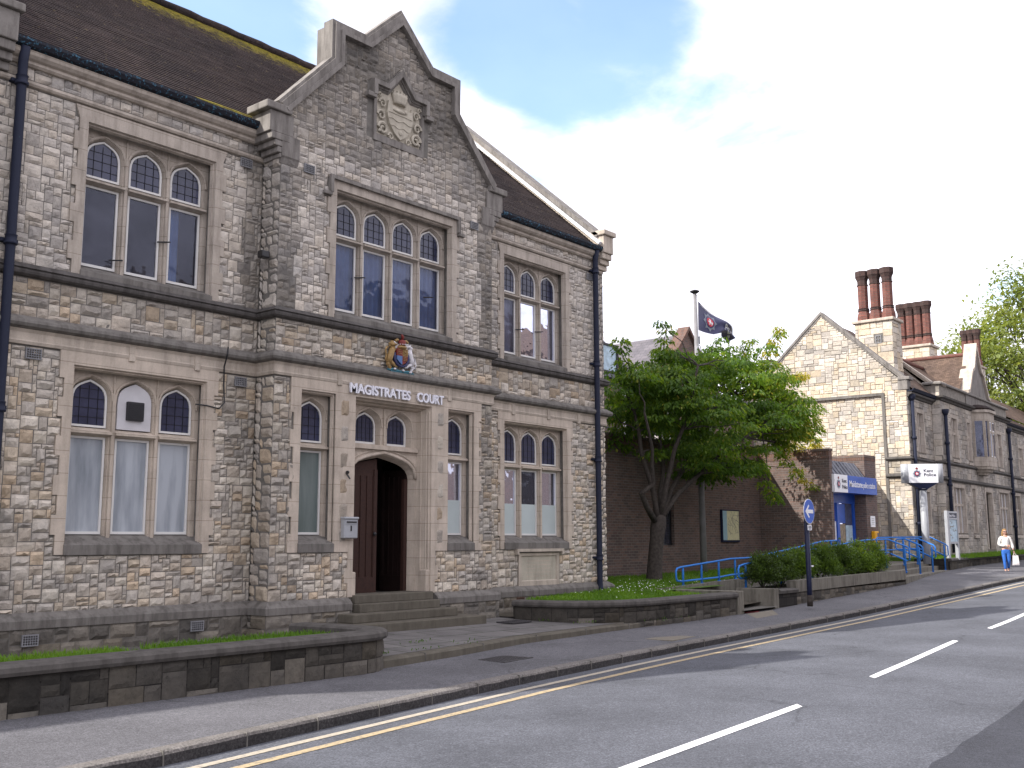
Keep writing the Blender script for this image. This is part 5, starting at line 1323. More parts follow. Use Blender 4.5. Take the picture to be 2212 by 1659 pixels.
# entrance doors under the sign
bm = bm_new(); box(bm, 32.93, 35.75, 14.42, 14.50, 1.22, 1.7)
for x0, x1 in ((32.94, 33.04), (34.15, 34.33), (35.52, 35.66)): box(bm, x0, x1, 14.40, 14.50, -.82, 1.22)
for x0, x1 in ((33.04, 34.15), (34.33, 35.52)): box(bm, x0, x1, 14.41, 14.49, -.82, -.70)
ed = obj('entrance_door', bm, 'sign_blue', bk)
for x0, x1 in ((33.04, 34.15), (34.33, 35.52)): bm = bm_new(); quad(bm, *[FY(14.46)(a, b, 0) for a, b in rect(x0, x1, -.70, 1.22)]); obj('pane', bm, 'door_glass', ed)
bm = bm_new(); quad(bm, *[FY(15.9)(a, b, 0) for a, b in rect(32.8, 35.8, -.82, 2.2)]); box(bm, 32.93, 35.75, 14.5, 15.9, -.84, -.821); obj('lobby', bm, 'poster_tan', ed)
def poster(x0, x1, z0, z1, m, y=14.452): bm = bm_new(); quad(bm, *[FY(y)(a, b, 0) for a, b in rect(x0, x1, z0, z1)]); obj('poster', bm, m, ed)
poster(34.36, 34.92, .55, 1.2, 'sign_blue'); poster(34.93, 35.5, .50, 1.2, 'poster_dark'); poster(34.36, 34.90, -.22, .52, 'poster_tan'); poster(34.93, 35.5, -.62, .48, 'poster_pale'); poster(34.36, 34.91, -.66, -.24, 'poster_pale')
poster(33.75, 33.95, .22, .48, 'sign_white'); poster(33.92, 34.14, -.02, .60, 'sign_white'); poster(33.3, 33.9, -.6, .35, 'panel_white', 14.6)
# fascia sign
fs = thing('fascia_sign', (34.3, 14.0, 1.55), 'blue and white fascia sign reading Maidstone police station over the entrance', 'sign')
bm = bm_new(); bbox(bm, 33.92, 36.50, 13.90, 14.40, 1.53, 2.11, .008); obj('blue_board', bm, 'sign_blue', fs)
bm = bm_new(); bbox(bm, 32.84, 33.916, 13.89, 14.40, 1.53, 2.11, .008); wb = obj('white_board', bm, 'sign_white', fs)
put_text('Maidstone', (34.08, 13.896, 1.74), (1, 0, 0), (0, 0, 1), 1.12, .21, 'sign_white', fs, 'lettering', .012, .008)
put_text('police', (35.26, 13.896, 1.74), (1, 0, 0), (0, 0, 1), .46, .20, 'sign_white', fs, 'lettering', .0, .008)
put_text('station', (35.79, 13.896, 1.74), (1, 0, 0), (0, 0, 1), .54, .20, 'sign_white', fs, 'lettering', .0, .008)
put_text('Kent', (33.45, 13.884, 1.86), (1, 0, 0), (0, 0, 1), .36, .12, 'navy', fs, 'lettering', .006, .006)
put_text('Police', (33.45, 13.884, 1.66), (1, 0, 0), (0, 0, 1), .42, .12, 'navy', fs, 'lettering', .006, .006)
def badge(c, X, Z, r, parent, k=1.0):
    """eight pointed star with crown, dark ring and red centre holding a white horse"""
    X = Vector(X).normalized(); Z = Vector(Z).normalized(); Nn = X.cross(Z)
    F = lambda u, v, d: Vector(c)+X*u*k+Z*v+Nn*(-d)
    star = []
    for i in range(32):
        a = math.pi/2+i*math.pi/16; q = r*(1.0 if i % 4 == 0 else .70 if i % 2 else .80); star.append((q*math.cos(a), q*math.sin(a)))
    b = bm_new(); plate(b, star, [], F, -.006, 0); s = obj('emblem_star', b, 'star_grey', parent)
    circ = lambda q: [(q*math.cos(i*math.pi/12), q*math.sin(i*math.pi/12)) for i in range(24)]
    b = bm_new(); plate(b, circ(r*.56), [], F, -.009, -.0062); obj('emblem_ring', b, 'crest_navy', parent)
    b = bm_new(); plate(b, circ(r*.40), [], F, -.012, -.0092); obj('emblem_disc', b, 'emblem_red', parent)
    h = [(-.18, -.26), (-.10, -.10), (-.22, -.02), (-.26, .12), (-.10, .08), (-.06, .20), (-.14, .30), (.02, .30), (.10, .16), (.08, .04), (.22, -.02), (.28, .12), (.30, -.08), (.20, -.28), (.12, -.26), (.14, -.12), (.02, -.08), (-.06, -.26)]
    b = bm_new(); plate(b, [(x*r, z*r) for x, z in h], [], F, -.014, -.0122); obj('emblem_horse', b, 'sign_white', parent)
    b = bm_new(); plate(b, [(-.22*r, .98*r), (-.28*r, 1.25*r), (-.1*r, 1.35*r), (0, 1.45*r), (.1*r, 1.35*r), (.28*r, 1.25*r), (.22*r, .98*r)], [], F, -.006, 0); obj('emblem_crown', b, 'crest_red', parent)
badge((33.16, 13.886, 1.80), (1, 0, 0), (0, 0, 1), .17, fs)
# notice board with map
mb = thing('map_board', (29.7, 16.45, 0), 'framed cream street map board on the brown brick wall', 'notice board')
bm = bm_new(); plate(bm, rect(29.95, 31.10, -.07, .955), [], FY(16.5), -.07, -.01); obj('frame', bm, 'navy', mb)
bm = bm_new(); plate(bm, rect(30.26, 31.05, -.01, .915), [], FY(16.5), -.076, -.0705); mp_ = obj('map_sheet', bm, 'map_cream', mb)
bm = bm_new(); plate(bm, rect(30.0, 30.258, -.01, .915), [], FY(16.5), -.076, -.0705); obj('index_strip', bm, 'map_blue', mb)
bm = bm_new(); rm = random.Random(4)
for k in range(13):
    x, z = rm.uniform(30.35, 30.95), rm.uniform(.08, .85); a = rm.uniform(0, 6.28); pts = []
    for i in range(6):
        pts.append((min(31.03, max(30.28, x)), 16.5-.077, min(.9, max(0, z)))); a += rm.uniform(-.6, .6); x += .12*math.cos(a); z += .12*math.sin(a)
    tube(bm, pts, .006, 4)
obj('map_roads', bm, 'map_ink', mb)
nt_ = thing('wall_notice', (36.2, 14.0, .6), 'small white notice on the brick pier beside the blue doors', 'notice')
bm = bm_new(); bbox(bm, 36.02, 36.42, 13.99, 14.015, .42, .80, .004); obj('notice_sheet', bm, 'sign_white', nt_)
bm = bm_new()
for k in range(4): box(bm, 36.08, 36.34-.03*(k % 2), 13.987, 13.9895, .70-.06*k, .715-.06*k)
obj('notice_text', bm, 'map_ink', nt_)
yb = thing('yellow_box', (36.2, 14.0, .1), 'yellow plastic box on the brick pier under the white notice', 'box')
bm = bm_new(); bbox(bm, 36.04, 36.44, 13.88, 14.015, -.12, .28, .03); obj('box_body', bm, 'yellow_plastic', yb)
bm = bm_new(); bbox(bm, 36.26, 36.38, 13.872, 13.879, -.05, .22, .002); obj('dark_panel', bm, 'poster_dark', yb)

# ---- flagpole and flag -------------------------------------------------------------
fp = thing('flagpole', (27.98, 16.0, -1.0), 'tall grey flagpole with dark cap standing before the brick wall', 'flagpole')
bm = bm_new(); tube(bm, [(27.98, 16, -1.05), (27.95, 16, 2), (27.9, 16, 7.55)], [.105, .085, .055], 14); obj('pole', bm, 'pole_paint', fp)
bm = bm_new(); lathe(bm, (27.9, 16, 7.54), [(.06, 0), (.15, .05), (.15, .08), (.06, .12), (.01, .13)], 14); obj('pole_cap', bm, 'dark_metal', fp)
bm = bm_new(); tube(bm, [(27.96, 15.96, 7.5), (28.04, 15.97, 7.36)], .008, 5); tube(bm, [(28.04, 15.97, 6.42), (28.02, 15.96, 6.2)], .008, 5); tube(bm, [(28.02, 15.96, 6.2), (28.03, 15.96, 5.97)], .028, 6)
tube(bm, [(27.97+.13*math.cos(a*.5), 15.95, 5.74+.19*math.sin(a*.5)) for a in range(13)], .012, 5, closed=True); obj('halyard', bm, 'grey_metal', fp)
def FL(u, v, d=0):
    """flag cloth: hoist at u=0, falling away and twisting towards the fly"""
    top = Vector((28.06+2.50*u, 0, 7.34-.56*u-.16*u*u)); cut = .90*(1-u)**.75+.36*u
    bx = 28.05+2.05*u+.12*math.sin(u*3.1); bz = 6.43-.05*math.sin(u*2.6)+(.16*math.sin(max(0, u-.35)*4.2) if u > .35 else 0)-.22*max(0, u-.62)*2
    bot = Vector((bx, 0, bz)); p = top.lerp(bot, v); y = 16.0+.13*math.sin(u*7+v*1.6)*u**.5-.10*math.sin(v*3)*u-.06*math.sin(v*9+u*11)*u
    return Vector((p.x, y+d, p.z))
fl = thing('police_flag', (28.05, 16, 6.4), 'dark blue police flag drooping from the tall flagpole', 'flag')
bm = bm_new(); grid(bm, [[FL(i/40, j/14) for j in range(15)] for i in range(41)]); obj('cloth', bm, 'crest_navy', fl)
bm = bm_new(); grid(bm, [[FL(i/40, j, -.004) for j in (0, .035, .07)] for i in range(3, 41)]); obj('hem', bm, 'panel_white', fl)
bm = bm_new(); grid(bm, [[FL(u, v, -.004) for u in (0, .012, .022)] for v in [j/10 for j in range(11)]]); obj('hem', bm, 'panel_white', fl)
def on_flag(poly, m, nm, d, sub=True):
    b = bm_new(); n = len(poly); cu = sum(p[0] for p in poly)/n; cv = sum(p[1] for p in poly)/n
    c = b.verts.new(FL(cu, cv, d)); rm_ = [b.verts.new(FL(cu+(p[0]-cu)*.5, cv+(p[1]-cv)*.5, d)) for p in poly]; ro = [b.verts.new(FL(p[0], p[1], d)) for p in poly]
    for i in range(n): b.faces.new((c, rm_[i], rm_[(i+1) % n])); b.faces.new((rm_[i], ro[i], ro[(i+1) % n], rm_[(i+1) % n]))
    obj(nm, b, m, fl, uv=False)
cu, cv = .285, .52
def ring_(r, k=24, st=False): return [(cu+r*(1.0 if not st or i % 3 == 0 else .74)*math.cos(2*math.pi*i/k)/2.35, cv-r*(1.0 if not st or i % 3 == 0 else .74)*math.sin(2*math.pi*i/k)/.78) for i in range(k)]
on_flag(ring_(.32, 24, True), 'star_grey', 'emblem_star', -.010); on_flag(ring_(.195), 'crest_navy', 'emblem_ring', -.014); on_flag(ring_(.145), 'emblem_red', 'emblem_disc', -.018)
hp = [(-.18, -.26), (-.10, -.10), (-.22, -.02), (-.26, .12), (-.10, .08), (-.06, .20), (-.14, .30), (.02, .30), (.10, .16), (.08, .04), (.22, -.02), (.28, .12), (.30, -.08), (.20, -.28), (.12, -.26), (.14, -.12), (.02, -.08), (-.06, -.26)]
b = bm_new(); plate(b, [(x*.34, z*.34) for x, z in hp], [], lambda u, v, d: FL(cu+u/2.35, cv-v/.78, -.022), 0, 0, back=False); obj('emblem_horse', b, 'sign_white', fl, uv=False)
def flag_text(s, u0, u1, v0, v1):
    t = text_bm(s, 1, 1, .03, depth=0)
    for v in t.verts: v.co = FL(u0+(u1-u0)*v.co.x, v1+(v0-v1)*v.co.y, -.012)
    obj('lettering', t, 'sign_white', fl, uv=False)
flag_text('POLI', .60, .96, .26, .72)

# ---- cherry tree on the lawn ---------------------------------------------------------
ct = thing('cherry_tree', (23.65, 15.0, -1.08), 'spreading green cherry tree with forked trunk on the lawn before the brick wall', 'tree')
rt = random.Random(21)
TIPS = []
bm = bm_new()
def branch(pts, r0_, r1, n=8):
    k = len(pts); tube(bm, pts, [r0_+(r1-r0_)*i/(k-1) for i in range(k)], n)
def wob(a, b, n, amp):
    a, b = Vector(a), Vector(b); r = []
    for i in range(n+1):
        t = i/n; q = a.lerp(b, t); s = amp*math.sin(math.pi*t)
        r.append(q+Vector((rt.uniform(-s, s), rt.uniform(-s, s), rt.uniform(-s*.5, s*.8))))
    return r
tube(bm, [(23.63, 15, -1.25), (23.64, 15, -1.0), (23.70, 15, -.5), (23.80, 15.0, .0), (23.90, 15, .4), (23.98, 15, .62)], [.28, .215, .19, .185, .21, .17], 14)
FK = Vector((23.95, 15, .55))
mains = [((23.72, 15, .50), (22.95, 14.9, 1.2), (23.25, 14.7, 1.45), (22.9, 14.5, 2.3), (22.4, 14.4, 3.2)),
         ((23.85, 15, .55), (23.80, 15.1, 1.4), (23.45, 15.2, 2.3), (23.3, 15.3, 3.4), (22.9, 15.6, 4.4)),
         ((23.95, 15, .6), (24.0, 14.8, 1.4), (24.0, 14.5, 2.4), (24.3, 14.2, 3.4), (24.3, 13.9, 4.6)),
         ((24.0, 15, .6), (24.35, 15.2, 1.3), (24.85, 15.4, 2.0), (25.2, 15.7, 3.2), (25.4, 16.0, 4.6)),
         ((24.02, 15, .55), (24.7, 14.9, 1.2), (25.6, 14.7, 1.8), (26.6, 14.4, 2.5), (28.0, 14.0, 3.3)),
         ((24.0, 15, .6), (24.75, 15.1, 1.35), (25.9, 15.3, 2.1), (27.2, 15.4, 3.1), (28.6, 15.4, 4.4))]
BR = []
for m in mains:
    P = [Vector(p) for p in m]; Q = []
    for a, b in zip(P, P[1:]): Q += [a, a.lerp(b, .5)+Vector((rt.uniform(-.04, .04), rt.uniform(-.04, .04), 0))]
    Q.append(P[-1]); branch(Q, .085, .03); BR += Q[4:]
# crown made of many flattish sprays hung round branch tips
SPR = []
def crown_ok(p):
    x, y, z = p
    # overall shape: a broad low dome leaning right
    cx, cz = 26.7, 3.5
    dx = (x-cx)/(5.0 if x < cx else 5.1); dy = (y-15.0)/2.2; top = 2.0+1.35*max(0, min(1, (x-26.5)/4)); dz = (z-cz)/(top if z > cz else (1.7 if x < 28 else .9))
    return dx*dx+dy*dy+dz*dz < 1
while len(SPR) < 370:
    p = Vector((rt.uniform(21.5, 32.6), rt.uniform(11.6, 18.0), rt.uniform(1.5, 7.2)))
    if crown_ok(p) and noise.noise(p*.85+Vector((3, 0, 7))) > .0: 
        # sparser at the heart, denser towards the outside
        SPR.append((p, rt.uniform(.35, .62)))
for a, b, n in (((29.8, 14.6, 3.2), (32.9, 14.7, 1.55), 9), ((28.6, 14.4, 2.4), (29.9, 14.6, 1.2), 6), ((31.5, 14.8, 4.0), (34.6, 15, 3.05), 9), ((31.0, 15.0, 3.6), (33.2, 15.0, 2.9), 7), ((30.8, 15, 5.6), (31.7, 15, 6.9), 6), ((31.5, 15, 5.2), (33.4, 15, 5.6), 7), ((22.6, 15, 4.2), (22.3, 15, 5.15), 4), ((24.4, 15, 5), (24.55, 15, 6.0), 4), ((27.5, 15.3, 5.0), (28.2, 15.4, 6.1), 4), ((29.3, 15.3, 5.4), (30.1, 15.3, 6.3), 4)):
    pr_ = []
    for i in range(n+1):
        q = Vector(a).lerp(Vector(b), i/n)+Vector((rt.uniform(-.08, .08), rt.uniform(-.15, .15), rt.uniform(-.05, .05))); pr_.append(q); SPR.append((q, .26-.006*i))
    branch(pr_, .022, .007, 5)
for p, s in SPR[::3]:
    q = min(BR, key=lambda b: (b-p).length+ (0 if b.z < p.z else 3)); branch(wob(q, p, 4, .10), .024, .006, 5)
obj('trunk', bm, 'bark', ct)
bm = bm_new(); lay = bm.loops.layers.float_color.new('tone')
for p, s in SPR:
    base_t = rt.uniform(.05, .45)+.60*max(0, (p.x-28.2)/4.5)+.10*max(0, (p.z-4)/2)  # sunlight on the right and upper crown put into lighter leaf tones
    for k in range(int(215*s)):
        a = rt.uniform(0, 6.28); q = s*math.sqrt(rt.random()); c = p+Vector((q*math.cos(a), q*math.sin(a)*.95, rt.gauss(0, .05)-.34*q*q/s))
        d = Vector((math.cos(a)+rt.uniform(-.7, .7), math.sin(a)+rt.uniform(-.7, .7), -.9+rt.uniform(-.5, .6)))
        t = min(1, max(0, base_t+rt.uniform(-.2, .22)+(.35 if rt.random() < .06 else 0)))
        leaf_card(bm, lay, c, d, Vector((rt.uniform(-.4, .4), rt.uniform(-.4, .4), 1)), rt.uniform(.10, .17), .07, t)
obj('crown', bm, 'cherry_leaf', ct, fixn=False, uv=False)

# ---- stone police building (own frame: u along its front, v into the depth) ------------
PO = Vector((40.88, 14.2, 0)); PA = R(2.3)
PM = Matrix.Translation(PO) @ Matrix.Rotation(PA, 4, 'Z')
pol = thing('stone_police_building', (46, 16, -.5), 'pale ragstone police building with tall gable end, oriel bay and red chimneys', 'police building')
PF = lambda v0: (lambda u, v, d: Vector((u, v0+d, v)))
def pobj(name, bm, m, par=None, **k): return obj(name, bm, m, par or pol, M=PM, **k)
GP = [(0, -1), (7.6, -1), (7.6, 5.1), (3.28, 9.12), (.12, 6.1), (0, 6.1)]
GS = lambda u, v, d: Vector((d, u, v))
gtone = lambda a, b: 1.0-.22*(noise.noise(Vector((a*.9, b*1.6, 4))) > .12)
bm = bm_new()
stones(bm, GS, 0, 7.6, -1, 9.1, lambda a, b: inside((a, b), GP) and not (.95 < a < 7.6 and b < 5.66) and not 2.36 < b < 2.44 and not 3.04 < b < 3.12, 'pale', detail=0, cell=.092, rough=1.2, tone=gtone)
stones(bm, lambda u, v, d: Vector((.06+d, u, v)), .95, 7.6, -1, 5.64, lambda a, b: True, 'pale', detail=0, cell=.085, rough=1.2)
# street front: recessed wing, projecting centre, recessed wing
fr_seg = ((0, 3.2, 0), (3.2, 14.6, -.35), (14.6, 30, 0))
PW = [  # u centre, width, z0, z1, lights, front v
    (1.5, .80, 3.4, 5.0, 2, 0), (5.05, .86, 3.4, 5.08, 2, -.35), (7.35, .5, 3.4, 5.1, 1, -.35), (12.75, .8, 3.4, 5.0, 2, -.35), (18.8, .95, 3.3, 4.75, 2, 0), (22.5, .95, 3.3, 4.75, 2, 0),
    (1.6, 1.2, .2, 1.88, 2, 0), (5.2, 1.65, .25, 2.15, 3, -.35), (7.5, .55, .25, 2.2, 1, -.35), (12.95, 1.85, .25, 2.2, 3, -.35), (17.1, 1.6, .25, 2.2, 3, 0), (21, 1.6, .25, 2.2, 3, 0)]
def front_ok(v0):
    def ok(u, z):
        if 2.38 < z < 2.56 or 3.06 < z < 3.2: return False
        for uc, w, a, b, n, vv in PW:
            if vv == v0 and abs(u-uc) < w/2+.14 and a-.2 < z < b+.16: return False
        if v0 < 0 and (abs(u-10.05) < .75 and z < 2.3 or abs(u-8.95) < .95 and 2.8 < z < 5.7): return False
        return True
    return ok
for a, b, v0 in fr_seg: stones(bm, PF(v0), a, b, -.8, 5.5 if v0 == 0 else 5.65, front_ok(v0), 'grey', detail=0, cell=.1, tone=lambda u, z: .80-.22*(noise.noise(Vector((u*.7, z*.9, 2))) > .05))
stones(bm, lambda u, v, d: Vector((3.2+d, u, v)), -.35, 0, -.8, 6.0, lambda a, b: True, 'grey', detail=0, cell=.13)
pobj('stonework', bm, 'ragstone', uv=False)
bm = bm_new()
plate(bm, [(0, -1), (.95, -1), (.95, 5.66), (7.0, 5.66), (3.28, 9.12), (.12, 6.1), (0, 6.1)], [], GS, .005, .3); box(bm, .0, .06, .955, 7.6, -1, 5.62) if False else None
box(bm, .062, .3, .96, 7.6, -1, 5.64)
for a, b, v0 in fr_seg:
    hs = [rect(uc-w/2, uc+w/2, z0, z1) for uc, w, z0, z1, n, vv in PW if vv == v0 and a < uc < b]
    if v0 < 0: hs.append(rect(9.5, 10.6, -.44, 2.15))
    plate(bm, rect(a, b, -1, 5.6 if v0 == 0 else 6.38), hs, PF(v0), .008, .3)
box(bm, 3.205, 3.5, -.34, .3, -1, 6.3); box(bm, 0, 30, 7.3, 7.6, -1, 5.1); box(bm, 29.7, 30, .3, 7.3, -1, 5.5)
pobj('wall', bm, 'pale_mortar')
bm = bm_new(); box(bm, .4, 29.6, 1.6, 1.7, -.9, 5.4); box(bm, .4, 29.6, .35, 1.6, 2.5, 2.7); pobj('interior', bm, 'room_dark')
PP = [(-.02, 7.6), (-.02, 0), (3.2, 0), (3.2, -.35), (14.6, -.35), (14.6, 0), (30, 0)]
PPF = [(-.02, .93), (-.02, 0), (3.2, 0), (3.2, -.35), (14.6, -.35), (14.6, 0), (30, 0)]
for nm, pr, m in (('cornice', [(-.02, 2.36), (.06, 2.37), (.12, 2.42), (.11, 2.47), (.02, 2.54), (-.02, 2.54)], 'coping_wall'), ('string_course', [(-.02, 3.05), (.07, 3.06), (.10, 3.10), (.09, 3.13), (.01, 3.19), (-.02, 3.19)], 'coping_wall')):
    bm = bm_new(); sweep(bm, PPF, pr); pobj(nm, bm, m)
bm = bm_new(); ribbon(bm, [(.93, -.6), (.93, 5.66), (7.6, 5.66)], -.04, .07, GS, -.06, .07); pobj('recess_mould', bm, 'grey_stone')
for p, z in (([(0, 0), (3.2, 0)], 5.5), ([(14.6, 0), (30, 0)], 5.5), ([(3.2, .0), (3.2, -.35), (14.6, -.35), (14.6, 0)], 5.66)):
    bm = bm_new(); sweep(bm, p, [(-.02, z), (.06, z+.01), (.09, z+.08), (.18, z+.11), (.20, z+.18), (-.02, z+.2)]); pobj('eaves_cornice', bm, 'coping_wall')
    if z < 5.6: bm = bm_new(); sweep(bm, p, [(.02, z+.21), (.22, z+.22), (.30, z+.32), (.27, z+.32), (.2, z+.25), (.02, z+.25)]); pobj('gutter', bm, 'pipe_paint')
bm = bm_new(); sweep(bm, [(3.2, .3), (3.2, -.35), (14.6, -.35), (14.6, .3)], [(.10, 6.34), (.11, 6.40), (.04, 6.46), (-.34, 6.46), (-.34, 6.34)]); ribbon(bm, [(-.02, 7.6), (-.02, 7.61)], 0, .01, PF(0), 0, .01); pobj('parapet_coping', bm, 'gable_stone')
# gable copings
def gcop(u0, w, e, m='gable_stone', nm='gable_coping'):
    bm = bm_new(); ribbon(bm, e, -.03, .06, lambda u, v, d: Vector((u0+d, u, v)), -.06, w); ribbon(bm, e, -.10, -.03, lambda u, v, d: Vector((u0+d, u, v)), -.03, w-.02); return bm
bm = gcop(0, .40, [(-.02, 6.16), (3.28, 9.24), (7.7, 5.1)]); bbox(bm, -.08, .44, -.16, .30, 6.17, 6.30, .02); bbox(bm, -.04, .4, -.06, .32, 5.78, 6.165, .02); pobj('gable_coping', bm, 'gable_stone')
bm = gcop(3.62, .42, [(-.05, 6.36), (1.86, 8.0), (3.8, 6.3)]); bbox(bm, 3.5, 4.05, -.42, .12, 6.30, 6.47, .02); plate(bm, [(-.1, 5.9), (1.86, 7.9), (3.8, 5.9)], [], lambda u, v, d: Vector((3.66+d, u, v)), 0, .3); pobj('gable_coping', bm, 'dressed_plain')
# roofs
bm = bm_new()
def slope(a, b, c, d): quad(bm, a, b, c, d)
slope((.2, -.25, 5.75), (3.64, -.25, 5.75), (3.64, 3.28, 9.05), (.2, 3.28, 9.05)); slope((.2, 7.7, 4.9), (3.64, 7.7, 4.9), (3.64, 3.28, 9.05), (.2, 3.28, 9.05))
slope((3.9, .0, 6.3), (30, .0, 6.1), (30, 1.86, 7.86), (3.9, 1.86, 7.86)); slope((3.9, 1.86, 7.86), (30, 1.86, 7.86), (30, 6.5, 6.0), (3.9, 6.5, 6.0))
slope((14.6, -.28, 5.76), (30, -.28, 5.76), (30, .0, 6.1), (14.6, .0, 6.1))
for s in (-1, 1): slope((9.25, -.1, 8.42), (9.25, 4.0, 8.42), (9.25+s*2.4, 4.0, 6.1), (9.25+s*2.4, -.1, 6.1))
pobj('roof', bm, 'plain_tiles')
bm = bm_new(); tube(bm, [(9.25, -.1+.3*k, 8.45) for k in range(14)], .10, 8); tube(bm, [(3.9, 1.86, 7.9), (9, 1.86, 7.9)], .10, 8); pobj('ridge_tiles', bm, 'red_brick')
bm = bm_new(); ribbon(bm, [(.42, 6.3), (3.1, 8.9)], .0, .03, lambda u, v, d: Vector((.42+d, u-.02, v)), 0, .25); pobj('flashing', bm, 'lead_sheet')
# stepped front gable over the oriel
bm = bm_new(); gp2 = [(7.15, 5.7), (11.35, 5.7), (11.35, 6.4), (10.9, 6.5), (10.15, 7.5), (9.85, 7.62), (9.25, 8.72), (8.65, 7.62), (8.35, 7.5), (7.6, 6.5), (7.15, 6.4)]
plate(bm, gp2, [], PF(-.38), 0, .22); pobj('front_gable', bm, 'gable_stone')
bm = bm_new(); ribbon(bm, [(11.2, 6.5), (10.9, 6.56), (10.2, 7.56), (9.88, 7.68), (9.25, 8.84), (8.62, 7.68), (8.3, 7.56), (7.6, 6.56), (7.3, 6.5)], -.05, .08, PF(-.38), -.1, .45); pobj('gable_coping', bm, 'dressed_plain')
# far gable coping down to the right
bm = bm_new(); ribbon(bm, [(-.1, 5.7), (1.86, 7.95)], -.03, .10, lambda u, v, d: Vector((15.4+d, u, v)), 0, .4); pobj('gable_coping', bm, 'dressed_plain')
# windows of the street front
def pwin(uc, w, z0, z1, n, v0):
    f = PF(v0); bm = bm_new()
    o = tooth(uc-w/2, uc+w/2, z0, z1, .10, .17, .3)
    k = len(o)//2; o = o[:k]+[(uc+w/2+.17, z1+.15), (uc-w/2-.17, z1+.15)]+o[k:]
    plate(bm, o, [rect(uc-w/2+.01, uc+w/2-.01, z0+.01, z1-.01)], f, -.02, .12, [rect(uc-w/2+.05, uc+w/2-.05, z0+.01, z1-.05)])
    for i in range(1, n): u = uc-w/2+w*i/n; box_f(bm, f, u-.055, u+.055, z0, z1-.02, .05, .17)
    zt = z0+(z1-z0)*.62; box_f(bm, f, uc-w/2+.02, uc+w/2-.02, zt-.05, zt+.05, .06, .16)
    P = [(.2, z0+.02), (-.06, z0-.10), (-.06, z0-.2), (.2, z0-.2)]
    va = [bm.verts.new(f(uc-w/2-.08, z, d)) for d, z in P]; vb = [bm.verts.new(f(uc+w/2+.08, z, d)) for d, z in P]
    for j in range(4): bm.faces.new((va[j], vb[j], vb[(j+1) % 4], va[(j+1) % 4]))
    bm.faces.new(va); bm.faces.new(vb[::-1])
    wn = pobj('window', bm, 'upper_dressed'); bm = bm_new()
    for i in range(n):
        a = uc-w/2+w*i/n+.06; b = uc-w/2+w*(i+1)/n-.06
        for q0, q1 in ((z0+.02, zt-.05), (zt+.05, z1-.06)): plate(bm, rect(a, b, q0, q1), [rect(a+.03, b-.03, q0+.03, q1-.03)], f, .13, .165)
    pobj('casement', bm, 'white_paint', wn)
    bm = bm_new(); quad(bm, *[f(a, b, .15) for a, b in rect(uc-w/2+.03, uc+w/2-.03, z0, z1-.03)]); pobj('pane', bm, 'window_glass', wn)
for q in PW: pwin(*q)
# doorway
bm = bm_new(); plate(bm, clean([(9.5, -.44), (10.6, -.44), (10.75, -.44), (10.75, 2.3), (9.35, 2.3), (9.35, -.44)]), [], PF(-.35), .24, .3) if False else None
plate(bm, rect(9.32, 10.78, -.46, 2.32), [rect(9.5, 10.6, -.45, 2.12)], PF(-.35), -.03, .15, [rect(9.58, 10.52, -.45, 2.05)]); dw = pobj('doorway', bm, 'upper_dressed')
bm = bm_new(); box(bm, 9.5, 10.6, -.12, -.05, -.45, 2.12); pobj('door_leaf', bm, 'door_dark', dw)
# oriel window
bm = bm_new(); OR = [(8.0, -.35), (8.18, -.84), (8.45, -.95), (9.45, -.95), (9.72, -.84), (9.9, -.35)]
def orprism(z0, z1, k=0): sweep(bm, OR, [(k, z0), (k, z1), (-.5, z1), (-.5, z0)])
orprism(3.2, 3.62); orprism(5.22, 5.6); orprism(5.6, 5.72, .08)
for (x, y) in OR[1:-1]: box(bm, x-.05, x+.05, y-.02, y+.08, 3.62, 5.22)
box(bm, 8.9, 9.0, -.96, -.86, 3.62, 5.22); box(bm, 8.42, 9.48, -.955, -.86, 4.70, 4.79); box(bm, 8.0, 8.1, -.45, -.3, 3.62, 5.22); box(bm, 9.8, 9.9, -.45, -.3, 3.62, 5.22)
for k, (z0, z1) in enumerate(((3.08, 3.199), (2.96, 3.079), (2.84, 2.959))):
    s = .93-.22*k; sweep(bm, [(8.95+(x-8.95)*s, -.35+(y+.35)*s) for x, y in OR], [(0, z0), (.03, z1), (-.4, z1), (-.4, z0)])
ow = pobj('oriel_window', bm, 'upper_dressed')
bm = bm_new()
for a, b in ((8.46, 8.89), (9.01, 9.44)):
    for z0, z1 in ((3.64, 4.69), (4.80, 5.2)): plate(bm, rect(a, b, z0, z1), [rect(a+.035, b-.035, z0+.035, z1-.035)], PF(-.93), 0, .04)
pobj('casement', bm, 'sign_white', ow)
bm = bm_new(); sweep(bm, [(x, y+.04) for x, y in OR], [(0, 3.62), (0, 5.22), (-.01, 5.22), (-.01, 3.62)], cap=False); pobj('pane', bm, 'window_glass', ow)
bm = bm_new(); sweep(bm, [(8.2, -.6), (9.7, -.6)], [(0, 3.65), (0, 4.6), (-.01, 4.6), (-.01, 3.65)]); pobj('blind', bm, 'curtain_grey', ow)
bm = bm_new(); sweep(bm, OR, [(.02, 5.73), (.06, 5.80), (-.08, 5.92), (-.4, 6.0), (-.4, 5.73)]); pobj('oriel_roof', bm, 'clay_tiles', ow)
for u, v0, z1 in ((.22, 0, 5.6), (3.45, -.35, 5.3), (14.35, -.35, 5.4)):
    bm = bm_new(); tube(bm, [(u, v0-.12, z1), (u, v0-.12, -.55)], .075, 8)
    lathe(bm, (u, v0-.12, z1-.25), [(.08, 0), (.14, .12), (.15, .25), (.08, .26)], 8)
    for z in (.6, 2.2, 3.9): lathe(bm, (u, v0-.12, z), [(.075, -.06), (.105, -.05), (.105, .05), (.075, .06)], 8)
    pobj('downpipe', bm, 'pipe_paint')
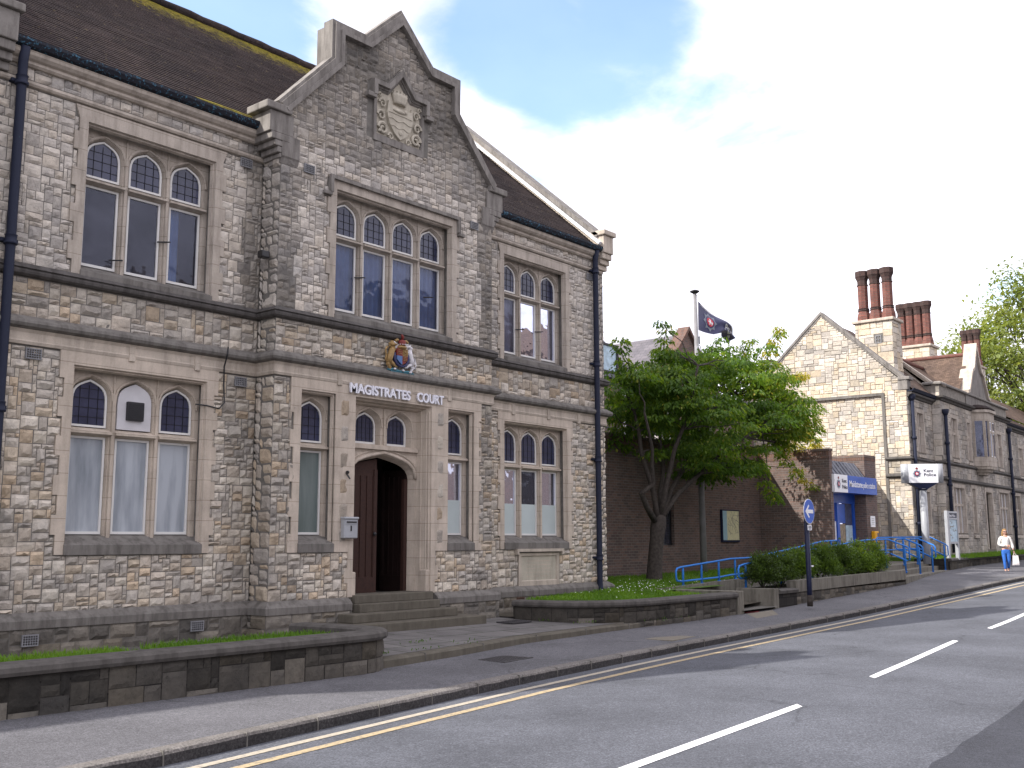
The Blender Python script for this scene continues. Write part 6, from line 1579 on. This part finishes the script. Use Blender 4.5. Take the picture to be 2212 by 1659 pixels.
# chimney stacks
def stack(x0, x1, y0, y1, zb, zc, zt, n, pot_r):
    bm = bm_new(); stones(bm, lambda u, v, d: Vector((x0+d, u, v)), y0, y1, zb, zc, lambda a, b: not (abs(a-(y0+(y1-y0)*.38)) < .14 and abs(b-(zc-.75)) < .18), 'pale', detail=0, cell=.13)
    stones(bm, lambda u, v, d: Vector((u, y0+d, v)), x0, x1, zb, zc, lambda a, b: True, 'pale', detail=0, cell=.13); s = obj('chimney_stack', bm, 'ragstone', pol, uv=False)
    bm = bm_new(); box(bm, x0+.006, x1, y0+.006, y1, zb, zc); obj('stack_core', bm, 'mortar', s)
    bm = bm_new(); a = y0+(y1-y0)*.38; plate(bm, rect(a-.13, a+.13, zc-.92, zc-.58), [rect(a-.09, a-.01, zc-.88, zc-.76), rect(a+.01, a+.09, zc-.88, zc-.76), rect(a-.09, a-.01, zc-.74, zc-.62), rect(a+.01, a+.09, zc-.74, zc-.62)], lambda u, v, d: Vector((x0+d, u, v)), -.02, .0); obj('grille', bm, 'vent_metal', s)
    bm = bm_new(); bbox(bm, x0-.10, x1+.10, y0-.10, y1+.10, zc, zc+.13, .03); obj('stack_cap', bm, 'dressed_plain', s)
    st_ = (y1-y0)/n
    for k in range(n):
        c = ((x0+x1)/2-.1, y0+st_*(k+.5), zc+.13); h = zt-zc-.13; bm = bm_new(); r = pot_r
        lathe(bm, c, [(r*1.35, 0), (r*1.30, h*.10), (r*1.0, h*.20)], 8, False); lathe(bm, (c[0], c[1], c[2]+h*.262), [(r*.97, 0), (r*.97, h*.45)], 8, False)
        obj('chimney_pot', bm, 'red_brick', s)
        bm = bm_new()
        lathe(bm, (c[0], c[1], c[2]+h*.20), [(r*1.02, 0), (r*1.15, .03), (r*1.04, .06), (r*1.0, .08), (r*1.12, .11), (r*1.0, h*.06)], 8, False); obj('pot_moulding', bm, 'sooty_brick', s); bm = bm_new()
        lathe(bm, (c[0], c[1], c[2]+h*.713), [(r*.99, 0), (r*1.1, .02), (r*.99, .05)], 8, False); obj('pot_band', bm, 'sooty_brick', s); bm = bm_new()
        lathe(bm, (c[0], c[1], c[2]+h*.74), [(r*.97, 0), (r*.98, h*.07), (r*1.2, h*.13), (r*1.34, h*.155), (r*1.34, h*.25), (r*1.22, h*.26)], 8, False); obj('pot_cap', bm, 'sooty_brick', s)
stack(42.3, 43.3, 15.12, 16.68, 6.2, 8.92, 11.22, 3, .225)
stack(52.0, 53.1, 16.82, 18.45, 7.0, 9.40, 11.75, 4, .215)
stack(64.0, 65.0, 17.9, 18.95, 7.5, 9.95, 12.3, 3, .188)
# a continuation of the range further along the street
bm = bm_new(); box(bm, 62, 80, 17.2, 24, -1, 5.6); obj('far_range', bm, 'mortar_rubble', pol)
bm = bm_new(); quad(bm, (62, 17, 5.6), (80, 17, 5.6), (80, 20.5, 8.4), (62, 20.5, 8.4)); quad(bm, (62, 24, 5.6), (80, 24, 5.6), (80, 20.5, 8.4), (62, 20.5, 8.4)); obj('roof', bm, 'plain_tiles', pol)
# front wall and grass strip
fw_ = wall_thing('street_wall', [(40.35, 12.80), (45, 13.55), (52, 14.5), (62, 16.0)] if False else [(40.35, 12.80), (44, 13.30), (50, 13.75), (62, 14.2)], -1.5, -.70, 'low dark stone wall edging the grass in front of the stone police building', True, 'dark_wall_block', 'coping_wall', .3)
bm = bm_new(); quad(bm, (40.4, 13.0, -.78), (62, 14.3, -.62), (62, 16, -.55), (40.4, 16.5, -.60)); quad(bm, (40.4, 13.0, -1.4), (40.4, 16.5, -1.4), (40.4, 16.5, -.60), (40.4, 13.0, -.78)); obj('grass_strip', bm, 'lawn_base', kind='structure')
P = []
while len(P) < 6000:
    x, y = rg.uniform(40.5, 56), rg.uniform(13.1, 14.3); P.append((x, y, -.775+.008*(x-40.4)+.05*(y-13)))
blades('grass', P, .06, .14, 3)
bm = bm_new(); sweep(bm, [(40.35, 12.85), (40.36, 14.0)], [(0, -1.4), (0, -.72), (-.3, -.72), (-.3, -1.4)]); obj('return_wall', bm, 'dark_wall_block', fw_)

# ---- tall pylon sign ---------------------------------------------------------------
py = thing('pylon_sign', (37.62, 12.75, -.82), 'tall white police sign box with navy cone on a silver pole by the steps', 'sign')
C = Vector((37.62, 12.70, 0)); tX = Vector((.58, -.815, 0)); nX = Vector((-.815, -.58, 0))
def PY(u, v, d): return C+tX*u+Vector((0, 0, v))+nX*(.16-d)
bm = bm_new(); tube(bm, [tuple(C+Vector((0, 0, z))) for z in (-.85, .2, 1.76)], .125, 16); obj('pole', bm, 'grey_metal', py)
bm = bm_new(); lathe(bm, (C.x, C.y, 1.70), [(.13, 0), (.16, .03), (.20, .05)], 16)
vb = [bm.verts.new(C+tX*a+nX*b+Vector((0, 0, 1.74))) for a, b in ((-.13, -.1), (.13, -.1), (.13, .1), (-.13, .1))]; vt = [bm.verts.new(C+tX*a+nX*b+Vector((0, 0, 1.955))) for a, b in ((-.50, -.16), (.50, -.16), (.50, .16), (-.50, .16))]
for j in range(4): bm.faces.new((vb[j], vb[(j+1) % 4], vt[(j+1) % 4], vt[j]))
bm.faces.new(vb); bm.faces.new(vt); obj('cone', bm, 'navy', py)
bm = bm_new(); plate(bm, rect(-.53, .53, 1.96, 2.62), [], PY, 0, .32); bx_ = obj('sign_box', bm, 'sign_white', py)
bm = bm_new()
for s in (-1, 1): bm = bm_new(); tube(bm, [tuple(C+tX*(s*.55)+Vector((0, 0, z))) for z in (1.958, 2.622)], .17, 16); obj('end_cap', bm, 'grey_metal', py)
badge(tuple(PY(-.22, 2.28, -.004)), tX, (0, 0, 1), .155, py)
put_text('Kent', tuple(PY(.02, 2.33, -.003)), tX, (0, 0, 1), .32, .105, 'navy', py, 'lettering', .008, .006)
put_text('Police', tuple(PY(.02, 2.19, -.003)), tX, (0, 0, 1), .41, .105, 'navy', py, 'lettering', .008, .006)
# ---- notice board on two posts --------------------------------------------------------
nbd = thing('post_notice_board', (41.4, 12.98, -.7), 'grey glazed notice board on two legs standing on the grass strip', 'notice board')
for x in (40.80, 41.86): bm = bm_new(); bbox(bm, x, x+.16, 12.93, 13.05, -.78, 1.06 if x < 41 else -.15, .008); obj('leg', bm, 'grey_metal', nbd)
bm = bm_new(); plate(bm, rect(40.961, 42.02, -.17, 1.05), [rect(41.05, 41.95, -.09, .74), rect(41.05, 41.95, .80, .98)], FY(12.94), 0, .10); fr_ = obj('frame', bm, 'grey_metal', nbd)
bm = bm_new(); quad(bm, *[FY(12.97)(a, b, 0) for a, b in rect(41.04, 41.96, -.1, .75)]); obj('notice_sheet', bm, 'poster_pale', nbd)
bm = bm_new(); quad(bm, *[FY(12.97)(a, b, 0) for a, b in rect(41.04, 41.96, .79, .99)]); obj('header', bm, 'navy', nbd)
bm = bm_new(); rb_ = random.Random(8)
for k in range(16): x, z = rb_.uniform(41.1, 41.8), rb_.uniform(-.05, .68); box(bm, x, x+rb_.uniform(.05, .15), 12.962, 12.968, z, z+rb_.uniform(.015, .05))
obj('notice_text', bm, 'map_ink', nbd)
put_text('Kent Police', (41.12, 12.966, .845), (1, 0, 0), (0, 0, 1), .72, .085, 'sign_white', nbd, 'lettering', .01, .004)

# ---- modern station buildings behind the brick block ----------------------------------
rb = thing('slate_roofed_block', (38, 24, -1), 'brown brick block with steep slate roof and brick gable behind the cherry tree', 'office block')
bm = bm_new(); box(bm, 29, 40.6, 22.3, 30, -1, 6.1); plate(bm, [(34.9, 6.1), (41.1, 6.1), (38.1, 8.85)], [], FY(22.3), 0, .3) if False else None
plate(bm, [(35.6, 6.101), (40.5, 6.101), (38.1, 8.72)], [], FY(22.3), -.02, .3); obj('wall', bm, 'brown_brick', rb)
bm = bm_new(); ribbon(bm, [(40.75, 5.95), (38.1, 8.84), (35.45, 5.95)], -.06, .06, FY(22.3), -.16, .4); obj('verge_coping', bm, 'soldier_brick', rb)
bm = bm_new()
for s in (-1, 1): quad(bm, (38.1, 22.6, 8.62), (38.1, 30, 8.62), (38.1+s*2.75, 30, 5.7), (38.1+s*2.75, 22.6, 5.7))
obj('roof', bm, 'slate', rb)
mr_ = thing('mansard_block', (31.5, 23.5, 6), 'grey slate hung mansard with a pale window beside the courthouse end', 'office block')
bm = bm_new(); v = [(27.5, 22.0, 5.6), (35.0, 22.0, 5.6), (33.2, 23.4, 8.0), (27.5, 23.4, 8.3), (27.5, 29, 8.3), (33.2, 29, 8.0), (35.0, 29, 5.6), (27.5, 29, 5.6)]
V = [bm.verts.new(p) for p in v]
for fcs in ((0, 1, 2, 3), (3, 2, 5, 4), (1, 6, 5, 2), (0, 3, 4, 7), (4, 5, 6, 7), (0, 7, 6, 1)): bm.faces.new([V[i] for i in fcs])
obj('roof', bm, 'slate', mr_)
bm = bm_new(); plate(bm, rect(31.0, 32.35, 6.15, 7.25), [rect(31.08, 32.27, 6.23, 7.17)], FY(21.9), 0, 1.2); wf = obj('window', bm, 'dark_metal', mr_)
bm = bm_new(); quad(bm, *[FY(21.95)(a, b, 0) for a, b in rect(31.08, 32.27, 6.23, 7.17)]); obj('pane', bm, 'poster_pale', wf)
lb = thing('link_block', (33, 20.6, -1), 'two storey brown brick link block with white pipes behind the cherry tree', 'office block')
bm = bm_new(); box(bm, 21, 40.5, 20.6, 22.0, -1, 5.58); obj('wall', bm, 'brown_brick', lb)
bm = bm_new(); box(bm, 20.9, 40.6, 20.4, 22.0, 5.581, 5.7); obj('roof_edge', bm, 'lead_sheet', lb)
for x, w in ((32.6, 1.3), (35.8, 1.3)):
    bm = bm_new(); plate(bm, rect(x, x+w, 3.3, 4.9), [rect(x+.06, x+w-.06, 3.36, 4.84)], FY(20.6), -.03, .05); w_ = obj('window', bm, 'dark_metal', lb)
    bm = bm_new(); quad(bm, *[FY(20.595)(a, b, 0) for a, b in rect(x+.05, x+w-.05, 3.35, 4.85)]); obj('pane', bm, 'window_glass', w_)
bm = bm_new(); tube(bm, [(30.6, 20.5, 5.5), (30.6, 20.5, 2.6)], .05, 8); obj('downpipe', bm, 'sign_white', lb)

# ---- far tree and others -------------------------------------------------------------
def big_tree(x, y, z, h, rad, n, seed, label, sc=.40):
    t = thing('street_tree', (x, y, z), label, 'tree', 'spring green trees along the street')
    r = random.Random(seed); bm = bm_new(); tube(bm, [(x, y, z-.3), (x+.1, y, z+h*.25), (x, y+.1, z+h*.55), (x+.2, y, z+h*.8)], [.45, .34, .22, .07], 10)
    tips = []
    for k in range(70):
        a = r.uniform(0, 6.28); q = r.uniform(-.75, 1); s = math.sqrt(1-q*q)*r.uniform(.5, 1.0); e = Vector((x+rad*s*math.cos(a), y+rad*s*math.sin(a), z+h*.60+h*.40*q*r.uniform(.75, 1)))
        tips.append(e); b = Vector((x, y, z+h*r.uniform(.25, .6))); tube(bm, [tuple(b), tuple(b.lerp(e, .55)+Vector((0, 0, .4))), tuple(e)], [.10, .06, .015], 5)
    obj('trunk', bm, 'bark', t)
    bm = bm_new(); lay = bm.loops.layers.float_color.new('tone')
    for e in tips:
        bt = r.uniform(.15, .75)
        for k in range(n):
            c = e+Vector((r.gauss(0, .75), r.gauss(0, .75), r.gauss(0, .60))); d = Vector((r.uniform(-1, 1), r.uniform(-1, 1), r.uniform(-1, .4)))
            leaf_card(bm, lay, c, d, Vector((0, 0, 1)), sc*r.uniform(.6, 1.2), sc*.5, min(1, max(0, bt+r.uniform(-.25, .25))))
    obj('crown', bm, 'far_leaf', t, fixn=False, uv=False)
big_tree(74.5, 17.0, -1, 18.6, 5.6, 300, 5, 'tall spring green tree at the right edge beyond the chimneys')
big_tree(84, 23.5, -1, 16.5, 4.8, 60, 6, 'farther pale green tree behind the tall one beyond the chimneys')

# ---- person walking -----------------------------------------------------------------
pz = -1.235
per = thing('person', (41.5, 11.15, pz), 'person with long fair hair, sunglasses, white jacket and blue jeans carrying a pale bag', 'person')
PMx = Matrix.Translation((41.5, 11.15, pz)) @ Matrix.Rotation(R(-62), 4, 'Z') @ Matrix.Scale(.965, 4)
def skin_mesh(verts, edges, radii, root=0, lv=1):
    me = bpy.data.meshes.new('t'); me.from_pydata(verts, edges, []); o = bpy.data.objects.new('t', me); S.collection.objects.link(o)
    m = o.modifiers.new('s', 'SKIN'); 
    for i, r in enumerate(radii):
        sv = me.skin_vertices[0].data[i]; sv.radius = r if isinstance(r, tuple) else (r, r); sv.use_root = i == root
    m.use_smooth_shade = True; s = o.modifiers.new('b', 'SUBSURF'); s.levels = lv; s.render_levels = lv
    dg = bpy.context.evaluated_depsgraph_get(); dg.update(); m2 = bpy.data.meshes.new_from_object(o.evaluated_get(dg)); b = bmesh.new(); b.from_mesh(m2)
    bpy.data.objects.remove(o); bpy.data.meshes.remove(m2); return b
def person_part(nm, b, m, par=None): return obj(nm, b, m, par or per, M=PMx, uv=False)
# body: pelvis, spine, neck, head core, arms, legs (local frame: x her left, -y forward)
Vb = [(0, 0, .88), (0, 0, 1.05), (0, -.01, 1.25), (0, 0, 1.36), (0, -.01, 1.43), (0, -.02, 1.50),
      (.16, 0, 1.32), (.235, .02, 1.08), (.27, -.02, .86), (-.16, 0, 1.32), (-.235, -.02, 1.07), (-.02, -.17, 1.02),
      (.085, 0, .82), (.075, -.05, .47), (.07, .10, .09), (-.085, 0, .82), (-.085, -.10, .46), (-.08, -.13, .07), (.07, .02, .03), (-.08, -.25, .03)]
Eb = [(0, 1), (1, 2), (2, 3), (3, 4), (4, 5), (3, 6), (6, 7), (7, 8), (3, 9), (9, 10), (10, 11), (0, 12), (12, 13), (13, 14), (0, 15), (15, 16), (16, 17), (14, 18), (17, 19)]
Rb = [(.14, .10), (.115, .085), (.13, .09), (.07, .06), (.05, .05), (.05, .055), .05, .040, .030, .05, .040, .030, .078, .052, .034, .078, .052, .034, .03, .03]
b = skin_mesh(Vb, Eb, Rb)
blob(b, (0, -.03, 1.545), (.072, .088, .105), seg=16, ring=12); blob(b, (0, -.115, 1.53), (.012, .018, .018)); blob(b, (0, -.105, 1.49), (.026, .012, .008))
for s in (-1, 1): blob(b, (s*.072, -.02, 1.54), (.012, .02, .028))
def hand(b, c, d, side, cu):
    """palm, four unequal fingers and a thumb"""
    d = Vector(d).normalized(); s = Vector(side).normalized(); n = d.cross(s)
    blob(b, Vector(c)+d*.045, (.034, .030, .045))
    for k, (o_, ln) in enumerate(((-.024, .062), (-.008, .074), (.009, .070), (.024, .054))):
        p0 = Vector(c)+d*.075+s*o_; p1 = p0+d*ln*.5+n*cu*.4; p2 = p1+d*ln*.30+n*cu; tube(b, [tuple(p0), tuple(p1), tuple(p2)], [.0095, .0085, .006], 6)
    p0 = Vector(c)+d*.025-s*.03; tube(b, [tuple(p0), tuple(p0+d*.03-s*.022), tuple(p0+d*.06-s*.02+n*cu*.5)], [.012, .010, .007], 6)
hand(b, (.272, -.025, .84), (0, -.08, -1), (0, 1, 0), .02); hand(b, (-.0, -.175, 1.02), (1, -.05, .02), (0, 0, 1), .018)
body = person_part('body', b, 'skin')
b = skin_mesh([(0, 0, .93), (0, 0, 1.06), (0, -.01, 1.24), (0, 0, 1.345), (.165, 0, 1.325), (.24, .02, 1.08), (.268, -.012, .90), (-.165, 0, 1.325), (-.245, -.02, 1.07), (-.05, -.165, 1.02)],
              [(0, 1), (1, 2), (2, 3), (3, 4), (4, 5), (5, 6), (3, 7), (7, 8), (8, 9)], [(.165, .125), (.145, .11), (.155, .115), (.08, .07), .068, .055, .05, .068, .056, .048])
person_part('jacket', b, 'jacket')
b = skin_mesh([(0, 0, .93), (0, 0, .86), (.088, 0, .78), (.078, -.05, .47), (.071, .09, .15), (-.088, 0, .78), (-.086, -.10, .46), (-.081, -.125, .13)],
              [(0, 1), (1, 2), (2, 3), (3, 4), (1, 5), (5, 6), (6, 7)], [(.145, .11), (.15, .115), .092, .066, .050, .092, .066, .050])
person_part('trousers', b, 'denim')
b = bm_new(); blob(b, (0, .0, 1.575), (.088, .098, .10), seg=14, ring=10); blob(b, (0, .055, 1.47), (.085, .05, .13), seg=12); blob(b, (-.085, -.0, 1.45), (.03, .05, .14)); blob(b, (.08, .01, 1.48), (.025, .05, .10)); blob(b, (.0, -.065, 1.635), (.06, .04, .03))
person_part('hair', b, 'hair')
b = bm_new()
for s in (-1, 1): blob(b, (s*.034, -.108, 1.56), (.030, .014, .024)); tube(b, [(s*.06, -.10, 1.565), (s*.08, -.01, 1.56)], .005, 5)
tube(b, [(-.01, -.118, 1.565), (.01, -.118, 1.565)], .005, 5); person_part('sunglasses', b, 'black_plastic')
b = bm_new(); blob(b, (.07, .055, .035), (.042, .115, .038), M=Matrix.Rotation(R(-14), 4, 'X')); blob(b, (-.08, -.19, .03), (.042, .12, .036)); person_part('shoes', b, 'shoe')
bg = thing('shopping_bag', (41.6, 10.9, pz+.3), 'pale paper carrier bag hanging from the walking person\'s hand', 'bag')
def bag_obj(nm, b, m): return obj(nm, b, m, bg, M=PMx, uv=False)
b = bm_new(); P0 = [(.20, -.16), (.42, -.16), (.42, .04), (.20, .04)]; P1 = [(.225, -.12), (.40, -.12), (.40, .0), (.225, .0)]
v0 = [b.verts.new((x, y, .30)) for x, y in P0]; v1 = [b.verts.new((x, y, .66)) for x, y in P1]
for j in range(4): b.faces.new((v0[j], v0[(j+1) % 4], v1[(j+1) % 4], v1[j]))
b.faces.new(v0); b.faces.new(v1); bag_obj('bag_body', b, 'bag_paper')
b = bm_new(); tube(b, [(.25, -.115, .65), (.27, -.06, .79), (.37, -.115, .65)], .006, 5); tube(b, [(.25, -.005, .65), (.275, -.03, .79), (.37, -.005, .65)], .006, 5); bag_obj('handle', b, 'bag_paper')

# unseen houses added behind the camera for the courthouse windows to reflect
for i, (x0, x1, h) in enumerate(((6, 23.99, 8.5), (24, 37.99, 9.0), (38, 60, 11.0))):
    y = -10.5-.0*i; t = thing('far_side_house', ((x0+x1)/2, y-4, -1.6), ['plain brick house facing the courthouse across the street', 'taller brick house opposite the police station', 'low brick house farther up the opposite side'][i], 'house')
    bm = bm_new(); box(bm, x0, x1, y-8, y, -2, h); obj('wall', bm, 'brown_brick', t)
    bm = bm_new(); quad(bm, (x0, y+.2, h), (x1, y+.2, h), (x1, y-4, h+3), (x0, y-4, h+3)); quad(bm, (x0, y-8.2, h), (x1, y-8.2, h), (x1, y-4, h+3), (x0, y-4, h+3)); obj('roof', bm, 'plain_tiles', t)
    for k in range(3):
        for z in (.2, 3.6): xx = x0+1.5+k*3.6; bm = bm_new(); plate(bm, rect(xx, xx+1.2, z, z+1.7), [], lambda u, v, d, y=y: Vector((u, y+d, v)), 0, .05); obj('window', bm, 'panel_white', t)
S.render.resolution_x = 1024; S.render.resolution_y = 768
